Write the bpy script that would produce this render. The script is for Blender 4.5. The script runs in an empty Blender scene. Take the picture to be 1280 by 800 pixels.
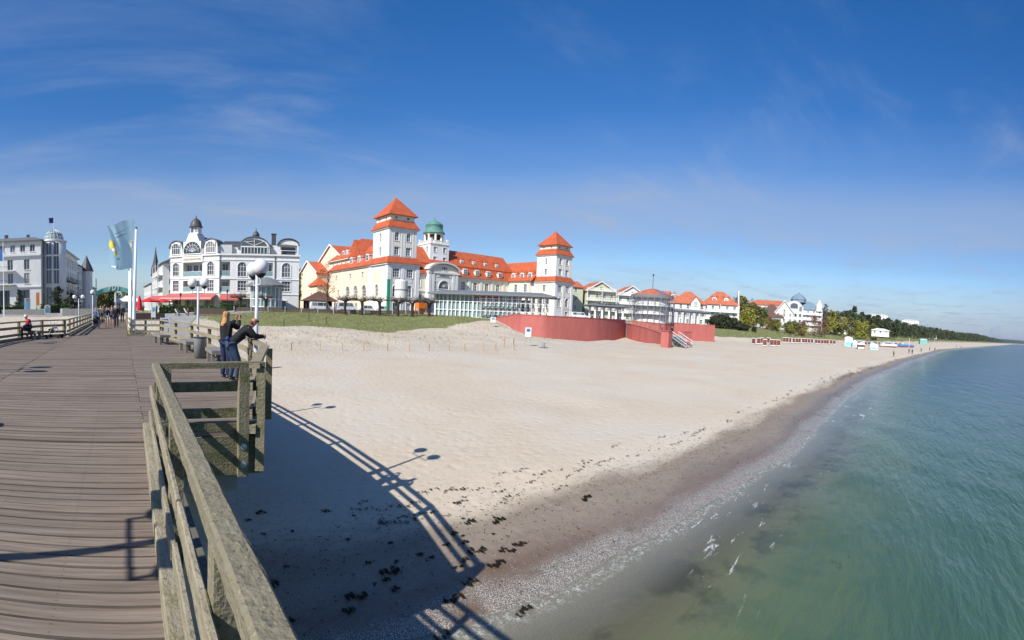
import bpy, bmesh, math, random
import numpy as np
from mathutils import Vector, Matrix
R = math.radians
rnd = random.Random(7)
scene = bpy.context.scene

# ------------------------------------------------------------------ camera, sky, sun, exposure
cd = bpy.data.cameras.new("camera")
cd.type = 'PANO'
cd.panorama_type = 'CENTRAL_CYLINDRICAL'          # the photograph is a stitched cylindrical panorama
FP = 600.0
cd.central_cylindrical_range_u_min = -640.0 / FP
cd.central_cylindrical_range_u_max = 640.0 / FP
cd.central_cylindrical_range_v_min = (419.0 - 800.0) / FP
cd.central_cylindrical_range_v_max = 419.0 / FP
cd.central_cylindrical_radius = 1.0
cd.clip_start = 0.05
cd.clip_end = 80000
cam = bpy.data.objects.new("camera", cd)
scene.collection.objects.link(cam)
TAU = math.atan(36.0 / FP)
cam.matrix_world = (Matrix.Translation((0, 0, 1.6)) @ Matrix.Rotation(-TAU, 4, 'X')
                    @ Matrix.Rotation(-(640 - 153) / FP, 4, 'Z') @ Matrix.Rotation(R(90), 4, 'X'))
scene.camera = cam

SUN_EL = R(40)
SH = (math.cos(R(16.5)), math.sin(R(16.5)))           # shadows fall this way over the ground
world = bpy.data.worlds.new("World"); scene.world = world; world.use_nodes = True
wt = world.node_tree; wt.nodes.clear()
def wn(t, **k):
    n = wt.nodes.new(t)
    for a, b in k.items(): setattr(n, a, b)
    return n
sky = wn('ShaderNodeTexSky'); sky.sky_type = 'NISHITA'; sky.sun_disc = False
sky.sun_elevation = SUN_EL; sky.sun_rotation = math.atan2(-SH[0], -SH[1])
sky.altitude = 0; sky.air_density = 1.0; sky.dust_density = 0.35; sky.ozone_density = 3.2
tc = wn('ShaderNodeTexCoord'); sx = wn('ShaderNodeSeparateXYZ'); wt.links.new(tc.outputs['Generated'], sx.inputs[0])
def wmath(op, a, b=None, clamp=False):
    n = wn('ShaderNodeMath', operation=op, use_clamp=clamp)
    for i, v in enumerate((a, b)):
        if v is None: continue
        if isinstance(v, (int, float)): n.inputs[i].default_value = v
        else: wt.links.new(v, n.inputs[i])
    return n.outputs[0]
# thin high cloud: streaks on a plane far above (x/z, y/z) and a soft veil low over the horizon
zc = wmath('MAXIMUM', sx.outputs[2], 0.03)
px = wmath('DIVIDE', sx.outputs[0], zc); py = wmath('DIVIDE', sx.outputs[1], zc)
cb = wn('ShaderNodeCombineXYZ'); wt.links.new(px, cb.inputs[0]); wt.links.new(py, cb.inputs[1])
mp = wn('ShaderNodeMapping'); mp.inputs['Rotation'].default_value = (0, 0, R(62)); mp.inputs['Scale'].default_value = (0.34, 0.75, 1)
wt.links.new(cb.outputs[0], mp.inputs[0])
cn = wn('ShaderNodeTexNoise'); cn.inputs['Scale'].default_value = 1.5; cn.inputs['Detail'].default_value = 9; cn.inputs['Roughness'].default_value = 0.62; cn.inputs['Distortion'].default_value = 0.5
wt.links.new(mp.outputs[0], cn.inputs[0])
cr = wn('ShaderNodeMapRange'); cr.interpolation_type = 'SMOOTHSTEP'
cr.inputs[1].default_value = 0.46; cr.inputs[2].default_value = 0.86; cr.inputs[3].default_value = 0; cr.inputs[4].default_value = 0.48
wt.links.new(cn.outputs[0], cr.inputs[0])
# veil bands by elevation, broken by a wide noise
vb = wn('ShaderNodeValToRGB'); e = vb.color_ramp.elements
e[0].position = 0.0; e[0].color = (.95, .95, .95, 1); e[1].position = 1.0; e[1].color = (0, 0, 0, 1)
for p, v in ((.05, .78), (.10, .50), (.14, .26), (.18, .36), (.22, .62), (.27, .60), (.33, .22), (.42, .05), (.6, .02)):
    q = e.new(p); q.color = (v, v, v, 1)
tilt = wmath('ADD', sx.outputs[2], wmath('MULTIPLY', sx.outputs[1], 0.05))
vn = wn('ShaderNodeTexNoise'); vn.inputs['Scale'].default_value = 1.6; vn.inputs['Detail'].default_value = 5
wt.links.new(tc.outputs['Generated'], vn.inputs[0])
tl2 = wmath('ADD', tilt, wmath('MULTIPLY', wmath('SUBTRACT', vn.outputs[0], .5), .12))
wt.links.new(tl2, vb.inputs[0])
cl = wmath('ADD', cr.outputs[0], vb.outputs[0], clamp=True)
mx = wn('ShaderNodeMixRGB'); mx.inputs[2].default_value = (3.05, 3.75, 5.15, 1)
hs = wn('ShaderNodeHueSaturation'); hs.inputs['Saturation'].default_value = 1.38; hs.inputs['Hue'].default_value = .509; hs.inputs['Value'].default_value = 1.13
wt.links.new(sky.outputs[0], hs.inputs['Color'])
wt.links.new(cl, mx.inputs[0]); wt.links.new(hs.outputs[0], mx.inputs[1])
bg = wn('ShaderNodeBackground'); bg.inputs[1].default_value = 0.085
wo = wn('ShaderNodeOutputWorld')
wt.links.new(mx.outputs[0], bg.inputs[0]); wt.links.new(bg.outputs[0], wo.inputs[0])
sl = bpy.data.lights.new("sun", 'SUN'); sl.energy = 4.3; sl.angle = R(0.53); sl.color = (1.0, 0.955, 0.88)
so = bpy.data.objects.new("sun", sl); scene.collection.objects.link(so)
dv = Vector((SH[0] * math.cos(SUN_EL), SH[1] * math.cos(SUN_EL), -math.sin(SUN_EL)))
so.rotation_euler = dv.to_track_quat('-Z', 'Y').to_euler()
vs = scene.view_settings; vs.view_transform = 'Standard'; vs.look = 'None'; vs.exposure = 0.56; vs.gamma = 1; vs.use_curve_mapping = False
scene.cycles.max_bounces = 6; scene.cycles.transparent_max_bounces = 12; scene.cycles.diffuse_bounces = 3
scene.cycles.caustics_reflective = False; scene.cycles.caustics_refractive = False

# ------------------------------------------------------------------ materials
def mat(name, col, rough=0.8, var=0.12, vscale=3.0, bump=0.0, bscale=20.0, col2=None, spec=0.3, metal=0.0, stretch=None, island=0.0, detail=6):
    m = bpy.data.materials.new(name); m.use_nodes = True; nt = m.node_tree
    p = nt.nodes['Principled BSDF']; L = nt.links.new
    p.inputs['Roughness'].default_value = rough; p.inputs['Metallic'].default_value = metal
    p.inputs['Specular IOR Level'].default_value = spec
    t = nt.nodes.new('ShaderNodeTexCoord'); mpn = nt.nodes.new('ShaderNodeMapping'); L(t.outputs['Object'], mpn.inputs[0])
    if stretch: mpn.inputs['Scale'].default_value = stretch
    n = nt.nodes.new('ShaderNodeTexNoise'); n.inputs['Scale'].default_value = vscale; n.inputs['Detail'].default_value = detail
    n.inputs['Roughness'].default_value = .65
    L(mpn.outputs[0], n.inputs[0])
    r = nt.nodes.new('ShaderNodeMapRange'); r.inputs[1].default_value = .3; r.inputs[2].default_value = .7; L(n.outputs[0], r.inputs[0])
    mix = nt.nodes.new('ShaderNodeMixRGB'); L(r.outputs[0], mix.inputs[0])
    c2 = col2 or tuple(c * (1 + var) for c in col[:3]); c1 = col[:3] if col2 else tuple(c * (1 - var) for c in col[:3])
    mix.inputs[1].default_value = (*c1, 1); mix.inputs[2].default_value = (*[min(c, 1) for c in c2], 1)
    out = mix.outputs[0]
    if island:
        g = nt.nodes.new('ShaderNodeNewGeometry'); h = nt.nodes.new('ShaderNodeHueSaturation')
        mr = nt.nodes.new('ShaderNodeMapRange'); mr.inputs[3].default_value = 1 - island; mr.inputs[4].default_value = 1 + island
        L(g.outputs['Random Per Island'], mr.inputs[0]); L(mr.outputs[0], h.inputs['Value']); L(out, h.inputs['Color']); out = h.outputs[0]
    L(out, p.inputs['Base Color'])
    if bump:
        b = nt.nodes.new('ShaderNodeBump'); n2 = nt.nodes.new('ShaderNodeTexNoise'); n2.inputs['Scale'].default_value = bscale; n2.inputs['Detail'].default_value = 8
        L(mpn.outputs[0], n2.inputs[0]); L(n2.outputs[0], b.inputs['Height']); b.inputs['Strength'].default_value = bump; b.inputs['Distance'].default_value = 0.05
        L(b.outputs[0], p.inputs['Normal'])
    return m
M = {}
M['white'] = mat('white render', (.72, .72, .70), .85, .09, .5, stretch=(1.5, 1.5, .35))
M['white2'] = mat('old white render', (.57, .58, .575), .85, .08, .4)
M['trim'] = mat('white trim', (.74, .74, .72), .6, .05, 1.2)
M['cream'] = mat('cream render', (.76, .70, .565), .85, .05, .3, stretch=(1, 1, .4))
M['cream2'] = mat('pale green render', (.50, .49, .36), .85, .06, .4)
M['peach'] = mat('peach render', (.78, .635, .485), .85, .05, .3, stretch=(1, 1, .4))
M['glassdark'] = mat('window glass', (.035, .045, .055), .06, .5, .25, spec=.7)
M['glassteal'] = mat('balcony glass', (.22, .33, .34), .08, .2, .5, spec=.7)
M['slate'] = mat('dark slate', (.065, .062, .068), .55, .2, 1.5, spec=.5)
M['slate2'] = mat('weathered slate', (.15, .15, .155), .6, .15, 1.0)
M['copper'] = mat('green copper', (.095, .235, .195), .6, .3, 1.2)
M['copper2'] = mat('teal banner', (.16, .42, .38), .5, .1, 1.2)
M['greyroof'] = mat('grey metal roof', (.17, .18, .19), .5, .12, .8)
M['blueroof'] = mat('blue grey roof', (.17, .24, .30), .5, .15, .6)
M['dark'] = mat('dark interior', (.03, .03, .033), .8, .2, 1)
M['darkbrown'] = mat('dark brown', (.055, .04, .035), .8, .2, 2)
M['metal'] = mat('galvanised steel', (.45, .47, .49), .4, .1, 5, metal=.6, spec=.5)
M['greypaint'] = mat('grey painted steel', (.50, .53, .56), .4, .05, 3, spec=.5)
M['scaff'] = mat('scaffold tube', (.42, .43, .45), .45, .1, 5, metal=.5)
M['black'] = mat('black plastic', (.02, .02, .022), .5, .2, 4)
M['globe'] = mat('opal globe', (.72, .72, .71), .18, .03, 2, spec=.5)
M['binm'] = mat('grey bin metal', (.23, .24, .24), .45, .08, 4, spec=.5)
M['redawn'] = mat('red awning cloth', (.48, .115, .10), .8, .08, 2)
M['redumb'] = mat('red parasol cloth', (.60, .03, .03), .8, .08, 2)
M['maroon'] = mat('maroon wicker', (.15, .045, .035), .7, .2, 9)
M['wickerwhite'] = mat('white beach chair cloth', (.72, .72, .70), .7, .05, 5)
M['bluecloth'] = mat('light blue cloth', (.20, .55, .72), .7, .1, 5)
M['purpletarp'] = mat('violet grey tarpaulin', (.16, .15, .26), .6, .2, 2)
M['boatblue'] = mat('blue tarpaulin', (.06, .17, .45), .5, .1, 3)
M['orange'] = mat('orange paint', (.75, .19, .02), .5, .1, 2)
M['greenp'] = mat('green painted post', (.03, .28, .14), .5, .1, 2)
M['fencewood'] = mat('brown fence boards', (.13, .095, .07), .85, .25, 3, stretch=(1, 1, 5))
M['stake'] = mat('pale stake wood', (.42, .30, .16), .8, .2, 5)
M['flag'] = mat('pale blue flag', (.40, .62, .74), .8, .08, .8)
M['flagwhite'] = mat('white flag pole', (.74, .75, .75), .45, .03, 1)
M['yellow'] = mat('yellow print', (.80, .60, .05), .8, .1, 2)
M['navy'] = mat('navy flag cloth', (.02, .03, .13), .8, .1, 2)
M['hairm'] = mat('strawberry blonde hair', (.34, .16, .05), .6, .3, 40, col2=(.62, .36, .14), bump=1.0, bscale=28, stretch=(1, 1, .35))
M['gold'] = mat('gold lettering', (.42, .30, .09), .5, .1, 2)
M['paver'] = mat('grey paving', (.30, .29, .27), .85, .15, .6, bump=.2, bscale=8)
M['asphalt'] = mat('asphalt', (.07, .07, .07), .9, .2, .5)
M['carwhite'] = mat('white car paint', (.68, .69, .70), .25, .02, 1, spec=.6)
M['cardark'] = mat('dark car paint', (.04, .045, .06), .25, .05, 1, spec=.6)
M['tyre'] = mat('tyre rubber', (.02, .02, .02), .9, .1, 4)
M['hedge'] = mat('hedge leaves', (.055, .10, .022), .8, .4, 4, island=.3)
M['stone'] = mat('stone block', (.33, .31, .28), .9, .2, 3, bump=.4, bscale=6)
M['concrete'] = mat('pier concrete', (.27, .28, .27), .9, .2, 2.5, bump=.3, bscale=12)
M['skin'] = mat('skin', (.50, .27, .19), .6, .06, 8)
M['skinred'] = mat('sunned skin', (.46, .20, .14), .55, .08, 8)
M['silo'] = mat('pale silo', (.62, .62, .58), .5, .06, .8)
M['soil'] = mat('planted soil edge', (.05, .045, .03), .95, .3, 1)

def roofmat(name, c, c2, rows=3.2):
    m = mat(name, c, .75, .15, .7, col2=c2); nt = m.node_tree; L = nt.links.new
    p = nt.nodes['Principled BSDF']
    t = nt.nodes.new('ShaderNodeTexCoord'); w = nt.nodes.new('ShaderNodeTexWave'); w.bands_direction = 'Z'; w.inputs['Scale'].default_value = rows
    L(t.outputs['Object'], w.inputs[0]); b = nt.nodes.new('ShaderNodeBump'); b.inputs['Strength'].default_value = .5; b.inputs['Distance'].default_value = .06
    L(w.outputs[1], b.inputs['Height']); L(b.outputs[0], p.inputs['Normal'])
    return m
M['roof'] = roofmat('orange roof tiles', (.38, .080, .030), (.55, .130, .052))
nt = M['glassdark'].node_tree; oi = nt.nodes.new('ShaderNodeObjectInfo'); cr_ = nt.nodes.new('ShaderNodeValToRGB'); cr_.color_ramp.interpolation = 'CONSTANT'
cr_.color_ramp.elements[0].color = (.05, .062, .078, 1); cr_.color_ramp.elements[1].position = .45; cr_.color_ramp.elements[1].color = (.085, .10, .115, 1)  # blue-grey tones paint in the reflected sky; pale ones are curtains
for p_, c_ in ((.70, (.20, .205, .20)), (.82, (.13, .15, .165)), (.92, (.34, .33, .31))): e_ = cr_.color_ramp.elements.new(p_); e_.color = (*c_, 1)
nt.links.new(oi.outputs['Random'], cr_.inputs[0]); nt.links.new(cr_.outputs[0], nt.nodes['Principled BSDF'].inputs['Base Color'])
nt = M['flag'].node_tree; tl_ = nt.nodes.new('ShaderNodeBsdfTranslucent'); tl_.inputs[0].default_value = (.60, .84, .92, 1); ms_ = nt.nodes.new('ShaderNodeMixShader'); ms_.inputs[0].default_value = .62
nt.links.new(nt.nodes['Principled BSDF'].outputs[0], ms_.inputs[1]); nt.links.new(tl_.outputs[0], ms_.inputs[2]); nt.links.new(ms_.outputs[0], nt.nodes['Material Output'].inputs[0])
M['roof2'] = roofmat('weathered orange tiles', (.38, .100, .052), (.50, .165, .088))
M['roofbrown'] = roofmat('brown shingles', (.10, .055, .04), (.15, .08, .06))

def woodmat(name, ca, cb_, moss=None, mossamt=.5, along='X', island=.2, rough=.85, bump=.5):
    m = bpy.data.materials.new(name); m.use_nodes = True; nt = m.node_tree; L = nt.links.new; p = nt.nodes['Principled BSDF']
    p.inputs['Roughness'].default_value = rough; p.inputs['Specular IOR Level'].default_value = .25
    t = nt.nodes.new('ShaderNodeTexCoord'); mpn = nt.nodes.new('ShaderNodeMapping')
    mpn.inputs['Scale'].default_value = {'X': (1.2, 26, 26), 'Y': (26, 1.2, 26), 'Z': (26, 26, 1.2)}[along]
    L(t.outputs['Object'], mpn.inputs[0])
    g = nt.nodes.new('ShaderNodeNewGeometry')
    # shift the grain from board to board
    ad = nt.nodes.new('ShaderNodeVectorMath'); ad.operation = 'ADD'; cx = nt.nodes.new('ShaderNodeCombineXYZ'); ml = nt.nodes.new('ShaderNodeMath'); ml.operation = 'MULTIPLY'; ml.inputs[1].default_value = 91
    L(g.outputs['Random Per Island'], ml.inputs[0]); L(ml.outputs[0], cx.inputs[0]); L(ml.outputs[0], cx.inputs[2]); L(mpn.outputs[0], ad.inputs[0]); L(cx.outputs[0], ad.inputs[1])
    n = nt.nodes.new('ShaderNodeTexNoise'); n.inputs['Scale'].default_value = 1.0; n.inputs['Detail'].default_value = 8; n.inputs['Roughness'].default_value = .7; L(ad.outputs[0], n.inputs[0])
    r = nt.nodes.new('ShaderNodeMapRange'); r.inputs[1].default_value = .3; r.inputs[2].default_value = .7; L(n.outputs[0], r.inputs[0])
    mix = nt.nodes.new('ShaderNodeMixRGB'); L(r.outputs[0], mix.inputs[0]); mix.inputs[1].default_value = (*ca, 1); mix.inputs[2].default_value = (*cb_, 1)
    n3 = nt.nodes.new('ShaderNodeTexNoise'); n3.inputs['Scale'].default_value = 1.3; n3.inputs['Detail'].default_value = 5; L(t.outputs['Object'], n3.inputs[0])
    h = nt.nodes.new('ShaderNodeHueSaturation'); mr = nt.nodes.new('ShaderNodeMapRange'); mr.inputs[3].default_value = 1 - island; mr.inputs[4].default_value = 1 + island
    av = nt.nodes.new('ShaderNodeMath'); av.operation = 'ADD'; L(g.outputs['Random Per Island'], av.inputs[0]); L(n3.outputs[0], av.inputs[1])
    hf = nt.nodes.new('ShaderNodeMath'); hf.operation = 'MULTIPLY'; hf.inputs[1].default_value = .5; L(av.outputs[0], hf.inputs[0])
    L(hf.outputs[0], mr.inputs[0]); L(mr.outputs[0], h.inputs['Value']); L(mix.outputs[0], h.inputs['Color']); out = h.outputs[0]
    if moss:
        n2 = nt.nodes.new('ShaderNodeTexNoise'); n2.inputs['Scale'].default_value = 5; n2.inputs['Detail'].default_value = 9; n2.inputs['Roughness'].default_value = .75; L(t.outputs['Object'], n2.inputs[0])
        r2 = nt.nodes.new('ShaderNodeMapRange'); r2.inputs[1].default_value = .62 - mossamt * .3; r2.inputs[2].default_value = .78 - mossamt * .3; L(n2.outputs[0], r2.inputs[0])
        m2 = nt.nodes.new('ShaderNodeMixRGB'); L(r2.outputs[0], m2.inputs[0]); L(out, m2.inputs[1]); m2.inputs[2].default_value = (*moss, 1); out = m2.outputs[0]
        # pale lichen spots
        v = nt.nodes.new('ShaderNodeTexNoise'); v.inputs['Scale'].default_value = 38; v.inputs['Detail'].default_value = 4; L(t.outputs['Object'], v.inputs[0])
        r3 = nt.nodes.new('ShaderNodeMapRange'); r3.inputs[1].default_value = .62; r3.inputs[2].default_value = .70; r3.inputs[4].default_value = .75; L(v.outputs[0], r3.inputs[0])
        m3 = nt.nodes.new('ShaderNodeMixRGB'); L(r3.outputs[0], m3.inputs[0]); L(out, m3.inputs[1]); m3.inputs[2].default_value = (.30, .29, .19, 1); out = m3.outputs[0]
        r4 = nt.nodes.new('ShaderNodeMapRange'); r4.inputs[1].default_value = .36; r4.inputs[2].default_value = .30; r4.inputs[4].default_value = .6; L(v.outputs[0], r4.inputs[0])
        m4 = nt.nodes.new('ShaderNodeMixRGB'); L(r4.outputs[0], m4.inputs[0]); L(out, m4.inputs[1]); m4.inputs[2].default_value = (.035, .033, .025, 1); out = m4.outputs[0]
    L(out, p.inputs['Base Color'])
    b = nt.nodes.new('ShaderNodeBump'); b.inputs['Strength'].default_value = bump; b.inputs['Distance'].default_value = .012
    L(n.outputs[0], b.inputs['Height'])
    if moss:
        b2 = nt.nodes.new('ShaderNodeBump'); b2.inputs['Strength'].default_value = .7; b2.inputs['Distance'].default_value = .02; L(v.outputs[0], b2.inputs['Height']); L(b.outputs[0], b2.inputs['Normal']); b = b2
    L(b.outputs[0], p.inputs['Normal'])
    return m
M['plank'] = woodmat('deck planks', (.120, .092, .070), (.255, .208, .168), island=.30)
nt = M['plank'].node_tree; L_ = nt.links.new; P0 = nt.nodes['Principled BSDF']; src = P0.inputs['Base Color'].links[0].from_socket
tcn = nt.nodes.new('ShaderNodeTexCoord'); sxn = nt.nodes.new('ShaderNodeSeparateXYZ'); L_(tcn.outputs['Object'], sxn.inputs[0])
def mm(op, a, b=0.0):
    n = nt.nodes.new('ShaderNodeMath'); n.operation = op
    for i, v in enumerate((a, b)):
        if isinstance(v, (int, float)): n.inputs[i].default_value = v
        else: L_(v, n.inputs[i])
    return n.outputs[0]
fx = mm('MULTIPLY', mm('ABSOLUTE', mm('SUBTRACT', mm('FRACT', mm('DIVIDE', mm('ADD', sxn.outputs[0], 9.06), .60)), .5)), .60)
fy = mm('FRACT', mm('DIVIDE', mm('ADD', sxn.outputs[1], 7.0), .128))
fy = mm('MULTIPLY', mm('ABSOLUTE', mm('SUBTRACT', mm('ABSOLUTE', mm('SUBTRACT', fy, .45)), .25)), .128)
dd_ = mm('LESS_THAN', mm('ADD', mm('MULTIPLY', fx, fx), mm('MULTIPLY', fy, fy)), .0055 ** 2)      # screw heads
wx = mm('MULTIPLY', mm('LESS_THAN', fx, .02), .025)
mxs = nt.nodes.new('ShaderNodeMixRGB'); L_(mm('ADD', mm('MULTIPLY', dd_, .5), wx), mxs.inputs[0]); L_(src, mxs.inputs[1]); mxs.inputs[2].default_value = (.03, .025, .022, 1); L_(mxs.outputs[0], P0.inputs['Base Color'])
M['railY'] = woodmat('weathered rail wood', (.20, .175, .12), (.34, .30, .22), moss=(.17, .155, .085), mossamt=.4, along='Y')
M['railX'] = woodmat('mossy cross rail wood', (.13, .115, .075), (.24, .21, .14), moss=(.10, .10, .04), mossamt=.6, along='X')
M['railpost'] = woodmat('weathered post wood', (.16, .145, .095), (.27, .24, .16), moss=(.13, .12, .05), mossamt=.5, along='Z')
M['capY'] = woodmat('lichened handrail', (.15, .135, .095), (.27, .245, .175), moss=(.185, .165, .11), mossamt=.8, along='Y')
M['railfar'] = woodmat('pale rail wood', (.20, .17, .11), (.32, .28, .19), moss=(.14, .13, .06), mossamt=.3, along='X')
M['benchwood'] = woodmat('grey bench wood', (.14, .135, .125), (.25, .24, .225), along='X')
M['pile'] = woodmat('pier pile wood', (.09, .085, .07), (.17, .16, .13), along='Z')

# ------------------------------------------------------------------ mesh builder and objects
COL = scene.collection
class MB:
    def __init__(s): s.v = []; s.f = []; s.m = []; s.g = []; s.mi = 0; s.X = Matrix.Identity(4)
    def add(s, vs, fs, mi=None):
        o = len(s.v); s.g.append((o, o + len(vs), len(s.f), len(s.f) + len(fs))); s.v += [tuple(s.X @ Vector(p)) for p in vs]
        s.f += [tuple(i + o for i in f) for f in fs]; s.m += [s.mi if mi is None else mi] * len(fs); return s
    def box(s, x0, x1, y0, y1, z0, z1, mi=None):
        return s.add([(x0, y0, z0), (x1, y0, z0), (x1, y1, z0), (x0, y1, z0), (x0, y0, z1), (x1, y0, z1), (x1, y1, z1), (x0, y1, z1)],
                     [(0, 3, 2, 1), (4, 5, 6, 7), (0, 1, 5, 4), (1, 2, 6, 5), (2, 3, 7, 6), (3, 0, 4, 7)], mi)
    def bar(s, p, q, w, h, mi=None, up=(0, 0, 1)):
        """a straight timber from p to q, w wide and h high, centred on the line"""
        p = Vector(p); q = Vector(q); d = (q - p).normalized(); u = Vector(up)
        if abs(d.dot(u)) > .98: u = Vector((0, 1, 0))
        sd = d.cross(u).normalized() * (w / 2); u2 = sd.cross(d).normalized() * (h / 2)
        P = [p - sd - u2, p + sd - u2, p + sd + u2, p - sd + u2]; Q = [v + (q - p) for v in P]
        return s.add(P + Q, [(0, 3, 2, 1), (4, 5, 6, 7), (0, 1, 5, 4), (1, 2, 6, 5), (2, 3, 7, 6), (3, 0, 4, 7)], mi)
    def tube(s, pts, r, n=8, mi=None, cap=True):
        pts = [Vector(p) for p in pts]; rs = r if isinstance(r, (list, tuple)) else [r] * len(pts); vs = []; fs = []
        for i, p in enumerate(pts):
            d = (pts[min(i + 1, len(pts) - 1)] - pts[max(i - 1, 0)]).normalized()
            u = Vector((0, 0, 1)) if abs(d.z) < .9 else Vector((1, 0, 0)); a = d.cross(u).normalized(); b = d.cross(a)
            vs += [p + (a * math.cos(2 * math.pi * k / n) + b * math.sin(2 * math.pi * k / n)) * rs[i] for k in range(n)]
        for i in range(len(pts) - 1):
            fs += [(i * n + k, i * n + (k + 1) % n, (i + 1) * n + (k + 1) % n, (i + 1) * n + k) for k in range(n)]
        if cap: fs += [tuple(range(n)), tuple(range((len(pts) - 1) * n, len(pts) * n))]
        return s.add(vs, fs, mi)
    def lathe(s, prof, c=(0, 0, 0), n=16, mi=None, a0=0):
        vs = []; fs = []; c = Vector(c)
        for r, z in prof: vs += [c + Vector((r * math.cos(a0 + 2 * math.pi * k / n), r * math.sin(a0 + 2 * math.pi * k / n), z)) for k in range(n)]
        for i in range(len(prof) - 1): fs += [(i * n + k, i * n + (k + 1) % n, (i + 1) * n + (k + 1) % n, (i + 1) * n + k) for k in range(n)]
        fs += [tuple(range(n))[::-1], tuple(range((len(prof) - 1) * n, len(prof) * n))]
        return s.add(vs, fs, mi)
    def prism(s, poly, y0, y1, mi=None, axis='y'):
        """poly is (x,z) pairs pushed along y, or (x,y) pairs pushed along z"""
        n = len(poly)
        if axis == 'y': vs = [(x, y0, z) for x, z in poly] + [(x, y1, z) for x, z in poly]
        elif axis == 'x': vs = [(y0, x, z) for x, z in poly] + [(y1, x, z) for x, z in poly]
        else: vs = [(x, y, y0) for x, y in poly] + [(x, y, y1) for x, y in poly]
        fs = [tuple(range(n))[::-1], tuple(range(n, 2 * n))] + [(i, (i + 1) % n, n + (i + 1) % n, n + i) for i in range(n)]
        return s.add(vs, fs, mi)
    def hip(s, x0, x1, y0, y1, z0, z1, rx0=None, rx1=None, ry0=None, ry1=None, mi=None, t=.12):
        """hipped or pyramid roof: eaves rectangle at z0, ridge rectangle at z1"""
        cx, cy = (x0 + x1) / 2, (y0 + y1) / 2
        rx0 = cx if rx0 is None else rx0; rx1 = rx0 if rx1 is None else rx1; ry0 = cy if ry0 is None else ry0; ry1 = ry0 if ry1 is None else ry1
        v = [(x0, y0, z0), (x1, y0, z0), (x1, y1, z0), (x0, y1, z0), (rx0, ry0, z1), (rx1 + .001, ry0, z1), (rx1 + .001, ry1 + .001, z1), (rx0, ry1 + .001, z1)]
        v += [(x, y, z0 - t) for x, y, z in v[:4]]
        return s.add(v, [(4, 5, 6, 7), (0, 1, 5, 4), (1, 2, 6, 5), (2, 3, 7, 6), (3, 0, 4, 7), (8, 11, 10, 9), (0, 8, 9, 1), (1, 9, 10, 2), (2, 10, 11, 3), (3, 11, 8, 0)], mi)
    def gable(s, x0, x1, y0, y1, z0, z1, axis='x', t=.15, mi=None):
        """gabled roof, ridge along the axis"""
        if axis == 'x':
            cy = (y0 + y1) / 2; P = [(y0, z0), (cy, z1), (y1, z0), (y1, z0 - t), (cy, z1 - t - .05), (y0, z0 - t)]
            return s.prism(P, x0, x1, mi, 'x')
        cx = (x0 + x1) / 2; P = [(x0, z0), (cx, z1), (x1, z0), (x1, z0 - t), (cx, z1 - t - .05), (x0, z0 - t)]
        return s.prism(P, y0, y1, mi, 'y')
    def mesh(s, name, mats, smooth=False):
        me = bpy.data.meshes.new(name); me.from_pydata(s.v, [], s.f)
        mats = mats if isinstance(mats, (list, tuple)) else [mats]
        for m_ in mats: me.materials.append(M[m_] if isinstance(m_, str) else m_)
        if len(mats) > 1: me.polygons.foreach_set('material_index', s.m)
        if smooth: me.polygons.foreach_set('use_smooth', [True] * len(me.polygons))
        me.validate(); me.update(); return me
    SPLIT = ('facade_panel', 'pilaster_strips', 'pane', 'gable_wall', 'verge_board', 'pilaster', 'white_stripe', 'support', 'balcony_posts', 'cupola')
    def build(s, name, mats, parent=None, smooth=False, loc=None, rz=0):
        if name in s.SPLIT and len(s.g) > 1:      # separate pieces become parts of their own
            out = None; nm = {'pilaster_strips': 'pilaster', 'balcony_posts': 'balcony_post'}.get(name, name)
            for (v0, v1, f0, f1) in s.g:
                q = MB(); q.v = s.v[v0:v1]; q.f = [tuple(i - v0 for i in f) for f in s.f[f0:f1]]; q.m = s.m[f0:f1]; out = q.build(nm, mats, parent, smooth)
            return out
        return link(name, s.mesh(name, mats, smooth), parent, loc, rz)
def link(name, me, parent=None, loc=None, rz=0):
    o = bpy.data.objects.new(name, me); COL.objects.link(o)
    if parent is not None: o.parent = parent
    if loc: o.location = loc
    if rz: o.rotation_euler = (0, 0, rz)
    return o
def tag(o, label, cat, group=None, kind=None):
    o['label'] = label; o['category'] = cat
    if group: o['group'] = group
    if kind: o['kind'] = kind
    return o
def thing(name, label, cat, loc=(0, 0, 0), rz=0, group=None):
    o = bpy.data.objects.new(name, None); COL.objects.link(o); o.empty_display_size = .3
    o.location = loc; o.rotation_euler = (0, 0, rz); return tag(o, label, cat, group)
def struct(o, label=None, cat=None):
    o['kind'] = 'structure'
    o['label'] = label or o.name.replace('_', ' '); o['category'] = cat or o.name.replace('_', ' ')
    return o
def copy_tree(o, parent=None):
    c = o.copy(); COL.objects.link(c); c.parent = parent
    for ch in KIDS(o): copy_tree(ch, c)
    return c
def KIDS(o): return [x for x in list(o.children)]
def dup(o, loc, rz=0, label=None, scale=None):
    c = copy_tree(o); c.location = loc; c.rotation_euler = (0, 0, rz)
    if label: c['label'] = label
    if scale: c.scale = (scale,) * 3 if isinstance(scale, (int, float)) else scale
    return c
def textmesh(txt, size, mt, depth=.03, name='lettering'):
    c = bpy.data.curves.new(name, 'FONT'); c.body = txt; c.size = size; c.extrude = depth; c.align_x = 'CENTER'; c.align_y = 'CENTER'
    t = bpy.data.objects.new(name, c); COL.objects.link(t); dg = bpy.context.evaluated_depsgraph_get()
    me = bpy.data.meshes.new_from_object(t.evaluated_get(dg)); me.materials.clear(); me.materials.append(M[mt]); me.name = name
    bpy.data.objects.remove(t); bpy.data.curves.remove(c)
    me.transform(Matrix.Rotation(R(90), 4, 'X')); return me

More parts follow.
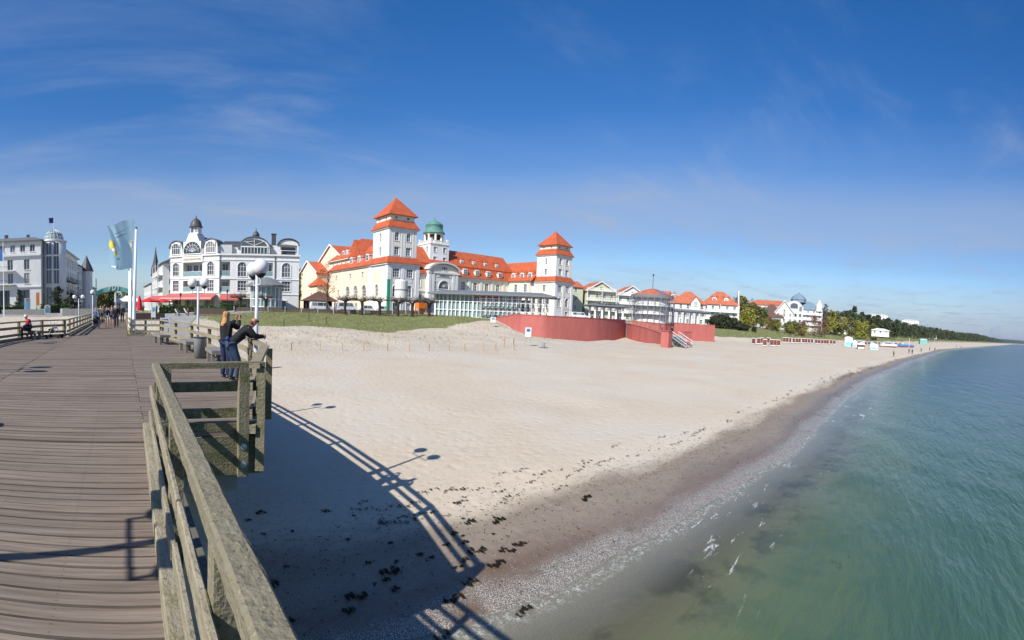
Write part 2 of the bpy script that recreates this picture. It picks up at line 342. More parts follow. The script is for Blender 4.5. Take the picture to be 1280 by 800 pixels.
# ------------------------------------------------------------------ ground, sea
SHX = [-3000, -400, -60, -5, 6.3, 14, 21.7, 56, 110, 247, 625, 1500, 3000, 8000, 40000]
SHY = [400, 60, 14, 6.9, 6.3, 5.2, 3.8, 1.2, -8, -36, -152, -425, -890, -2900, -15000]
SEA = -4.2
PS = [-4000, -300, -60, -20, -5, 0, 2, 5, 15, 30, 40, 48, 56, 66, 78, 84, 95, 4000]
PZ_ = [-40, -14, -8.5, -6.2, -4.72, -4.2, -3.93, -3.5, -3.0, -2.5, -2.25, -1.65, -.95, 0.0, .85, 1.05, 1.0, 1.0]
def sstep(x, a, b):
    t = np.clip((x - a) / (b - a), 0, 1); return t * t * (3 - 2 * t)
def vnoise(X, Y, sc, seed=0):
    """cheap smooth value noise on arrays"""
    x = X / sc + seed * 17.3; y = Y / sc + seed * 9.1; xi = np.floor(x); yi = np.floor(y); fx = x - xi; fy = y - yi
    fx = fx * fx * (3 - 2 * fx); fy = fy * fy * (3 - 2 * fy)
    h = lambda a, b: np.modf(np.abs(np.sin(a * 127.1 + b * 311.7 + seed) * 43758.5453))[0]
    return (h(xi, yi) * (1 - fx) + h(xi + 1, yi) * fx) * (1 - fy) + (h(xi, yi + 1) * (1 - fx) + h(xi + 1, yi + 1) * fx) * fy
def shoreY(X): return np.interp(X, SHX, SHY)
def sdist(X, Y):
    wob = (vnoise(X, X * 0, 9, 3) - .5) * 1.1 + (vnoise(X, X * 0, 2.7, 4) - .5) * .35
    sl_ = np.interp(X, [0, 60, 110, 250, 600, 3000], [1, .99, .97, .97, .955, .955])
    return (Y - shoreY(X)) * sl_ + wob
def gz(X, Y):
    X = np.asarray(X, float); Y = np.asarray(Y, float); s = sdist(X, Y)
    shift = 16 * sstep(X, 56, 63) * (1 - sstep(X, 118, 135)) * (1 - sstep(Y, 55, 66)) - 13 * sstep(X, 46, 60) * (1 - sstep(X, 66, 72)) * sstep(Y, 48, 60)
    se = np.where(s > 38, np.maximum(38, s - shift), s)
    z = np.interp(se, PS, PZ_)
    land = sstep(se, 60, 84)
    z = z - land * .75 * (1 - sstep(X, 10, 24))                                  # the square at the foot of the pier lies lower
    z = z + .9 * sstep(X, 120, 165) * sstep(se, 55, 78)
    # hill behind the beach far off
    z = z + 24 * sstep(X, 330, 620) * (1 - sstep(X, 700, 1500)) * sstep(s, 110, 300) * (1 - sstep(Y, 60, 330)) * (0.6 + .4 * vnoise(X, Y, 160, 2))
    z = z + (vnoise(X, Y, 3.1, 1) - .5) * .16 * sstep(s, 6, 12) * (1 + 1.2 * sstep(s, 36, 44) * (1 - sstep(se, 66, 80))) * (1 - sstep(se, 80, 88))
    z = z + (vnoise(X, Y, 11, 5) - .5) * .5 * sstep(s, 38, 46) * (1 - sstep(se, 70, 84))
    return z
def g1(x, y): return float(gz(np.array([x]), np.array([y]))[0])
def axis(segs):
    out = []
    for a, b, d in segs: out += list(np.arange(a, b, d))
    return np.array(out + [segs[-1][1]])
def grow(a, b, d, k):
    out = []; x = a
    while x < b: out.append(x); x += d; d *= k
    return out
xs = sorted([-v for v in grow(12, 30000, .7, 1.16)]) + list(np.arange(-11.5, 30, .33)) + grow(30, 40000, .4, 1.022)
yb = sorted([-v for v in grow(4, 30000, .5, 1.10)]) + list(np.arange(-3.8, 16, .22)) + list(np.arange(16, 100, .62)) + grow(100, 30000, 1.0, 1.14)
def sheet(name, xs, ys, zf, mt, attrs):
    X, Y = np.meshgrid(np.array(xs), np.array(ys)); Z = zf(X, Y); ny, nx = X.shape
    me = bpy.data.meshes.new(name); co = np.stack([X, Y, Z], -1).reshape(-1, 3)
    i = np.arange(ny - 1)[:, None] * nx + np.arange(nx - 1)[None, :]
    q = np.stack([i, i + 1, i + nx + 1, i + nx], -1).reshape(-1)
    me.vertices.add(len(co)); me.vertices.foreach_set('co', co.ravel().astype(np.float32))
    me.loops.add(len(q)); me.loops.foreach_set('vertex_index', q.astype(np.int32)); nf = len(q) // 4
    me.polygons.add(nf); me.polygons.foreach_set('loop_start', np.arange(nf, dtype=np.int32) * 4)
    me.polygons.foreach_set('use_smooth', np.ones(nf, bool)); me.update()
    for k, fn in attrs.items():
        a = me.attributes.new(k, 'FLOAT', 'POINT'); a.data.foreach_set('value', fn(X, Y, Z).ravel().astype(np.float32))
    me.materials.append(mt); me.validate(); return link(name, me)
def grassf(X, Y, Z):
    s = sdist(X, Y); shift = 16 * sstep(X, 56, 63) * (1 - sstep(X, 118, 135)) * (1 - sstep(Y, 55, 66)); se = s - shift
    lo = np.interp(X, [-100, 0, 12, 20, 45, 60, 105, 122, 150, 300, 600], [66, 66, 60, 53, 53, 60, 60, 50, 43, 44, 50])
    g = sstep(se + (vnoise(X, Y, 5, 7) - .5) * 7, lo, lo + 4)
    g = g * (.55 + .45 * sstep(X, 12, 17))
    return g

def NT(m): return m.node_tree.nodes, m.node_tree.links.new
gm = bpy.data.materials.new('sand and dune'); gm.use_nodes = True; N, L = NT(gm); P_ = N['Principled BSDF']
def nd(t, **k):
    n = N.new(t)
    for a, b in k.items(): setattr(n, a, b)
    return n
def mth(op, a, b=None, c=False):
    n = nd('ShaderNodeMath', operation=op, use_clamp=c)
    for i, v in enumerate((a, b)):
        if v is None: continue
        if isinstance(v, (int, float)): n.inputs[i].default_value = v
        else: L(v, n.inputs[i])
    return n.outputs[0]
def rng(v, a, b, lo=0., hi=1.):
    n = nd('ShaderNodeMapRange', interpolation_type='SMOOTHSTEP'); L(v, n.inputs[0])
    for i, q in enumerate((a, b, lo, hi)): n.inputs[i + 1].default_value = q
    return n.outputs[0]
def mixc(f, a, b):
    n = nd('ShaderNodeMixRGB')
    if isinstance(f, (int, float)): n.inputs[0].default_value = f
    else: L(f, n.inputs[0])
    for i, v in ((1, a), (2, b)):
        if isinstance(v, tuple): n.inputs[i].default_value = (*v, 1)
        else: L(v, n.inputs[i])
    return n.outputs[0]
def noi(sc, det=6, ro=.6, vec=None, dist=0):
    n = nd('ShaderNodeTexNoise'); n.inputs['Scale'].default_value = sc; n.inputs['Detail'].default_value = det; n.inputs['Roughness'].default_value = ro; n.inputs['Distortion'].default_value = dist
    L(vec or pos, n.inputs[0]); return n.outputs[0]
def att(nm): n = nd('ShaderNodeAttribute', attribute_name=nm); return n.outputs['Fac']
pos = nd('ShaderNodeNewGeometry').outputs['Position']
mpg = nd('ShaderNodeMapping'); mpg.inputs['Scale'].default_value = (.35, 1, 1); L(pos, mpg.inputs[0]); along = mpg.outputs[0]
S = att('s'); G = att('grass')
SN = mth('ADD', S, mth('MULTIPLY', mth('SUBTRACT', noi(.5, 5, .6, along), .5), 2.6))
dry = mixc(noi(.45, 6), (.455, .38, .285), (.56, .48, .37))
dry = mixc(rng(noi(7, 5, .7), .52, .72), dry, (.36, .31, .245))
dry = mixc(rng(noi(.12, 5, .6), .42, .62), dry, (.50, .445, .365))
wet = mixc(noi(.9, 5, .6, along), (.115, .076, .050), (.185, .128, .085))
damp = mixc(noi(1.5, 6), (.20, .160, .118), (.275, .222, .168))
c = mixc(rng(SN, .8, 2.2), wet, damp)
c = mixc(rng(S, .1, -.5), c, (.27, .245, .18))
c = mixc(rng(SN, 2.7, 3.8), c, dry)
# strand wrack: dark specks gathered on the old water line
wr = mth('MULTIPLY', rng(noi(5.5, 6, .75), .60, .66), mth('MULTIPLY', rng(SN, 1.8, 2.6), rng(SN, 4.4, 3.2)))
c = mixc(mth('MULTIPLY', wr, .85), c, (.030, .026, .020))
# shell grit: white speckle over a dark ground at the water's edge
vo = nd('ShaderNodeTexVoronoi'); vo.inputs['Scale'].default_value = 46; L(pos, vo.inputs[0])
vcol = nd('ShaderNodeSeparateColor'); L(vo.outputs['Color'], vcol.inputs[0])
spk = mth('MULTIPLY', rng(vo.outputs['Distance'], .42, .25), rng(vcol.outputs[0], .12, .18))
S2 = mth('ADD', S, mth('MULTIPLY', mth('SUBTRACT', noi(.9, 4, .6, along), .5), 1.3))
band = mth('MULTIPLY', rng(S2, -2.1, -1.3), rng(S2, 1.15, .35))
band = mth('MULTIPLY', band, rng(noi(.5, 4), .30, .45))
few = mth('MULTIPLY', mth('MULTIPLY', rng(vo.outputs['Distance'], .38, .25), rng(vcol.outputs[1], .972, .976)), rng(SN, 5, 3))
c = mixc(mth('MULTIPLY', band, .75), c, (.17, .15, .13))
c = mixc(mth('MAXIMUM', mth('MULTIPLY', spk, band), few), c, (.74, .71, .60))
# seabed: olive sand and weed patches
bed = mixc(noi(.35, 5), (.20, .19, .105), (.30, .28, .165))
bed = mixc(rng(noi(.7, 6, .7), .60, .70), bed, (.07, .075, .045))
c = mixc(rng(S2, -.9, -1.8), c, bed)
# footprints and grass
gr = mixc(noi(.35, 6, .7), (.085, .125, .025), (.19, .205, .065))
gr = mixc(rng(noi(2.6, 6, .75), .50, .62), gr, (.30, .26, .15))
gmask = rng(mth('ADD', G, mth('MULTIPLY', mth('SUBTRACT', noi(1.6, 6, .75), .5), 1.1)), .38, .62)
c = mixc(gmask, c, gr)
# tufts just seaward of the grass
tf = mth('MULTIPLY', rng(noi(1.3, 7, .8), .58, .68), mth('MULTIPLY', rng(S, 41, 47), rng(G, .9, .1)))
c = mixc(mth('MULTIPLY', tf, .55), c, (.20, .17, .08))
L(c, P_.inputs['Base Color'])
L(rng(SN, 4.0, .9, .95, .27), P_.inputs['Roughness']); P_.inputs['Specular IOR Level'].default_value = .35
fp = nd('ShaderNodeTexVoronoi'); fp.inputs['Scale'].default_value = 2.6; fp.feature = 'SMOOTH_F1'; L(pos, fp.inputs[0])
trl = nd('ShaderNodeTexWave'); trl.inputs['Scale'].default_value = .11; trl.inputs['Distortion'].default_value = 9; trl.inputs['Detail'].default_value = 3; trl.inputs['Detail Scale'].default_value = .6; L(pos, trl.inputs[0])
trk = mth('MULTIPLY', rng(trl.outputs[1], .93, .99), rng(noi(3.2, 4, .7), .45, .6))
hgt = mth('ADD', mth('MULTIPLY', trk, -1.6), hgt0) if False else mth('ADD', mth('MULTIPLY', rng(fp.outputs[0], 0, .5), .9), mth('MULTIPLY', noi(5, 7, .7), 1.3))
bmp = nd('ShaderNodeBump'); bmp.inputs['Distance'].default_value = .085
L(hgt, bmp.inputs['Height']); L(mth('MAXIMUM', rng(SN, 1.5, 6, .05, .36), rng(S, 24, 40, .3, 1.)), bmp.inputs['Strength']); L(bmp.outputs[0], P_.inputs['Normal'])
ground = struct(sheet('ground', xs, yb, gz, gm, {'s': lambda X, Y, Z: np.clip(sdist(X, Y), -60, 200), 'grass': grassf}), 'pale beach sand rising to a grassy dune', 'ground')

wm = bpy.data.materials.new('sea water'); wm.use_nodes = True; N, L = NT(wm); P_ = N['Principled BSDF']; wout = N['Material Output']
pos = nd('ShaderNodeNewGeometry').outputs['Position']; D = att('depth')
mpw = nd('ShaderNodeMapping'); mpw.inputs['Rotation'].default_value = (0, 0, R(24)); mpw.inputs['Scale'].default_value = (.40, 1.6, 1); L(pos, mpw.inputs[0])
deep = mixc(noi(.05, 4, .6), (.038, .088, .062), (.058, .115, .080))
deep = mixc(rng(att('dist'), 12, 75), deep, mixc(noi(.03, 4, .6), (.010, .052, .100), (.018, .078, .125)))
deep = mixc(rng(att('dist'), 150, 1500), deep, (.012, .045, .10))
mur = mixc(rng(noi(.8, 5, .65), .45, .62), (.15, .145, .08), (.08, .078, .045))
nearc = mixc(rng(D, .06, .20), (.30, .28, .205), mur)
nearc = mixc(rng(D, .16, .44), nearc, mixc(rng(noi(.45, 5, .6), .40, .62), (.09, .125, .062), (.062, .10, .056)))
weedp = mth('MULTIPLY', rng(noi(1.1, 5, .65), .66, .74), rng(D, .9, .5)); nearc = mixc(mth('MULTIPLY', weedp, .6), nearc, (.03, .045, .03))
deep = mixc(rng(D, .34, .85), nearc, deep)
L(deep, P_.inputs['Base Color']); P_.inputs['Roughness'].default_value = .12; P_.inputs['IOR'].default_value = 1.33; P_.inputs['Specular IOR Level'].default_value = .5
w1 = noi(2.4, 4, .55, mpw.outputs[0], .25); w2 = noi(.55, 3, .5, mpw.outputs[0], .15)
mpf = nd('ShaderNodeMapping'); mpf.inputs['Scale'].default_value = (.30, 1.25, 1); L(pos, mpf.inputs[0])
fl = rng(noi(1.9, 6, .72, mpf.outputs[0], .5), .59, .63); foam = mth('MULTIPLY', mth('MULTIPLY', fl, rng(noi(11, 5, .8), .40, .56)), mth('MULTIPLY', rng(D, .42, .22), rng(noi(.16, 3, .6), .50, .62)))
lace = mth('MULTIPLY', mth('MULTIPLY', rng(noi(8, 7, .85), .50, .60), mth('MULTIPLY', rng(D, -.01, .012), rng(D, .06, .02))), .8); foam = mth('MAXIMUM', foam, lace)
fm2 = mth('MULTIPLY', mth('MULTIPLY', rng(noi(1.3, 6, .7, mpw.outputs[0]), .70, .735), rng(att('dist'), 25, 60)), .5)
bmp = nd('ShaderNodeBump'); bmp.inputs['Distance'].default_value = .11
L(mth('MULTIPLY', mth('ADD', w1, mth('MULTIPLY', w2, 2.2)), rng(att('dist'), 15, 260, 1., 7.)), bmp.inputs['Height']); L(rng(D, 0, .9, .15, .95), bmp.inputs['Strength']); L(bmp.outputs[0], P_.inputs['Normal'])
tr = nd('ShaderNodeBsdfTransparent'); tr.inputs[0].default_value = (.92, .96, .92, 1)
gl = nd('ShaderNodeBsdfGlossy'); gl.inputs['Roughness'].default_value = .1; L(bmp.outputs[0], gl.inputs['Normal'])
fr = nd('ShaderNodeFresnel'); fr.inputs['IOR'].default_value = 1.33; L(bmp.outputs[0], fr.inputs['Normal'])
m1 = nd('ShaderNodeMixShader'); L(mth('MULTIPLY', fr.outputs[0], rng(D, .0, .10, .25, 1.)), m1.inputs[0]); L(tr.outputs[0], m1.inputs[1]); L(gl.outputs[0], m1.inputs[2])
m2 = nd('ShaderNodeMixShader'); L(mth('MAXIMUM', rng(D, .0, .07, 0., .5), rng(D, .08, .36, .5, 1.)), m2.inputs[0]); L(m1.outputs[0], m2.inputs[1]); L(P_.outputs[0], m2.inputs[2])
df = nd('ShaderNodeBsdfDiffuse'); df.inputs[0].default_value = (.72, .74, .74, 1)
m3 = nd('ShaderNodeMixShader'); L(mth('MAXIMUM', mth('MULTIPLY', foam, .62), fm2), m3.inputs[0]); L(m2.outputs[0], m3.inputs[1]); L(df.outputs[0], m3.inputs[2])
L(m3.outputs[0], wout.inputs[0])
ysea = [v for v in yb if v < 22]
xsea = [v for v in xs if v > -400]
def seaz(X, Y):
    d_ = np.clip((4.5 - (Y - shoreY(X))) / 12, 0, 1) * np.exp(-np.hypot(X, Y) / 90)
    a = .05 * np.sin(.75 * (Y * .93 + X * .37) + 2 * vnoise(X, Y, 7, 3)) + .03 * np.sin(1.9 * (Y * .85 - X * .5) + 3 * vnoise(X, Y, 4, 6))
    return SEA + a * d_
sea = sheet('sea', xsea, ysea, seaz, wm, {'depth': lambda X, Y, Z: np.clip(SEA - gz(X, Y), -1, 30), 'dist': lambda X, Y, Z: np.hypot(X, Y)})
struct(sea, 'green to blue sea with small ripples', 'sea')

# wooded headland closing the bay
b_ = None
def headland():
    xs_ = list(np.arange(1500, 9500, 90)); vs = []; fs = []; q = random.Random(77); m = 6
    for i, X in enumerate(xs_):
        ys = float(shoreY(np.array([X]))[0]) + 90; hh = float(np.interp(X, [1500, 2200, 3000, 4500, 6500, 9500], [8, 17, 24, 34, 46, 40])) * q.uniform(.93, 1.07)
        for k, (dy, f) in enumerate(((0, -.3), (12, .45), (60, .8 * q.uniform(.9, 1.1)), (180, 1), (500, .9), (900, -.3))): vs.append((X + q.uniform(-25, 25), ys + dy, max(-8, hh * f)))
    for i in range(len(xs_) - 1):
        for k in range(m - 1): fs.append((i * m + k, i * m + k + 1, (i + 1) * m + k + 1, (i + 1) * m + k))
    me = bpy.data.meshes.new('hills'); me.from_pydata(vs, [], fs); me.materials.append(M['hillwood']); me.update(); return struct(link('hills', me), 'low wooded headland on the far side of the bay', 'hills')
M['hillwood'] = mat('distant woodland', (.028, .045, .022), .95, .5, .02, bump=1.0, bscale=.05)
headland()

hb = MB(); hb.box(-32000, 42000, -31000, 31000, -46, 75); hm = bpy.data.materials.new('haze'); hm.use_nodes = True; hn = hm.node_tree; hn.nodes.remove(hn.nodes['Principled BSDF']); hv = hn.nodes.new('ShaderNodeVolumePrincipled'); hv.inputs['Color'].default_value = (.80, .87, .95, 1); hv.inputs['Density'].default_value = .00007; hv.inputs['Anisotropy'].default_value = .3
hn.links.new(hv.outputs[0], hn.nodes['Material Output'].inputs['Volume']); hz = hb.build('haze', hm); tag(hz, 'thin pale haze over the far shore', 'haze', kind='stuff')

# ------------------------------------------------------------------ the pier
RA = [(1.66, 5.9), (2.62, 8.6), (3.02, 11.4), (3.12, 14.2), (3.02, 17.0), (2.80, 19.9), (2.45, 22.8), (2.05, 25.6)]     # right edge of the platform
LA = [(-4.3, 5.9), (-5.1, 8.8), (-5.6, 11.8), (-5.8, 14.8), (-5.85, 17.8), (-5.65, 20.6), (-5.0, 23.2), (-4.2, 25.2)]      # left edge
def xr(y): return float(np.interp(y, [p[1] for p in RA], [p[0] for p in RA]))
def xl(y): return float(np.interp(y, [p[1] for p in LA], [p[0] for p in LA]))
pier = thing('wooden_pier', 'weathered wooden pier deck of grey brown planks widening into a platform above the sand', 'pier', (0, 0, 0))
def planks(rows, mt='plank', z=0.0, pitch=.128, gap=.012, seedo=0):
    b = MB(); rr = random.Random(seedo)
    for (ya, yb_, fa, fb) in rows:
        n = int((yb_ - ya) / pitch)
        for i in range(n):
            y = ya + i * pitch; x0 = fa(y + pitch / 2) + rr.uniform(-.012, .004); x1 = fb(y + pitch / 2) + rr.uniform(-.004, .012); dz = rr.uniform(-.003, .003); t1 = rr.uniform(-.004, .004)
            y1 = y + pitch - gap - rr.uniform(0, .004); zt = z + dz
            b.add([(x0, y, zt - .045), (x1, y, zt - .045), (x1, y1, zt - .045), (x0, y1, zt - .045),
                   (x0, y + .004, zt), (x1, y + .004, zt + t1), (x1, y1 - .004, zt + t1), (x0, y1 - .004, zt)],
                  [(0, 3, 2, 1), (4, 5, 6, 7), (0, 1, 5, 4), (1, 2, 6, 5), (2, 3, 7, 6), (3, 0, 4, 7)])
    return b
SM = lambda y: .30 + .012 * max(0, 6 - y)
kx = lambda y: .168 + .0155 * y            # inner face of the near kerb
planks([(-7, 5.6, lambda y: -2.64, lambda y: kx(y) + .1), (5.6, 60, lambda y: -2.64 if y < 26 else -2.9, lambda y: .285)], seedo=2).build('deck_planks', 'plank', pier)
planks([(5.95, 26.0, lambda y: .300, lambda y: xr(y) + .03)], seedo=3).build('deck_planks', 'plank', pier)
planks([(5.95, 25.6, lambda y: xl(y) - .03, lambda y: -2.665)], seedo=4).build('deck_planks', 'plank', pier)
b = MB()   # solid slab added so no light leaks through the plank gaps
b.box(-2.6, .34, -7, 60, -.22, -.05); 
def outline(poly, z0, z1): MB_ = b; MB_.prism(poly, z0, z1, axis='z')
outline([(.36, 6.0)] + [(x - .02, max(y, 6.0)) for x, y in RA] + [(.36, 25.9)], -.22, -.05)
outline([(-2.62, 6.0)] + [(x + .02, max(y, 6.0)) for x, y in LA] + [(-2.62, 25.5)], -.225, -.052)
b.build('light_stop_slab', 'pile', pier)
b = MB()   # edge boards under the cross rail and along the sides
b.bar((.42, 5.93, -.30), (1.80, 5.93, -.30), .07, .50); b.build('edge_board', 'railX', pier)
for pts, nm in ((RA, 'edge_board'), (LA, 'edge_board')):
    b = MB()
    for p, q in zip(pts[:-1], pts[1:]): b.bar((p[0], p[1], -.2), (q[0], q[1], -.2), .08, .28)
    b.build(nm, 'pile', pier)
for x_, ya, yb2 in ((.50, -7, 5.9), (-2.72, -7, 5.9), (.42, 26, 60), (-3.0, 25.6, 60)): b = MB(); b.bar((x_, ya, -.16), (x_, yb2, -.16), .1, .2); b.build('edge_beam', 'pile', pier)
for yy in (-4, 6.65, 16.0, 25.2, 36, 48):
    b = MB(); a0, a1 = (xl(yy) + .3, xr(yy) - .35) if 6 < yy < 25.5 else (-2.6, .3)
    b.box(a0, a1, yy - .3, yy + .35, -.95, -.24); b.build('cross_beam', 'concrete', pier)
    for xx in (a0 + .5, a1 - .5):
        b = MB(); gzv = g1(xx, yy); b.lathe([(.2, gzv - .5), (.2, -.93)], (xx, yy, 0), 14) if gzv < -1.4 else b.box(xx - .2, xx + .2, yy - .2, yy + .2, gzv - .4, -.9)
        b.build('pile', 'concrete', pier, smooth=False)

def railing(name, label, pts, out, mats=('railfar', 'railfar', 'railpost'), hz=.90, hw=.14, ht=.065, ext=(0, 0), postz=-.5, kerb=True, pw=.115, group=None):
    """handrail on top, two boards inside the posts, a kerb beam on the deck; out = +1 when the posts stand to the right of the path"""
    root = thing(name, label, 'railing', (pts[0][0], pts[0][1], 0), group=group); o = Vector((pts[0][0], pts[0][1], 0))
    P = [Vector((p[0], p[1], 0)) - o for p in pts]; n = len(P)
    nr = []
    for i in range(n):
        d = (P[min(i + 1, n - 1)] - P[max(i - 1, 0)]).normalized(); nr.append(Vector((d.y, -d.x, 0)) * out)
    def run(zc, w, h, off, nm, mt, e=0.0):
        bb = MB(); rr = random.Random(len(name) + int(zc * 100))
        for i in range(n - 1):
            p = P[i] + nr[i] * off; q = P[i + 1] + nr[i + 1] * off; d = (q - p).normalized()
            if i == 0: p = p - d * ext[0]
            if i == n - 2: q = q + d * ext[1]
            g = .004 if i else 0
            bb.bar(p + d * g + Vector((0, 0, zc + rr.uniform(-.004, .004))), q + Vector((0, 0, zc + rr.uniform(-.004, .004))), w, h)
        return bb.build(nm, mt, root)
    run(hz - ht / 2, hw, ht, 0.02, 'handrail', mats[0])
    run(.585, .045, .125, -.02, 'rail', mats[1]); run(.245, .045, .125, -.02, 'rail', mats[1])
    if kerb: run(.055, .14, .115, -.02, 'kerb_beam', mats[1])
    for i in range(n):
        bb = MB(); c_ = P[i] + nr[i] * (.0 + .045 + pw / 2); a = math.atan2(nr[i].y, nr[i].x)
        bb.X = Matrix.Translation(c_) @ Matrix.Rotation(a, 4, 'Z')
        bb.box(-pw / 2, pw / 2, -pw / 2, pw / 2, postz, hz - ht - .004); bb.build('post', mats[2], root)
    return root
# near right railing: built piece by piece, it fills the lower left of the view
nr_ = thing('mossy_railing', 'thick lichen covered handrail with two boards running into the nearest corner', 'railing', (.3, 0, 0))
hx = lambda y: .307 + .018 * y - .3
def wavybar(b, x0, x1, y0, y1, w, h, z, n=44, amp=.004, seed=1, bev=.012):
    """hand-worn timber along y, with rounded arrises and slight waviness"""
    rr = random.Random(seed); vs = []; fs = []
    prof = [(-w / 2, -h / 2), (w / 2, -h / 2), (w / 2, h / 2 - bev), (w / 2 - bev, h / 2), (-w / 2 + bev, h / 2), (-w / 2, h / 2 - bev)]
    m = len(prof); e = [rr.uniform(-amp, amp) for _ in range(m * (n + 1))]
    for i in range(n + 1):
        t = i / n; x = x0 + (x1 - x0) * t; y = y0 + (y1 - y0) * t
        for k, (a, c) in enumerate(prof): vs.append((x + a + e[i * m + k], y, z + c + e[(i * m + k * 7) % len(e)]))
    for i in range(n):
        for k in range(m): fs.append((i * m + k, i * m + (k + 1) % m, (i + 1) * m + (k + 1) % m, (i + 1) * m + k))
    fs += [tuple(range(m)), tuple(range(n * m, n * m + m))[::-1]]
    b.add(vs, fs)
b = MB(); wavybar(b, hx(-3), hx(5.88), -3, 5.88, .10, .078, .861, n=120, amp=.0022); b.build('handrail', 'capY', nr_)
b = MB(); wavybar(b, hx(-3) - .066, hx(2.3) - .066, -3, 2.3, .03, .11, .585, 60, .0016, 3, .006); b.build('rail', 'railY', nr_)
b = MB(); wavybar(b, hx(2.32) - .068, hx(5.75) - .066, 2.32, 5.75, .03, .11, .59, 40, .0016, 4, .006); b.build('rail', 'railY', nr_)
b = MB(); wavybar(b, hx(-3) - .064, hx(2.55) - .064, -3, 2.55, .032, .11, .25, 60, .0016, 5, .006); b.build('rail', 'railY', nr_)
b = MB(); wavybar(b, hx(2.58) - .07, hx(5.95) - .066, 2.58, 5.95, .032, .11, .238, 40, .0016, 6, .006); b.build('rail', 'railY', nr_)
b = MB(); wavybar(b, kx(-3) - .3 + .045, kx(6.05) - .3 + .045, -3, 6.05, .09, .115, .060, 60, .002, 7, .01); b.build('kerb_beam', 'railY', nr_)
for yy in (-1.9, -.2, 1.5, 3.2, 4.9):
    b = MB(); b.box(hx(yy) - .046, hx(yy) + .05, yy - .055, yy + .055, -.5, .823); b.build('post', 'railpost', nr_)
# cross railing that steps out to the platform
cr_ = thing('cross_railing', 'short mossy cross railing ending at the bolted corner post', 'railing', (.4, 5.9, 0))
b = MB(); b.bar((.05, 0, .87), (1.40, 0, .87), .15, .07); b.build('handrail', 'railX', cr_)
b = MB(); b.bar((.0, .06, .585), (1.32, .06, .585), .045, .125); b.build('rail', 'railX', cr_)
b = MB(); b.bar((.0, .06, .245), (1.32, .06, .245), .045, .125); b.build('rail', 'railX', cr_)
b = MB(); b.bar((.0, .12, .055), (1.30, .12, .055), .14, .11); b.build('kerb_beam', 'railX', cr_)
b = MB(); b.box(1.06, 1.19, -.085, .035, -.56, .832); po = b.build('post', 'railpost', cr_)
for zz in (-.17, -.40):
    b = MB(); b.X = Matrix.Translation((1.125, -.087, zz)) @ Matrix.Rotation(R(90), 4, 'X'); b.lathe([(.042, 0), (.042, .006), (.018, .008), (.018, .022), (.0, .024)], n=14); b.build('bolt', 'metal', po)
b = MB(); b.box(.10, .2, -.08, .03, -.5, .832); b.build('post', 'railpost', cr_)
railing('platform_railing', 'curved wooden railing of the platform that the couple leans on', RA, 1, ext=(.1, 0), mats=('railfar', 'railfar', 'railpost'))
railing('platform_railing', 'curved wooden railing behind the seated man on the left', LA[::-1] if False else LA, -1)
b = None
railing('end_railing', 'straight railing across the platform end, left of the small dark bench', [(.5, 26.0), (1.25, 26.0), (2.05, 25.8)], -1)
railing('end_railing', 'short railing piece joining the curved left railing to the gangway', [(-4.2, 25.2), (-3.15, 26.2)], -1)
railing('gangway_railing', 'long railing on the right of the gangway, beside the flag poles', [(.42, 26.0 + 2.4 * i) for i in range(15)], 1)
railing('gangway_railing', 'long railing on the left of the gangway, beside the pram', [(-3.05, 26.2 + 2.4 * i) for i in range(15)], -1)
railing('pier_railing', 'left railing of the near pier, outside the picture, its shadow falling on the deck', [(-2.72, -2.5 + 2.1 * i) for i in range(5)], -1, hw=.2)
railing('pier_railing', 'left cross railing opposite the bolted corner post', [(-2.62, 5.9), (-3.5, 5.9), (-4.3, 5.9)], 1)

# lamps
lamp = thing('globe_lamp', 'nearest lamp with two white globes, behind the leaning man', 'lamp', (3.24, 11.3, 0), R(-4), 'twin globe lamps on the pier')
b = MB(); b.tube([(0, 0, -.3), (0, 0, .9), (0, 0, 2.40)], [.055, .05, .042], 12); b.build('pole', 'greypaint', lamp, True)
b = MB(); b.tube([(0, -.40, 2.15), (0, .40, 2.15)], .016, 8); b.tube([(0, -.40, 2.14), (0, -.40, 2.34)], .018, 8); b.tube([(0, .40, 2.14), (0, .40, 2.34)], .018, 8); b.build('crossbar', 'greypaint', lamp)
for s_ in (-.40, .40):
    b = MB(); b.lathe([(.195 * math.sin(math.pi * k / 14), -.195 * math.cos(math.pi * k / 14)) for k in range(15)], (0, s_, 2.55), 24); g_ = b.build('globe', 'globe', lamp, True)
    b = MB(); b.lathe([(.05, -.25), (.10, -.20), (.135, -.15), (.12, -.145)], (0, s_, 2.55), 16); b.build('collar', 'black', g_, True)
dup(lamp, (3.0, 18.9, 0), R(28), 'second lamp with two white globes, standing behind the grey litter bin')
dup(lamp, (-2.41, 2.40, 0), 0, 'lamp left of the near deck, seen only as a shadow on the planks')
dup(lamp, (-5.05, 11.2, 0), 0, 'lamp on the left rail, casting the nearer pair of globe shadows on the deck')
dup(lamp, (-6.1, 20.2, 0), 0, 'lamp on the left rail, casting the farther pair of globe shadows on the deck')
dup(lamp, (-4.1, 45, -.05), R(80), 'lamp with two white globes, in front of the dark shops left of the walkers')
dup(lamp, (-2.5, 40.5, .25), R(5), 'lamp with white globe, beside the pram pusher')

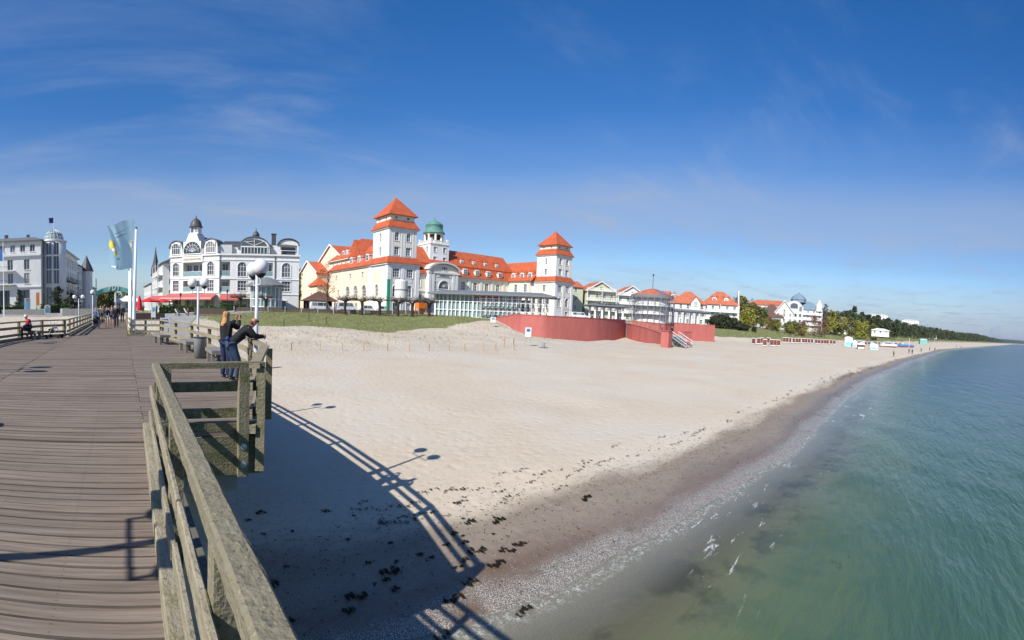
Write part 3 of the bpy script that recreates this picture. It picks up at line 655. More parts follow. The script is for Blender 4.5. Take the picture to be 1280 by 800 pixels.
# benches
def bench(loc, rz, label, L_=1.5, group='slatted benches on the platform'):
    t = thing('bench', label, 'bench', loc, rz, group)
    b = MB()
    for k in range(3): b.box(-.225 + k * .153, -.225 + k * .153 + .143, -L_ / 2, L_ / 2, .30, .41)
    b.build('seat', 'benchwood', t)
    for sx_ in (-.15, .15):
        for sy in (-L_ / 2 + .25, L_ / 2 - .25):
            b = MB(); b.box(sx_ - .05, sx_ + .05, sy - .05, sy + .05, 0, .298); b.build('leg', 'benchwood', t)
    return t
bench((1.68, 20.6, 0), R(8), 'small dark bench farthest along the right railing')
bench((2.33, 16.9, 0), R(4), 'bench partly hidden behind the grey litter bin')
bench((2.66, 13.4, 0), R(-2), 'nearest bench on the right, just before the grey litter bin', 1.3)
bench((-4.45, 23.6, 0), R(52), 'bench the man in the red jacket sits on', 1.1)

t = thing('litter_bin', 'round grey metal litter bin between two benches', 'bin', (2.42, 14.75, 0))
b = MB(); b.lathe([(.17, .0), (.17, .03), (.195, .035), (.205, .62), (.21, .64), (.19, .64), (.185, .1), (0, .1)], n=24); b.build('body', 'binm', t, True)
b = MB(); b.lathe([(.19, .44), (.0, .46)], n=20); b.build('liner', 'black', t, True)
b = MB(); b.lathe([(.215, .63), (.215, .66), (.195, .66), (.195, .63)], n=24); b.build('rim', 'black', t, True)

# ------------------------------------------------------------------ people
def skin(pts, edges, mt, name, sub=2, root=0):
    me = bpy.data.meshes.new(name); me.from_pydata([p[:3] for p in pts], edges, [])
    o = bpy.data.objects.new(name, me); COL.objects.link(o)
    md = o.modifiers.new('s', 'SKIN'); md.branch_smoothing = .6
    sv = me.skin_vertices[0].data if me.skin_vertices else None
    if sv is None:
        raise RuntimeError('no skin layer')
    for i, p in enumerate(pts):
        r = p[3] if isinstance(p[3], tuple) else (p[3], p[3]); sv[i].radius = r; sv[i].use_root = (i == root)
    ss = o.modifiers.new('u', 'SUBSURF'); ss.levels = sub; ss.render_levels = sub
    dg = bpy.context.evaluated_depsgraph_get(); out = bpy.data.meshes.new_from_object(o.evaluated_get(dg)); out.name = name
    bpy.data.objects.remove(o); bpy.data.meshes.remove(me); out.materials.clear(); out.materials.append(M[mt] if isinstance(mt, str) else mt)
    out.polygons.foreach_set('use_smooth', [True] * len(out.polygons)); out.update(); return out
def J(**k):
    """joint positions, x right, y forward, z up, for a 1.62 m figure (the whole scene keeps this scale)"""
    d_ = dict(pel=(0, 0, .86), spi=(0, -.01, 1.03), che=(0, 0, 1.2), nec=(0, 0, 1.34), hea=(0, .025, 1.43), cro=(0, .02, 1.53),
              ls=(-.16, 0, 1.29), le=(-.21, -.02, 1.05), lw=(-.2, .06, .84), lh=(-.2, .09, .76),
              rs=(.16, 0, 1.29), re=(.21, -.02, 1.05), rw=(.2, .06, .84), rh=(.2, .09, .76),
              lp=(-.085, 0, .82), lk=(-.09, .02, .45), la=(-.09, -.02, .07), lt=(-.1, .12, .035),
              rp=(.085, 0, .82), rk=(.09, .02, .45), ra=(.09, -.02, .07), rt=(.1, .12, .035))
    d_.update(k); return d_
PBONES = [('pel', 'spi'), ('spi', 'che'), ('che', 'nec'), ('nec', 'hea'), ('hea', 'cro'), ('che', 'ls'), ('ls', 'le'), ('le', 'lw'), ('lw', 'lh'), ('che', 'rs'), ('rs', 're'), ('re', 'rw'), ('rw', 'rh'),
          ('pel', 'lp'), ('lp', 'lk'), ('lk', 'la'), ('la', 'lt'), ('pel', 'rp'), ('rp', 'rk'), ('rk', 'ra'), ('ra', 'rt')]
PR_ = dict(pel=(.12, .09), spi=(.11, .085), che=(.115, .09), nec=.045, hea=(.07, .08), cro=(.062, .07), ls=.052, le=.038, lw=.026, lh=.032, rs=.052, re=.038, rw=.026, rh=.032,
           lp=.075, lk=.052, la=.036, lt=.03, rp=.075, rk=.052, ra=.036, rt=.03)
def sub_skin(j, names, mt, nm, grow=1.0, add=0.0, sub=2, over={}):
    pts = []
    for n in names:
        r = over.get(n, PR_[n]); r = tuple(v * grow + add for v in r) if isinstance(r, tuple) else r * grow + add
        pts.append((*j[n], r))
    ed = [(names.index(a), names.index(b_)) for a, b_ in PBONES if a in names and b_ in names]
    return skin(pts, ed, mt, nm, sub)
CL = {}
def cloth(c, rough=.85):
    k = 'cloth %d %d %d' % tuple(int(v * 255) for v in c)
    if k not in M: M[k] = mat(k, c, rough, .18, 9)
    return k
TOP = ['spi', 'pel', 'che', 'ls', 'le', 'lw', 'rs', 're', 'rw']; LEG = ['pel', 'lp', 'lk', 'la', 'rp', 'rk', 'ra']; ALL = ['pel', 'spi', 'che', 'nec', 'hea', 'cro', 'ls', 'le', 'lw', 'lh', 'rs', 're', 'rw', 'rh', 'lp', 'lk', 'la', 'lt', 'rp', 'rk', 'ra', 'rt']
def person(label, loc, rz, j, top, legs, hair=(.12, .08, .05), scale=1.0, shorts=False, group=None, shoes=(.03, .03, .03), detail=2, skinm='skin', hairlong=False, hat=None, bald=False, cat='person', coat=0):
    t = thing('person', label, cat, loc, rz, group); t.scale = (scale,) * 3
    link('body', sub_skin(j, ALL, skinm, 'body', sub=detail), t)
    tn = list(TOP); j3 = dict(j); nv = Vector(j['che']).lerp(Vector(j['nec']), .86); j3['nec'] = tuple(nv); tn.append('nec')
    link('jacket', sub_skin(j3, tn, cloth(top), 'jacket', 1.0, .0, detail, over=dict(pel=(.14 + coat, .125 + coat), spi=(.145 + coat, .125 + coat), che=(.165 + coat, .135 + coat), nec=(.078, .075), ls=.092, rs=.090, le=.062, re=.062, lw=.045, rw=.045)), t)
    ln = list(LEG)
    if shorts:
        j2 = dict(j); j2['lk'] = tuple(Vector(j['lp']).lerp(Vector(j['lk']), .85)); j2['rk'] = tuple(Vector(j['rp']).lerp(Vector(j['rk']), .85)); ln = ['pel', 'lp', 'lk', 'rp', 'rk']
        link('shorts', sub_skin(j2, ln, cloth(legs), 'shorts', 1.0, .0, detail, over=dict(pel=(.095, .095), lp=.102, rp=.102, lk=.08, rk=.08)), t)
    else: link('trousers', sub_skin(j, ln, cloth(legs), 'trousers', 1.0, .0, detail, over=dict(pel=(.095, .095), lp=.102, rp=.102, lk=.070, rk=.070, la=.052, ra=.052)), t)
    for s_ in 'lr': 
        a = Vector(j[s_ + 'a']); q = Vector(j[s_ + 't'])
        link('shoe', skin([(*(a + (a - q) * .25), .036), (*a, .045), (*(a.lerp(q, .6)), .042), (*q, .034)], [(0, 1), (1, 2), (2, 3)], cloth(shoes), 'shoe', 1), t)
    h = Vector(j['hea']); c_ = Vector(j['cro']); up = (c_ - Vector(j['nec'])).normalized()
    if hat:
        b = MB(); b.lathe([(.11, -.02), (.10, .0), (.085, .02), (.08, .06), (.04, .085), (0, .09)], tuple(c_ + up * -.02), 14); b.build('hat', cloth(hat), t, True)
    elif not bald:
        bk = Vector((0, -.03, 0)) if j.get('face') is None else Vector(j['face']) * -.03
        pts = [(*(c_ + bk * .6 + up * .0), (.075, .08)), (*(h + bk * 1.5), (.075, .075)), (*(h + bk * 2.0 - up * .08), (.06, .05))]
        ed = [(0, 1), (1, 2)]
        if hairlong:
            pts += [(*(h + bk * 2.4 + Vector((.02, 0, 0)) - up * .15), (.098, .07)), (*(h + bk * 3.2 - Vector((.02, 0, 0)) - up * .22), (.085, .06)), (*(h + bk * 3.0 + Vector((.015, 0, 0)) - up * .27), (.05, .04))]; ed += [(2, 3), (3, 4), (4, 5)]
        link('hair', skin(pts, ed, cloth(hair), 'hair', 2), t)
    return t
def hand(t, wrist, tip, side, curl, mt='skin', s=1.0):
    """palm with four bent fingers and a thumb leaving its side"""
    w = Vector(wrist); d_ = (Vector(tip) - w).normalized(); sd = Vector(side).normalized(); cu = Vector(curl).normalized(); pts = [(*w, .022), (*(w + d_ * .05), .032)]; ed = [(0, 1)]
    for k in range(4):
        base = w + d_ * .075 + sd * (.026 - .0175 * k); L_ = (.058, .068, .064, .050)[k]
        a = base + d_ * L_ * .5 + cu * .006; e_ = a + (d_ * .5 + cu * .85).normalized() * L_ * .55; i = len(pts)
        pts += [(*base, .0095), (*a, .009), (*e_, .0075)]; ed += [(1, i), (i, i + 1), (i + 1, i + 2)]
    i = len(pts); th = w + d_ * .03 + sd * .035; pts += [(*th, .011), (*(th + d_ * .03 + sd * .018 + cu * .01), .010), (*(th + d_ * .055 + sd * .01 + cu * .03), .008)]; ed += [(1, i), (i, i + 1), (i + 1, i + 2)]
    link('hand', skin(pts, ed, mt, 'hand', 2), t)

# the leaning man: facing +X, forearms on the handrail
jm = J(pel=(.0, -.12, .80), spi=(0, .02, .92), che=(0, .20, 1.07), nec=(0, .32, 1.17), hea=(0, .39, 1.245), cro=(0, .42, 1.345),
       ls=(-.165, .22, 1.12), le=(-.20, .36, .96), lw=(-.12, .58, .955), lh=(-.06, .64, .95), rs=(.165, .22, 1.12), re=(.20, .34, .96), rw=(.08, .58, .955), rh=(.03, .64, .95),
       lp=(-.09, -.12, .77), lk=(-.1, -.03, .43), la=(-.10, -.10, .07), lt=(-.11, .04, .035), rp=(.09, -.12, .77), rk=(.1, .02, .43), ra=(.10, -.02, .07), rt=(.11, .12, .035), face=(0, 1, 0))
man = person('man in a dark sweater and jeans leaning forward on the railing with sunglasses', (2.43, 10.0, 0), R(-86), jm, (.014, .015, .019), (.030, .055, .100), bald=True, scale=1.02, shoes=(.05, .05, .06), skinm='skinred')
hand(man, jm['lw'], (-.02, .66, .93), (0, .2, 1), (.5, 0, -1), 'skinred'); hand(man, jm['rw'], (-.02, .67, .95), (0, .2, 1), (-.5, 0, -1), 'skinred')
link('hair', skin([(0, .335, 1.30, (.074, .05)), (0, .315, 1.235, (.072, .045)), (0, .305, 1.19, (.05, .03))], [(0, 1), (1, 2)], cloth((.16, .08, .04)), 'hair', 2), man)
b = MB()
for s_ in (-1, 1): b.box(s_ * .006, s_ * .062, .470, .478, 1.262, 1.292); b.box(s_ * .062, s_ * .07, .36, .474, 1.282, 1.29)
b.build('sunglasses', 'black', man)
link('nose', skin([(0, .468, 1.27, .010), (0, .486, 1.245, .015), (0, .474, 1.235, .012)], [(0, 1), (1, 2)], 'skinred', 'nose', 1), man)
link('bum_bag', skin([(-.13, -.12, .84, (.05, .045)), (-.13, -.16, .92, (.05, .05)), (0, -.2, .90, (.05, .04))], [(0, 1), (1, 2)], cloth((.03, .06, .20)), 'bum_bag', 2), man)
jw = J(nec=(0, 0, 1.32), ls=(-.15, 0, 1.27), le=(-.17, .20, 1.16), lw=(-.05, .33, 1.33), lh=(-.03, .35, 1.38), rs=(.15, 0, 1.27), re=(.18, .20, 1.14), rw=(.07, .33, 1.33), rh=(.05, .35, 1.38), face=(0, 1, 0))
wo_ = person('woman with long wavy blonde hair and a black jacket taking a picture with her phone', (2.30, 10.45, 0), R(-62), jw, (.017, .017, .020), (.016, .026, .07), hair=(.46, .24, .085), hairlong=True, scale=.99, shoes=(.12, .11, .12), coat=.028)
for o_ in wo_.children:
    if o_.name.startswith('hair'): o_.data.materials.clear(); o_.data.materials.append(M['hairm'])
b = MB(); b.box(-.07, .08, .355, .367, 1.36, 1.44); b.build('phone', 'black', wo_)
hand(wo_, jw['lw'], (-.04, .37, 1.42), (0, -1, 0), (1, .3, 0)); hand(wo_, jw['rw'], (.06, .37, 1.42), (0, -1, 0), (-1, .3, 0))

# seated man with his walking frame
js = J(pel=(0, -.02, .50), spi=(0, .0, .66), che=(0, .07, .82), nec=(0, .14, .94), hea=(0, .19, 1.02), cro=(0, .2, 1.11), ls=(-.17, .08, .89), le=(-.2, .16, .68), lw=(-.1, .33, .60), lh=(-.06, .38, .58),
       rs=(.17, .08, .89), re=(.2, .16, .68), rw=(.1, .33, .60), rh=(.06, .38, .58), lp=(-.09, .02, .49), lk=(-.1, .40, .48), la=(-.1, .38, .08), lt=(-.11, .5, .04), rp=(.09, .02, .49), rk=(.1, .40, .48), ra=(.1, .38, .08), rt=(.11, .5, .04))
sm = person('seated man in a red, white and navy jacket and pale cap on the left bench', (-4.55, 23.35, -.02), R(105), js, (.015, .02, .06), (.015, .015, .02), hat=(.6, .58, .52), scale=1.06)
link('red_shoulder', sub_skin(js, ['che', 'ls', 'le', 'rs', 're'], cloth((.45, .02, .03)), 'red_shoulder', 1.0, .0, 2, over=dict(che=(.14, .12), ls=.095, rs=.095, le=.068, re=.068)), sm)
b = MB(); b.box(-.155, .155, .16, .185, .70, .78); b.box(-.21, -.16, .0, .15, .72, .80); b.build('white_stripe', cloth((.65, .65, .65)), sm)
t = thing('walking_frame', 'wheeled walking frame parked beside the seated man', 'walking frame', (-3.45, 24.2, 0), R(75))
b = MB()
for s_ in (-.25, .25): b.tube([(s_, -.30, .07), (s_, .0, .55), (s_, .12, .80), (s_, .0, .85)], .014, 6); b.tube([(s_, .32, .07), (s_, .0, .55)], .014, 6)
b.tube([(-.25, 0, .55), (.25, 0, .55)], .014, 6); b.build('frame', 'metal', t)
b = MB(); b.box(-.2, .2, -.12, .12, .50, .53); b.build('seat', 'black', t); b = MB(); b.box(-.18, .18, .1, .26, .25, .48); b.build('bag', 'black', t)
for s_ in (-.25, .25):
    for yy in (-.3, .32):
        b = MB(); b.X = Matrix.Translation((s_ - .015, yy, .1)) @ Matrix.Rotation(R(90), 4, 'Y'); b.lathe([(.1, 0), (.1, .03)], n=14); b.build('wheel', 'tyre', t)

# walkers coming down the gangway
def walk(ph=.2, **k):
    return J(lk=(-.09, .02 + ph * .5, .46), la=(-.09, ph * .6, .10), lt=(-.1, ph * .6 + .13, .06), rk=(.09, .03, .46), ra=(.09, -ph, .09), rt=(.1, -ph + .11, .04), le=(-.22, -.06, 1.06), lw=(-.2, .08 - ph * .3, .86), re=(.22, .0, 1.05), rw=(.2, .16, .88), **k)
jp = J(le=(-.2, .06, 1.05), lw=(-.12, .28, .98), lh=(-.1, .34, .98), re=(.2, .06, 1.05), rw=(.12, .28, .98), rh=(.1, .34, .98))
person('walker in a blue checked shirt pushing a pram', (-1.98, 35.6, 0), R(180), jp, (.16, .20, .30), (.05, .06, .10), hair=(.3, .18, .1), detail=1)
t = thing('pram', 'black pram being pushed down the gangway', 'pram', (-1.92, 34.8, 0), R(180))
b = MB(); b.prism([(-.28, .35), (.25, .35), (.38, .62), (.30, .66), (-.32, .60)], -.2, .2, axis='x'); b.build('seat', 'black', t)
b = MB(); b.lathe([(.0, 0), (.24, .02), (.26, .12), (.2, .26), (0, .32)], (0, -.08, .62), 12); b.build('hood', 'black', t, True)
b = MB(); b.tube([(-.2, -.4, .95), (.2, -.4, .95)], .015, 6)
for s_ in (-.2, .2): b.tube([(s_, -.4, .95), (s_, .3, .15)], .013, 6); b.tube([(s_, .1, .5), (s_, -.32, .15)], .013, 6)
b.build('frame', 'metal', t)
for s_ in (-.22, .22):
    for yy in (-.32, .34):
        b = MB(); b.X = Matrix.Translation((s_ - .02, yy, .13)) @ Matrix.Rotation(R(90), 4, 'Y'); b.lathe([(.13, 0), (.13, .04)], n=14); b.build('wheel', 'tyre', t)
person('walker in a dark top and pale shorts', (-1.18, 36.6, 0), R(176), walk(.16), (.015, .016, .022), (.48, .44, .30), hair=(.55, .5, .42), shorts=True, detail=1)
person('walker with blonde hair half hidden between two others', (-.84, 38.8, 0), R(184), walk(.12), (.10, .10, .16), (.05, .06, .11), hair=(.45, .33, .18), hairlong=True, shorts=True, detail=1)
person('walker in a black jacket over a blue shirt and dark trousers', (-.45, 35.8, 0), R(180), walk(.13), (.015, .016, .02), (.02, .022, .035), hair=(.1, .09, .08), detail=1, scale=1.08)
person('walker in dark clothes behind the one in the blue shirt', (-.02, 46.5, 0), R(180), walk(.1), (.03, .032, .035), (.03, .03, .035), detail=1, scale=1.1)
person('walker in a bright yellow green top behind the pram pusher', (-2.05, 45.5, .05), R(180), walk(.1), (.45, .55, .15), (.05, .05, .06), hair=(.4, .3, .2), detail=1, scale=1.05)
person('walker in a grey coat behind the one in shorts', (-1.75, 43.5, .05), R(170), walk(.1), (.12, .12, .12), (.03, .03, .04), detail=1, scale=1.04)

# ------------------------------------------------------------------ building kit (x along the front, y into the building)
CUR = [Matrix.Identity(4)]
def frame(o, ang, root=None):
    """set the current frame, given in world metres, relative to the root thing"""
    m = Matrix.Translation((o[0], o[1], 0)) @ Matrix.Rotation(R(ang), 4, 'Z')
    if root is not None: m = Matrix.Translation((-root.location[0], -root.location[1], -root.location[2])) @ m
    CUR[0] = m
def nb():
    b = MB(); b.X = CUR[0].copy(); return b
def place(name, me, root, a, b_, z, rz=0, sub=None):
    o = bpy.data.objects.new(name, me); COL.objects.link(o); o.parent = root
    o.matrix_local = CUR[0] @ Matrix.Translation((a, b_, z)) @ Matrix.Rotation(rz, 4, 'Z'); return o
WC = {}
def arcpts(w, h, rise, n=10):
    """outline of an arched opening, from lower right over the top to lower left (x,z)"""
    hw = w / 2; rise = min(rise, h)
    return [(hw * math.cos(math.pi * k / n), h - rise + rise * math.sin(math.pi * k / n)) for k in range(n + 1)]
def winmesh(w, h, kind, nx, ny, sur, glass='glassdark', fr='trim', bar=.07, dep=.18):
    k = (w, h, kind, nx, ny, sur, glass, fr, bar)
    if k in WC: return WC[k]
    b = MB(); p = MB(); hw = w / 2; rise = {'r': 0, 'a': hw, 's': w * .22, 'h': hw}[kind]
    if rise:
        A = arcpts(w, h, rise, 10); n = len(A) - 1
        for side in (1, -1):
            pts = [(x * side, z) for x, z in A[:n // 2 + 1]]
            for q0, q1 in zip(pts[:-1], pts[1:]):   # spandrel strips in the wall plane
                b.prism([q0, (hw * side, q0[1]), (hw * side, q1[1]), q1] if abs(q0[0] - hw * side) > 1e-4 else [q0, (hw * side, q1[1]), q1], -.004, .06)
            b.prism([pts[-1], (hw * side, pts[-1][1] - .001), (hw * side, h + .01), (pts[-1][0], h + .01)], -.004, .06)
        o = [(x * (1 - .12 / hw * .5), z - .06) for x, z in A]
        for q0, q1 in zip(A[:-1], A[1:]): b.bar((q0[0], dep - .05, q0[1]), (q1[0], dep - .05, q1[1]), .1, bar * 1.4, up=(0, 1, 0))
    zt = h - rise
    b.box(-hw, -hw + bar, dep - .1, dep - .02, 0, zt); b.box(hw - bar, hw, dep - .1, dep - .02, 0, zt); b.box(-hw + bar, hw - bar, dep - .1, dep - .02, 0, bar)
    if not rise: b.box(-hw + bar, hw - bar, dep - .1, dep - .02, h - bar, h)
    if kind == 'h':   # fan window
        for k_ in range(1, 8):
            a = math.pi * k_ / 8; b.bar((0, dep - .05, zt), (hw * math.cos(a), dep - .05, zt + rise * math.sin(a)), .06, .06, up=(0, 1, 0))
        for f in (.33, .68):
            B_ = [(x * f, (z - zt) * f + zt) for x, z in A]
            for q0, q1 in zip(B_[:-1], B_[1:]): b.bar((q0[0], dep - .05, q0[1]), (q1[0], dep - .05, q1[1]), .06, .06, up=(0, 1, 0))
    else:
        for i in range(1, nx):
            x = -hw + w * i / nx; ztop = h - .05 if not rise else zt + rise * math.sqrt(max(0, 1 - (x / hw) ** 2)); b.box(x - bar / 2, x + bar / 2, dep - .095, dep - .025, bar, ztop)
        for i in range(1, ny):
            z = zt * i / (ny - (1 if rise else 0)) if rise else h * i / ny
            if z <= zt + .01: b.box(-hw + bar, hw - bar, dep - .09, dep - .03, z - bar / 2, z + bar / 2)
    b.box(-hw - .08, hw + .08, -.10, dep - .02, -.1, -.002)
    if sur:
        s_ = sur; b.box(-hw - s_, -hw - .003, -.07, -.004, -.1, zt); b.box(hw + .003, hw + s_, -.07, -.004, -.1, zt)
        if rise:
            for q0, q1 in zip(A[:-1], A[1:]): 
                f = 1 + s_ / hw / 2; b.bar((q0[0] * f, -.035, zt + (q0[1] - zt) * f), (q1[0] * f, -.035, zt + (q1[1] - zt) * f), .06, s_, up=(0, 1, 0))
        else: b.box(-hw - s_ - .06, hw + s_ + .06, -.12, -.004, h + .01, h + s_)
    p.box(-hw + .01, hw - .01, dep - .04, dep, .01, h - .01 if not rise else zt)
    if rise: p.prism([(x * .99, z - .01) for x, z in A], dep - .038, dep - .004)
    WC[k] = (b.mesh('window', fr), p.mesh('pane', glass)); return WC[k]
def window(root, a, b_, z, w, h, kind='r', nx=2, ny=2, sur=.14, rz=0, glass='glassdark', fr='trim', name='window'):
    m1, m2 = winmesh(round(w, 2), round(h, 2), kind, nx, ny, sur, glass, fr)
    o = place(name, m1, root, a, b_, z, rz); c = bpy.data.objects.new('pane', m2); COL.objects.link(c); c.parent = o; return o
def facade(root, p0, p1, z0, z1, mt, ops=(), name='wall'):
    """one storeyed wall with real openings; ops = (x, z, w, h, kind, nx, ny, surround)"""
    p0 = Vector((*p0, 0)); p1 = Vector((*p1, 0)); L_ = (p1 - p0).length; d_ = (p1 - p0) / L_; ang = math.atan2(d_.y, d_.x)
    T = Matrix.Translation(p0) @ Matrix.Rotation(ang, 4, 'Z'); b = nb(); b.X = CUR[0] @ T
    H = [(o[0] - o[2] / 2, o[0] + o[2] / 2, o[1], o[1] + o[3]) for o in ops]
    xs_ = sorted(set([0, L_] + [v for h in H for v in h[:2] if 0 < v < L_])); zs = sorted(set([z0, z1] + [v for h in H for v in h[2:] if z0 < v < z1]))
    for i in range(len(xs_) - 1):
        for j in range(len(zs) - 1):
            cx, cz = (xs_[i] + xs_[i + 1]) / 2, (zs[j] + zs[j + 1]) / 2
            if any(h[0] < cx < h[1] and h[2] < cz < h[3] for h in H): continue
            b.add([(xs_[i], 0, zs[j]), (xs_[i + 1], 0, zs[j]), (xs_[i + 1], 0, zs[j + 1]), (xs_[i], 0, zs[j + 1])], [(0, 1, 2, 3)])
    for o, h in zip(ops, H):
        dd = 1.6 if o[4] == 'l' else (.9 if o[4] == 'k' else .24)
        x0, x1, za, zb = h
        b.add([(x0, 0, za), (x1, 0, za), (x1, 0, zb), (x0, 0, zb), (x0, dd, za), (x1, dd, za), (x1, dd, zb), (x0, dd, zb)], [(0, 1, 5, 4), (1, 2, 6, 5), (2, 3, 7, 6), (3, 0, 4, 7)])
    w = b.build(name, mt, root)
    save = CUR[0]; CUR[0] = CUR[0] @ T
    for o in ops:
        x, z, w_, h_, kind = o[:5]; nx = o[5] if len(o) > 5 else 2; ny = o[6] if len(o) > 6 else 2; su = o[7] if len(o) > 7 else .14; gl_ = o[8] if len(o) > 8 else 'glassdark'
        if kind == 'l':
            bb = nb(); bb.box(x - w_ / 2 - .01, x + w_ / 2 + .01, 1.55, 1.65, z, z + h_); bb.build('loggia_wall', mt, root)
            n = max(1, int(round(w_ / 1.5)))
            for i in range(n): window(root, x - w_ / 2 + w_ * (i + .5) / n, 1.38, z + .05, min(1.25, w_ / n - .2), h_ - .35, 'r', 2, 1, 0)
            bb = nb(); bb.box(x - w_ / 2, x + w_ / 2, .05, .09, z + .05, z + .95); ob = bb.build('balcony_glass', 'glassteal', root)
            bb = nb(); bb.box(x - w_ / 2, x + w_ / 2, .03, .11, z + .95, z + 1.02); bb.build('balcony_rail', 'trim', root)
        elif kind == 'k':
            bb = nb(); bb.box(x - w_ / 2 - .01, x + w_ / 2 + .01, .85, .9, z, z + h_); bb.build('shop_window', gl_, root)
            bb = nb(); n = max(2, int(w_ / 1.1))
            for i in range(n + 1): q = x - w_ / 2 + w_ * i / n; bb.box(max(q - .05, x - w_ / 2), min(q + .05, x + w_ / 2), .75, .84, z, z + h_)
            bb.build('shop_frame', 'trim' if su else 'dark', root)
        else: window(root, x, 0, z, w_, h_, kind, nx, ny, su, glass=gl_)
    CUR[0] = save; return w
def band(root, x0, x1, y0, y1, z0, z1, mt='trim', name='cornice'):
    b = nb(); b.box(x0, x1, y0, y1, z0, z1); return b.build(name, mt, root)
def ring(root, x0, x1, y0, y1, z0, z1, out=.25, mt='trim', name='cornice'):
    """cornice running round a rectangular block, four butted pieces in one moulding"""
    b = nb(); b.box(x0 - out, x1 + out, y0 - out, y0 + .02, z0, z1); b.box(x0 - out, x1 + out, y1 - .02, y1 + out, z0, z1); b.box(x0 - out, x0 + .02, y0 + .02, y1 - .02, z0, z1); b.box(x1 - .02, x1 + out, y0 + .02, y1 - .02, z0, z1)
    return b.build(name, mt, root)
def dormer(root, a, b_, z, w=1.3, h=1.6, dep=2.2, rz=0, roof='roof'):
    """little arched dormer, its window facing local -y"""
    m = MB(); m.prism([(-w / 2 - .12, 0), (w / 2 + .12, 0)] + [((w / 2 + .12) * math.cos(math.pi * k / 8), h - .45 + .45 * math.sin(math.pi * k / 8)) for k in range(9)], 0, dep)
    o = place('dormer', m.mesh('dormer', 'trim'), root, a, b_, z, rz)
    m = MB(); A = [((w / 2 + .2) * math.cos(math.pi * k / 8), h - .45 + .55 * math.sin(math.pi * k / 8)) for k in range(9)]
    for q0, q1 in zip(A[:-1], A[1:]): m.bar((q0[0], dep / 2 + .05, q0[1]), (q1[0], dep / 2 + .05, q1[1]), dep, .06, up=(-(q0[0] + q1[0]), 0, (q0[1] + q1[1]) - 2 * (h - .45) + .001))
    r_ = m.build('dormer_roof', roof, o)
    m = MB(); m.box(-w / 2 + .14, w / 2 - .14, -.06, -.003, .22, h - .35); pz = m.build('pane', 'glassdark', o)
    m = MB(); m.box(-.035, .035, -.09, -.062, .22, h - .35); m.box(-w / 2 + .14, -.037, -.09, -.062, .75, .81); m.box(.037, w / 2 - .14, -.09, -.062, .75, .81); m.build('glazing_bars', 'trim', o)
    return o
def roofpart(root, fn, mt='roof', name='roof'):
    b = nb(); fn(b); return b.build(name, mt, root)
def closedbox(root, x0, x1, y0, y1, z0, z1, mt, front=(), left=(), right=(), back=()):
    facade(root, (x0, y0), (x1, y0), z0, z1, mt, front); facade(root, (x0, y1), (x0, y0), z0, z1, mt, left)
    facade(root, (x1, y0), (x1, y1), z0, z1, mt, right); facade(root, (x1, y1), (x0, y1), z0, z1, mt, back)

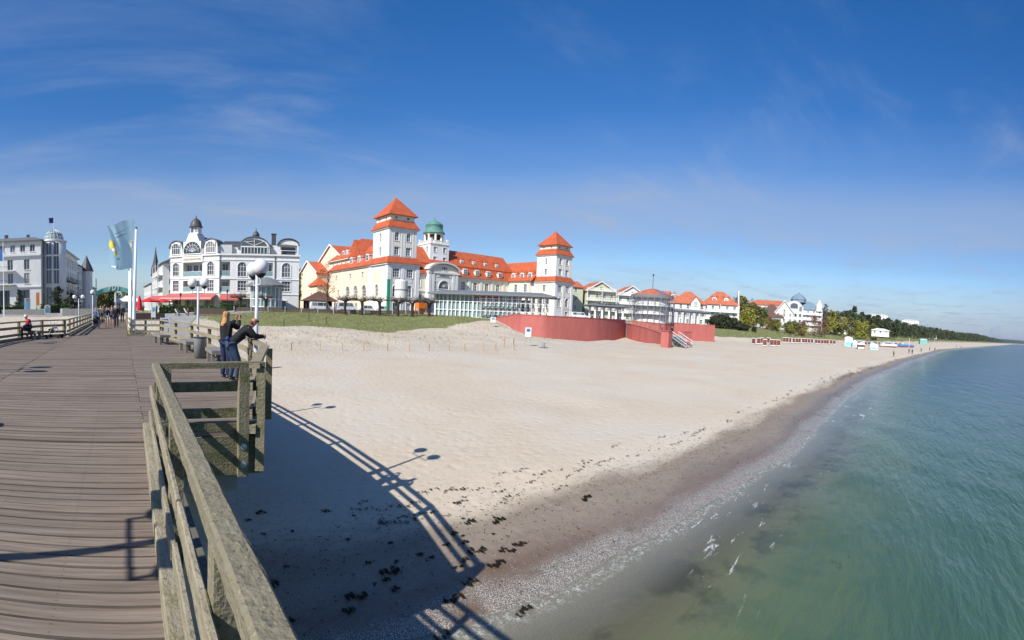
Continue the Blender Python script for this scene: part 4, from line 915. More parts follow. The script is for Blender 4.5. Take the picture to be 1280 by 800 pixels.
# ------------------------------------------------------------------ the spa hotel with two square towers
KO = (55.1, 90.0)
K = thing('spa_hotel', 'grand cream and white spa hotel with two square red roofed towers and a green lantern', 'hotel', (KO[0], KO[1], .6))
frame(KO, -3, K); G0 = .6
def tower(off, left_mat, dz=0.0):
    W_, D_ = 8.1, 9.2
    fr_ops = [(2.1, 9.05, 1.7, 1.95, 'r', 3, 3), (5.6, 9.05, 1.7, 1.95, 'r', 3, 3), (2.1, 4.75, 1.5, 2.6, 'a', 2, 3, .22), (5.5, 4.75, 1.5, 2.6, 'a', 2, 3, .22), (2.1, 1.5, 1.2, 1.9, 'r', 2, 2), (5.5, 1.5, 1.2, 1.9, 'r', 2, 2)]
    lf = [(D_ - 4.9, 4.85, 1.5, 2.6, 'a', 2, 3, .18)] if not off else [(D_ - 6.3, 4.8, 1.2, 2.4, 'a', 2, 3, .18), (D_ - 3, 4.8, 1.2, 2.4, 'a', 2, 3, .18), (D_ - 4.3, 9.2, 1.1, 1.8, 'r', 2, 3)]
    closedbox(K, off, off + W_, 0, D_, G0 - .6, 12.2, 'white' if not off else 'cream', fr_ops, lf)
    if off:
        band(K, off - .05, off + W_ + .05, -.05, -.003, G0 - .6, 12.0, 'white', 'facade_panel') if False else None
    # corner pilasters and front trim
    for xx in (-.06, 3.4, 7.2):
        b = nb(); b.box(off + xx, off + xx + .95 if xx != 3.4 else off + xx + .8, -.14, -.004, G0, 11.75); b.build('pilaster', 'white', K)
    b = nb(); b.box(off - .14, off - .004, .0, 1.1, G0, 11.75); b.build('pilaster', 'white', K)
    b = nb(); b.box(off - .14, off - .004, 7.9, 9.3, G0, 11.75); b.build('pilaster', 'white', K)
    if not off:
        b = nb(); b.box(off - .05, off - .004, 2.9, 3.9, 4.3, 10.9); b.box(off - .05, off - .004, 5.9, 6.9, 4.3, 10.9); b.box(off - .05, off - .004, 3.9, 5.9, 7.9, 10.9); b.build('facade_panel', 'peach', K)
    else:
        b = nb(); b.box(off + 1.0, off + 3.3, -.05, -.004, 7.7, 8.6); b.box(off + 4.3, off + 7.1, -.05, -.004, 7.7, 8.6); b.build('facade_panel', 'white', K)
        b = nb(); b.box(off + .95, off + 3.35, -.055, -.003, .6, 4.3); b.build('facade_panel', 'white', K)
    b = nb(); b.box(off + 1.35, off + 2.85, -.045, -.004, 7.9, 8.8); b.box(off + 4.85, off + 6.35, -.045, -.004, 7.9, 8.8); b.build('facade_panel', 'cream', K)
    ring(K, off, off + W_, 0, D_, 11.8, 12.2, .38); ring(K, off, off + W_, 0, D_, 4.1, 4.3, .1)
    z = 12.2
    roofpart(K, lambda b: b.hip(off - .55, off + 8.65, -.55, 9.75, z, 13.55, off + .05, off + 7.4, .05, 7.8))
    tw = 'white'
    up = [(2.0, 17.1, 1.1, 1.9, 'a', 2, 3, .16), (5.0, 17.1, 1.1, 1.9, 'a', 2, 3, .16), (2.0, 13.95, 1.2, 1.8, 'r', 2, 3, .16), (5.0, 13.95, 1.2, 1.8, 'r', 2, 3, .16)]
    sd = [(3.7, 17.1, .8, 1.8, 'a', 1, 3, .12), (3.7, 14.1, .8, 1.7, 'r', 1, 3, .12)]
    X0 = off + .1; 
    closedbox(K, X0, X0 + 7.2, .1, 7.7, 13.3, 20.0, tw, up, sd, sd, sd)
    b = nb()
    for xa in (.0, .75, 3.0, 3.75, 6.0, 6.75): b.box(X0 + xa + .02, X0 + xa + .38, .02, .096, 13.6, 19.6)
    b.build('pilaster_strips', 'white', K)
    b = nb(); b.box(X0 + 1.15, X0 + 2.85, .05, .097, 16.0, 16.75); b.box(X0 + 4.15, X0 + 5.85, .05, .097, 16.0, 16.75); b.box(X0 + .48, X0 + .7, .05, .097, 13.7, 19.4); b.box(X0 + 3.45, X0 + 3.7, .05, .097, 13.7, 19.4); b.box(X0 + 6.45, X0 + 6.7, .05, .097, 13.7, 19.4); b.build('facade_panel', 'cream', K)
    b = nb(); b.box(X0 - .04, X0 - .003, 1.2, 2.6, 13.7, 19.4); b.box(X0 - .04, X0 - .003, 5.0, 6.4, 13.7, 19.4); b.build('facade_panel', 'cream' if off else 'white', K)
    ring(K, X0, X0 + 7.2, .1, 7.7, 19.65, 19.98, .3)
    roofpart(K, lambda b: b.hip(off - .4, off + 7.8, -.4, 8.2, 20.0, 21.65, off + .55, off + 6.85, .55, 7.25))
    at = [(1.5, .45, .7, .6, 'r', 1, 1, 0), (4.6, .45, .7, .6, 'r', 1, 1, 0)]
    at = [(x, 21.95, w, h, k_, a_, b_, s_) for x, z_, w, h, k_, a_, b_, s_ in at]
    closedbox(K, off + .6, off + 6.8, .6, 7.2, 21.5, 22.85, 'cream', at, at, at, at)
    roofpart(K, lambda b: b.hip(off - .05, off + 7.45, -.05, 7.85, 22.85, 27.4))
tower(0, 'white'); tower(54.2, 'cream')
# long left wing
lops = [(34 - bb, 4.9, 2.3, 2.6, 'a', 3, 3, .2) for bb in (11.5, 16.3, 21.2)] + [(34 - bb, 9.5, 1.0, 1.25, 'r', 2, 2, .1) for bb in (12.6, 19.9, 29.0)] + [(34 - 27.6, 5.3, 1.0, 1.5, 'r', 2, 2, .1)] + [(34 - bb, 1.4, 1.3, 1.8, 'r') for bb in (12, 16, 21, 26, 30)]
facade(K, (0, 34), (0, 9.2), 0, 12.2, 'peach', lops); facade(K, (14, 34), (0, 34), 0, 12.2, 'peach'); facade(K, (14, 9.2), (14, 34), 0, 12.2, 'white')
band(K, -.35, -.005, 9.6, 34.3, 11.8, 12.15); band(K, -.1, -.005, 24.8, 25.3, .6, 11.8, 'trim', 'pilaster'); band(K, -.12, -.005, 9.3, 34.1, 3.9, 4.2)
roofpart(K, lambda b: b.gable(-.6, 14.4, 7.75, 34.4, 12.2, 18.6, 'y'))
for bb in (12.4, 17.2, 22.0): dormer(K, .95, bb, 13.45, 1.35, 1.75, 2.0, R(-90))
closedbox(K, 1.5, 27, 24, 38, 11, 15.3, 'cream', (), [(x, 13.3, .8, 1.1, 'r', 1, 2, .08) for x in (2.5, 5.5, 8.5, 11.5)])
roofpart(K, lambda b: b.hip(.9, 27.6, 23.4, 38.6, 15.3, 21.7, 8.0, 21, 30.9, 31.1)); band(K, .85, 1.45, 23.7, 38.3, 15.0, 15.16)
for bb in (27.6, 30.2): dormer(K, 2.2, bb, 16.1, 1.2, 1.7, 2.0, R(-90))
closedbox(K, 3.2, 26, 32.5, 52, 0, 15.9, 'peach', (), [(12.5, 11.8, .8, 1.6, 'a', 1, 2, .1), (14.0, 11.8, .8, 1.6, 'a', 1, 2, .1)])
b = nb(); b.prism([(32.5, 15.9), (52, 15.9), (42.25, 20.6)], 3.2, 3.5, axis='x'); b.build('gable_wall', 'peach', K)
roofpart(K, lambda b: b.gable(2.9, 26, 31.9, 52.6, 15.7, 20.75, 'x', .25))
b = nb(); b.bar((2.8, 31.7, 15.75), (2.8, 42.25, 20.85), .2, .45); b.bar((2.8, 52.8, 15.75), (2.8, 42.25, 20.85), .2, .45); b.build('verge_board', 'trim', K)
closedbox(K, -1, 20, 42.3, 58.9, 0, 12.4, 'peach'); b = nb(); b.prism([(42.3, 12.4), (58.9, 12.4), (50.6, 16.2)], -1, -.7, axis='x'); b.build('gable_wall', 'peach', K)
roofpart(K, lambda b: b.gable(-1.3, 20, 41.8, 59.4, 12.2, 16.35, 'x', .25))
b = nb(); b.bar((-1.4, 41.6, 12.25), (-1.4, 50.6, 16.45), .2, .45); b.bar((-1.4, 59.6, 12.25), (-1.4, 50.6, 16.45), .2, .45); b.box(-1.15, -1.005, 50.1, 51.1, 0, 15.6); b.build('verge_board', 'trim', K)
closedbox(K, -3.5, 0, 35, 41.5, 0, 8.2, 'peach', [(1.7, 4.5, 1, 1.6, 'r')], [(2, 4.5, 1, 1.6, 'r'), (4.5, 4.5, 1, 1.6, 'r')]); roofpart(K, lambda b: b.hip(-4, .4, 34.5, 42, 8.2, 10.8))
# main range between the towers
wops = [(a - 8.1, 8.35, 1.4, 2.5, 'r', 2, 3, .2) for a in (11.5, 15.5, 19.6, 35.0, 39.5, 44.0, 48.5)] + [(a - 8.1, 2.2, 2.0, 4.2, 'a', 3, 4, .2) for a in (11.5, 15.5, 19.6, 35.0, 39.5, 44.0, 48.5)]
facade(K, (8.1, 18.5), (53, 18.5), 0, 12.1, 'cream', wops)
b = nb()
for a in (33, 37.2, 41.7, 46.2, 50.8): b.box(a - .45, a + .45, 18.34, 18.495, .6, 11.7)
b.build('pilaster_strips', 'white', K)
band(K, 8.2, 52.6, 18.1, 18.495, 11.7, 12.05); band(K, 8.2, 52.8, 18.3, 18.49, 7.2, 7.5)
def mainroof(b):
    b.add([(3, 17.9, 12.1), (56, 17.9, 12.1), (56, 20.0, 15.25), (3, 20.0, 15.25)], [(0, 1, 2, 3)])
    b.add([(3, 19.75, 15.25), (56, 19.75, 15.25), (56, 25.0, 20.3), (3, 25.0, 20.3), (3, 31.5, 12), (56, 31.5, 12)], [(0, 1, 2, 3), (3, 2, 5, 4)])
    b.add([(3, 19.75, 15.25), (56, 19.75, 15.25), (56, 20.0, 15.0), (3, 20.0, 15.0)], [(0, 1, 2, 3)])
    b.add([(3, 17.9, 12.1), (3, 20, 15.25), (3, 25, 20.3), (3, 31.5, 12)], [(0, 1, 2, 3)])
roofpart(K, mainroof)
for a in (11.6, 15.7, 35.5, 40.0, 44.5, 49.1): dormer(K, a, 18.2, 12.95, 1.35, 1.7, 1.8)
for a in (12.5, 17, 36.2, 40.8, 45.4, 50.1): dormer(K, a, 20.9, 16.05, .95, 1.35, 1.8)
facade(K, (14, 31.4), (54, 31.4), 0, 12, 'cream')
# right wing
facade(K, (53, 18.5), (53, 9.2), 0, 12.3, 'cream', [(18.5 - bb, 8.9, 1.3, 2.3, 'r', 2, 3, .15) for bb in (15.2, 11.0)] + [(18.5 - bb, 2.4, 1.8, 4.0, 'a', 2, 3, .15) for bb in (15.2, 11.0)])
facade(K, (53, 9.2), (54.2, 9.2), 0, 12.3, 'cream'); facade(K, (66, 9.2), (66, 31), 0, 12.3, 'cream'); band(K, 52.65, 52.995, 9.6, 18, 11.9, 12.25)
roofpart(K, lambda b: b.gable(52.4, 66.6, 7.75, 30, 12.3, 18.9, 'y'))
for bb in (17.0, 13.2, 9.8): dormer(K, 53.5, bb, 13.1, 1.35, 1.75, 2.0, R(-90))
# portal with its arched pediment
facade(K, (22, 17), (32, 17), 0, 12.75, 'white', [(5.1, 8.15, 3.4, 2.2, 'h', 3, 2, .3), (2.0, 8.1, .9, 2.0, 'r', 1, 3, .15), (8.3, 8.1, .9, 2.0, 'r', 1, 3, .15), (5.1, 1.6, 3.0, 4.6, 'a', 3, 3, .2)])
facade(K, (22, 18.5), (22, 17), 0, 12.75, 'white'); facade(K, (32, 17), (32, 18.5), 0, 12.75, 'white')
b = nb(); b.prism([(22.0, 12.75)] + [(27 - 5.0 * math.cos(math.pi * k / 16), 12.75 + 2.25 * math.sin(math.pi * k / 16)) for k in range(17)], 17.0, 22.5); b.build('pediment', 'cream', K)
b = nb(); A = [(27 - 5.35 * math.cos(math.pi * k / 16), 12.75 + 2.6 * math.sin(math.pi * k / 16)) for k in range(17)]
for q0, q1 in zip(A[:-1], A[1:]): b.bar((q0[0], 19.4, q0[1]), (q1[0], 19.4, q1[1]), 6.2, .42, up=(0, .001, 1))
b.build('pediment_moulding', 'white2', K)
band(K, 21.6, 32.4, 16.7, 16.995, 12.35, 12.8)
for a in (22.0, 23.0 + .1, 30.0, 31.1): band(K, a, a + .75, 16.8, 16.99, .6, 12.3, 'white', 'pilaster')
b = nb(); b.lathe([(0, 0), (.95, 0), (.95, .12), (0, .12)], n=20); b.v = [tuple(CUR[0] @ (Matrix.Translation((27.1, 17.0, 13.75)) @ Matrix.Rotation(R(90), 4, 'X') @ Matrix.Diagonal((1.15, .8, 1, 1)) @ (CUR[0].inverted() @ Vector(v)))) for v in b.v]
ov = b.build('oval_window', 'trim', K)
b = nb()
for x_ in (26.5, 27.1, 27.7): b.box(x_ - .21, x_ + .21, 16.84, 16.875, 13.3 + (.1 if x_ != 27.1 else 0), 14.25 - (.12 if x_ != 27.1 else 0))
b.build('pane', 'glassdark', K)
b = nb(); b.box(24.6, 29.6, 16.9, 16.99, 11.35, 12.05); b.build('name_panel', 'cream', K)
place('lettering', textmesh('KURHAUS', .72, 'dark'), K, 27.1, 16.88, 11.70)
# lantern tower
lo = [(1.6, 18.7, 1.0, 1.5, 'r', 2, 2, .1), (4.9, 18.7, 1.0, 1.5, 'r', 2, 2, .1), (1.6, 15.9, 1.0, 1.5, 'r', 2, 2, .1), (4.9, 15.9, 1.0, 1.5, 'r', 2, 2, .1)]
closedbox(K, 24.8, 31.3, 21, 27.5, 13, 21.2, 'white', lo, lo, lo); ring(K, 24.8, 31.3, 21, 27.5, 20.95, 21.25, .2)
b = nb(); b.box(24.8, 31.3, 21, 27.5, 21.21, 21.3); b.build('terrace_slab', 'white', K)
b = nb()
for x_ in (24.9, 30.6):
    for y_ in (21.1, 26.8): b.box(x_, x_ + .6, y_, y_ + .6, 21.3, 22.6)
for k in range(11): b.box(25.6 + .45 * k, 25.75 + .45 * k, 21.15, 21.3, 21.3, 22.0)
for k in range(11): b.box(24.95, 25.1, 21.9 + .45 * k, 22.05 + .45 * k, 21.3, 22.0)
b.box(25.5, 30.6, 21.1, 21.35, 21.995, 22.12); b.box(24.9, 25.15, 21.7, 26.8, 22.0, 22.12); b.build('balustrade', 'trim', K)
cx_, cy_ = 28.05, 24.25
b = nb(); b.lathe([(2.35, 21.3), (2.35, 24.3)], (cx_, cy_, 0), 8, a0=R(22.5)); b.build('lantern_room', 'dark', K)
b = nb()
for k in range(8):
    a = R(22.5 + 45 * k); b.lathe([(.34, 21.3), (.34, 24.3)], (cx_ + 2.55 * math.cos(a), cy_ + 2.55 * math.sin(a), 0), 8)
b.lathe([(2.95, 23.9), (2.95, 24.35), (2.3, 24.35), (2.3, 23.9)], (cx_, cy_, 0), 8, a0=R(22.5)); b.lathe([(2.75, 21.3), (2.75, 22.1), (2.4, 22.1)], (cx_, cy_, 0), 8, a0=R(22.5)); b.build('lantern_piers', 'cream', K)
b = nb(); b.lathe([(3.25, 24.3), (3.2, 24.5), (2.75, 25.1), (2.55, 25.3), (2.55, 26.6), (2.65, 26.7), (2.35, 27.1), (1.7, 27.6), (.9, 27.95), (.4, 28.1), (.3, 28.5), (.1, 28.7), (.05, 29.9), (0, 29.9)], (cx_, cy_, 0), 16); b.build('copper_dome', 'copper', K, True)

# ------------------------------------------------------------------ the white hotel with arched gables
H = thing('white_hotel', 'white hotel with a fan window gable, dark cupola and red awnings', 'hotel', (19.9, 98.0, .3))
S0 = (10.5, 105.5); S1 = (19.9, 98.0); SLang = math.degrees(math.atan2(S1[1] - S0[1], S1[0] - S0[0])); SLw = math.hypot(S1[0] - S0[0], S1[1] - S0[1])
frame(S0, SLang, H)
facade(H, (0, 0), (SLw, 0), .2, 12.5, 'white', [(1.45, 8.25, 1.5, 2.75, 'a', 3, 3, .15), (1.45, 4.9, 1.4, 2.3, 'r', 3, 3, .1), (5.65, 8.1, 4.7, 2.8, 'l'), (5.65, 4.85, 4.7, 2.3, 'l'), (10.0, 8.25, 1.5, 2.75, 'a', 3, 3, .15), (10.0, 4.9, 1.4, 2.3, 'r', 3, 3, .1),
       (1.7, .5, 2.2, 2.6, 'k', 0, 0, 1), (5.6, .5, 3.6, 2.6, 'k', 0, 0, 1), (9.8, .5, 2.4, 2.6, 'k', 0, 0, 1)])
for z_ in (4.45, 7.55, 11.2): band(H, -.06, SLw + .03, -.12, -.004, z_, z_ + .18)
band(H, -.15, SLw + .1, -.28, -.004, 12.3, 12.62)
facade(H, (0, 14), (0, 0), .2, 12.5, 'white', [(x, z, 1.3, 1.9, 'r') for x in (2.5, 6, 9.5, 12.5) for z in (5.0, 8.4)]); 
b = nb(); b.box(3.1, 8.2, -.2, -.13, 11.05, 12.25); b.build('name_board', 'trim', H); place('lettering', textmesh('STRANDHOTEL', .62, 'gold'), H, 5.65, -.23, 11.65)
# three gables of the left part
def archgable(x0, x1, z0, zs, zt, y, dep, mt, win, nm='gable_wall'):
    cx, hw = (x0 + x1) / 2, (x1 - x0) / 2
    b = nb(); b.prism([(x0, z0), (x1, z0)] + [(cx + hw * math.cos(math.pi * k / 14), zs + (zt - zs) * math.sin(math.pi * k / 14)) for k in range(15)], y, y + dep); b.build(nm, mt, H)
    b = nb(); A = [(cx + (hw + .12) * math.cos(math.pi * k / 14), zs + (zt - zs + .15) * math.sin(math.pi * k / 14)) for k in range(15)]
    for q0, q1 in zip(A[:-1], A[1:]): b.bar((q0[0], y + dep / 2 - .1, q0[1]), (q1[0], y + dep / 2 - .1, q1[1]), dep + .3, .16, up=(0, .001, 1) if abs(q1[0] - q0[0]) > .1 else (1, 0, 0))
    b.build('gable_roof', 'slate2', H)
    for w in win: window(H, w[0], y, w[1], w[2], w[3], w[4], w[5], w[6], 0)
def gwin(x, y, z, w, h, kind, nx, ny, sur=0): 
    # window standing proud of a solid gable
    CUR.append(CUR[0]); 
    m1, m2 = winmesh(round(w, 2), round(h, 2), kind, nx, ny, sur, 'glassdark', 'trim', .09)
    o = place('window', m1, H, x, y - .19, z); c = bpy.data.objects.new('pane', m2); COL.objects.link(c); c.parent = o; CUR.pop()
archgable(-.1, 3.05, 12.5, 14.2, 15.7, -.05, 3.0, 'white', []); gwin(1.48, -.05, 12.85, 2.1, 2.35, 'a', 4, 2)
archgable(8.35, 11.6, 12.5, 14.2, 15.7, -.05, 3.0, 'white', []); gwin(9.98, -.05, 12.85, 2.2, 2.35, 'a', 4, 2)
b = nb(); b.prism([(3.2, 12.5), (8.1, 12.5), (8.1, 13.6), (6.6, 17.1), (4.7, 17.1), (3.2, 13.6)], -.12, 3); b.build('gable_wall', 'white', H)
gwin(5.65, -.12, 12.8, 4.3, 2.6, 'h', 4, 2)
b = nb(); b.gable(2.9, 8.5, .2, 11, 12.9, 17.0, 'y', .2); b.build('roof', 'slate', H)
b = nb(); b.box(4.6, 6.9, .1, 2.2, 17.0, 17.25); b.box(4.85, 6.65, .3, 2.0, 17.25, 18.6); b.build('cupola', 'trim', H)
b = nb()
for x_ in (5.3, 6.2): b.box(x_ - .3, x_ + .3, .24, .297, 17.4, 18.4)
b.box(4.79, 4.847, .6, 1.7, 17.4, 18.4); b.build('pane', 'glassdark', H)
b = nb(); b.lathe([(1.5, 18.55), (1.5, 18.7), (1.28, 18.8), (1.2, 19.3), (.95, 19.9), (.5, 20.3), (.15, 20.5), (.1, 20.9), (0, 21.3)], (5.75, 1.15, 0), 12); b.build('cupola_roof', 'slate', H, True)
b = nb(); b.hip(.2, 11.8, .8, 13.5, 12.5, 15.4, 2, 10, 5, 8); b.build('roof', 'slate', H)
frame(S1, -14.3, H)
facade(H, (0, 0), (16.6, 0), .2, 12.5, 'white', [(1.25, 8.1, 2.0, 2.9, 'l'), (1.25, 4.85, 2.0, 2.35, 'l'), (4.75, 7.95, 1.8, 2.95, 'a', 3, 3, .15), (4.75, 5.0, 1.8, 2.1, 'r', 3, 3, .1), (9.4, 8.1, 3.4, 2.8, 'l'), (9.4, 4.85, 3.4, 2.3, 'l'),
       (13.9, 7.95, 1.8, 2.95, 'a', 3, 3, .15), (13.9, 5.0, 1.8, 2.1, 'r', 3, 3, .1), (1.8, .5, 2.6, 2.9, 'k', 0, 0, 0), (5.4, .5, 3.4, 2.9, 'k', 0, 0, 1), (13.4, .5, 1.2, 2.6, 'r', 1, 2, .1)])
facade(H, (16.6, 0), (16.6, 14), .2, 12.5, 'white'); facade(H, (16.6, 14), (-4, 14), .2, 12.5, 'white')
for z_ in (4.3, 7.4, 11.3): band(H, .03, 16.65, -.12, -.004, z_, z_ + .16)
band(H, .02, 16.8, -.28, -.004, 12.3, 12.62)
for x_ in (.08, 11.5): band(H, x_, x_ + .14, -.16, -.005, 4.6, 12.2, 'slate', 'drainpipe')
b = nb(); b.box(-2, 16.3, 1.2, 13.8, 12.4, 14.6); b.build('attic_wall', 'white', H)
archgable(4.0, 10.4, 12.5, 13.7, 16.1, .5, 4, 'white', [])
b = nb(); gx0, gx1 = 4.5, 9.9; b.box(gx0, gx1, .44, .495, 12.85, 14.0); b.prism([(gx1, 14.25), (gx0, 14.25)][::-1] + [(7.2 + 2.6 * math.cos(math.pi * k / 12), 14.25 + 1.45 * math.sin(math.pi * k / 12)) for k in range(1, 12)], .445, .496); b.build('pane', 'glassdark', H)
b = nb()
for k in range(9): x_ = gx0 + (gx1 - gx0) * k / 8; b.box(x_ - .06, x_ + .06, .36, .438, 12.8, 14.05)
b.box(gx0 - .1, gx1 + .1, .34, .435, 14.03, 14.28); b.bar((7.2, .4, 14.3), (7.2, .4, 15.7), .1, .09); b.bar((7.2, .4, 15.3), (5.2, .4, 15.1), .1, .09); b.bar((7.2, .4, 14.4), (9.2, .4, 15.3), .1, .09); b.bar((7.2, .4, 14.4), (5.2, .4, 15.2), .1, .09); b.build('glazing_bars', 'trim', H)
b = nb(); b.hip(.0, 11, 1.0, 13, 14.5, 15.7, 1, 10, 4, 10); b.build('roof', 'slate', H)
b = nb(); b.lathe([(.65, 15.9), (.65, 16.5), (.8, 16.55), (.7, 17.1), (.4, 17.6), (.1, 17.8), (.05, 18.4), (0, 18.4)], (7.6, 3.0, 0), 10); b.build('cupola', 'slate', H, True)
b = nb(); b.box(10.9, 11.8, 2, 3, 14.4, 17.0); b.box(10.8, 11.9, 1.9, 3.1, 17.0, 17.2); b.build('chimney', 'slate', H)
b = nb(); b.prism([(12.3, 15.0)] + [(14.3 - 2.1 * math.cos(math.pi * k / 10), 14.6 + 1.2 * math.sin(math.pi * k / 10)) for k in range(11)] + [(16.4, 14.6)], .3, 3.2); b.build('gable_wall', 'trim', H)
b = nb(); A = [(14.3 - 2.25 * math.cos(math.pi * k / 10), 14.6 + 1.38 * math.sin(math.pi * k / 10)) for k in range(11)]
for q0, q1 in zip(A[:-1], A[1:]): b.bar((q0[0], 1.7, q0[1]), (q1[0], 1.7, q1[1]), 3.3, .16, up=(0, .001, 1) if abs(q1[0] - q0[0]) > .1 else (1, 0, 0))
b.build('gable_roof', 'slate', H)
b = nb(); b.box(12.3, 12.6, .3, .6, 12.6, 14.7); b.box(16.1, 16.4, .3, .6, 12.6, 14.7); b.box(12.3, 16.4, .3, .4, 13.45, 13.55); b.build('balcony_posts', 'trim', H)
b = nb(); b.box(12.9, 15.8, 1.14, 1.19, 12.6, 14.3); b.build('pane', 'glassdark', H)
b = nb(); b.box(-1.2, 2.6, .6, 1.2, 12.5, 14.5); b.build('attic_wall', 'white2', H)
frame(S0, SLang, H)
b = nb(); b.add([(-.3, -.2, 4.3), (11.6, -.2, 4.3), (11.9, -3.2, 3.3), (-.6, -3.2, 3.3), (-.6, -3.2, 3.0), (11.9, -3.2, 3.0), (-.3, -.2, 4.2), (11.6, -.2, 4.2)], [(0, 1, 2, 3), (3, 2, 5, 4), (0, 3, 4, 6), (1, 7, 5, 2), (6, 4, 5, 7)]); b.build('awning', 'redawn', H)
b = nb(); b.box(-.6, 11.9, -3.23, -3.205, 3.3, 3.42); b.build('awning_trim', 'trim', H)
b = nb(); b.add([(-4.6, -.2, 4.0), (-.9, -.2, 4.0), (-.9, -3.2, 3.1), (-5, -3.2, 3.1), (-5, -3.2, 2.85), (-.9, -3.2, 2.85)], [(0, 1, 2, 3), (3, 2, 5, 4)]); b.build('awning', 'redawn', H)
frame(S1, -14.3, H)
b = nb(); b.add([(.4, -.2, 4.2), (3.9, -.2, 4.2), (4.1, -2.4, 3.2), (.1, -2.4, 3.2), (.1, -2.4, 2.95), (4.1, -2.4, 2.95), (.4, -.2, 4.1), (3.9, -.2, 4.1)], [(0, 1, 2, 3), (3, 2, 5, 4), (0, 3, 4, 6), (1, 7, 5, 2), (6, 4, 5, 7)]); b.build('awning', 'redawn', H)
b = nb(); b.box(4.3, 8.0, -1.4, -.2, 3.55, 3.7); b.build('canopy', 'gold', H)
# glass pavilion in front
V = thing('glass_pavilion', 'round glazed pavilion with a grey tent roof in front of the white hotel', 'pavilion', (27.7, 90.0, .3)); CUR[0] = Matrix.Identity(4)
b = nb(); b.lathe([(2.95, .2), (2.95, 5.3)], n=10); b.build('glazing', 'glassteal', V)
b = nb()
for k in range(20):
    a = math.pi * 2 * k / 20; b.box(3.0 * math.cos(a) - .09, 3.0 * math.cos(a) + .09, 3.0 * math.sin(a) - .09, 3.0 * math.sin(a) + .09, 0, 5.4)
for z_ in (.2, 1.4, 2.9, 5.2): b.lathe([(3.0, z_), (3.12, z_), (3.12, z_ + .16), (3.0, z_ + .16)], n=20)
b.build('frame', 'trim', V)
b = nb(); b.lathe([(4.2, 5.4), (4.2, 5.6), (1.0, 7.1), (0, 7.3)], n=20); b.build('roof', 'greyroof', V)

# ------------------------------------------------------------------ the hotel with the glass dome on the left
LO = (-27.58, 104.2)
Lh = thing('dome_hotel', 'white corner hotel with a glass dome and a small dark flag at the left edge', 'hotel', (LO[0], LO[1], .3)); frame(LO, -4, Lh)
ops = [(x, 13.65, 1.15, 1.6, 'r', 2, 1, 0) for x in (-7, -4.6, -1.4, 1.2, 3.6, 5.9, 8.1)]
for z_ in (9.75, 6.75): ops += [(x, z_, 1.3, 2.3, 'r', 2, 1, 0) for x in (-7.5, -4, -.6, 1.0 + 2.0, 6.8)]
ops += [(-5.5, .9, 4.2, 4.4, 'k', 0, 0, 0), (.6, .9, 4.4, 4.4, 'k', 0, 0, 0), (6.0, .9, 2.8, 4.5, 'k', 0, 0, 0)]
facade(Lh, (-10, 0), (10, 0), .2, 16.1, 'white', [(o[0] + 10, *o[1:]) for o in ops])
for z0, z1, o_ in ((12.75, 13.2, .35), (5.9, 6.15, .2), (15.85, 16.15, .5)): band(Lh, -10, 10.02, -o_, -.004, z0, z1, 'trim' if z0 < 15 else 'slate2')
for z_ in (9.45, 6.45):
    b = nb(); b.box(-5.4, 4.1, -1.1, -.01, z_, z_ + .2); b.build('balcony_slab', 'trim', Lh)
    b = nb(); b.box(-5.4, 4.1, -1.1, -1.05, z_ + 1.05, z_ + 1.1); [b.box(-5.4 + .3 * k, -5.36 + .3 * k, -1.1, -1.06, z_ + .2, z_ + 1.05) for k in range(32)]; b.build('balcony_rail', 'dark', Lh)
facade(Lh, (10, 0), (10, 1.5), .2, 16.1, 'white'); facade(Lh, (-10, 16), (-10, 0), .2, 16.1, 'white')
b = nb(); b.hip(-10.3, 10.4, -.4, 14, 16.15, 17.2, -7, 8, 3, 9); b.build('roof', 'slate2', Lh)
b = nb(); b.box(.8, 1.5, 3, 3.7, 17.0, 18.0); b.build('chimney', 'slate', Lh); b = nb(); b.box(6.0, 6.6, 3, 3.6, 17.0, 17.8); b.build('chimney', 'slate', Lh)
CUR[0] = Matrix.Identity(4); cx_, cy_ = -15.3 - LO[0], 107.6 - LO[1]
b = nb(); b.lathe([(2.75, -.1), (2.75, 15.9)], (cx_, cy_, 0), 24); b.build('corner_tower', 'white', Lh, True)
for zz, hh in ((.9, 4.6), (6.4, 2.9), (9.6, 2.9), (12.7, 2.6)):
    for da in (-24, 10):
        a = R(-82 + da); b = nb(); b.X = Matrix.Translation((cx_, cy_, 0)) @ Matrix.Rotation(a + R(90), 4, 'Z'); b.box(-.55, .55, -2.83, -2.5, zz, zz + hh); w = b.build('window', 'glassdark', Lh)
        b = nb(); b.X = Matrix.Translation((cx_, cy_, 0)) @ Matrix.Rotation(a + R(90), 4, 'Z'); b.box(-.03, .03, -2.86, -2.835, zz, zz + hh); b.box(-.65, .65, -2.95, -2.835, zz - .2, zz - .02); b.build('glazing_bars', 'trim', w)
for zz in (5.7, 12.35, 15.7): b = nb(); b.lathe([(2.7, zz), (2.95, zz), (2.95, zz + .28), (2.7, zz + .28)], (cx_, cy_, 0), 24); b.build('cornice', 'trim', Lh)
b = nb(); b.lathe([(2.1, 15.9), (2.1, 16.4), (1.95, 17.1), (1.5, 17.8), (.85, 18.25), (.2, 18.45), (0, 18.45)], (cx_, cy_, 0), 18); dm = b.build('glass_dome', 'glassteal', Lh)
b = nb()
for k in range(9):
    a = math.pi * 2 * k / 18; P = [(2.14, 16.0), (2.14, 16.4), (1.99, 17.12), (1.53, 17.84), (.87, 18.3), (.1, 18.5)]
    for s_ in (0, math.pi): b.tube([(cx_ + r * math.cos(a + s_), cy_ + r * math.sin(a + s_), z) for r, z in P], .05, 5)
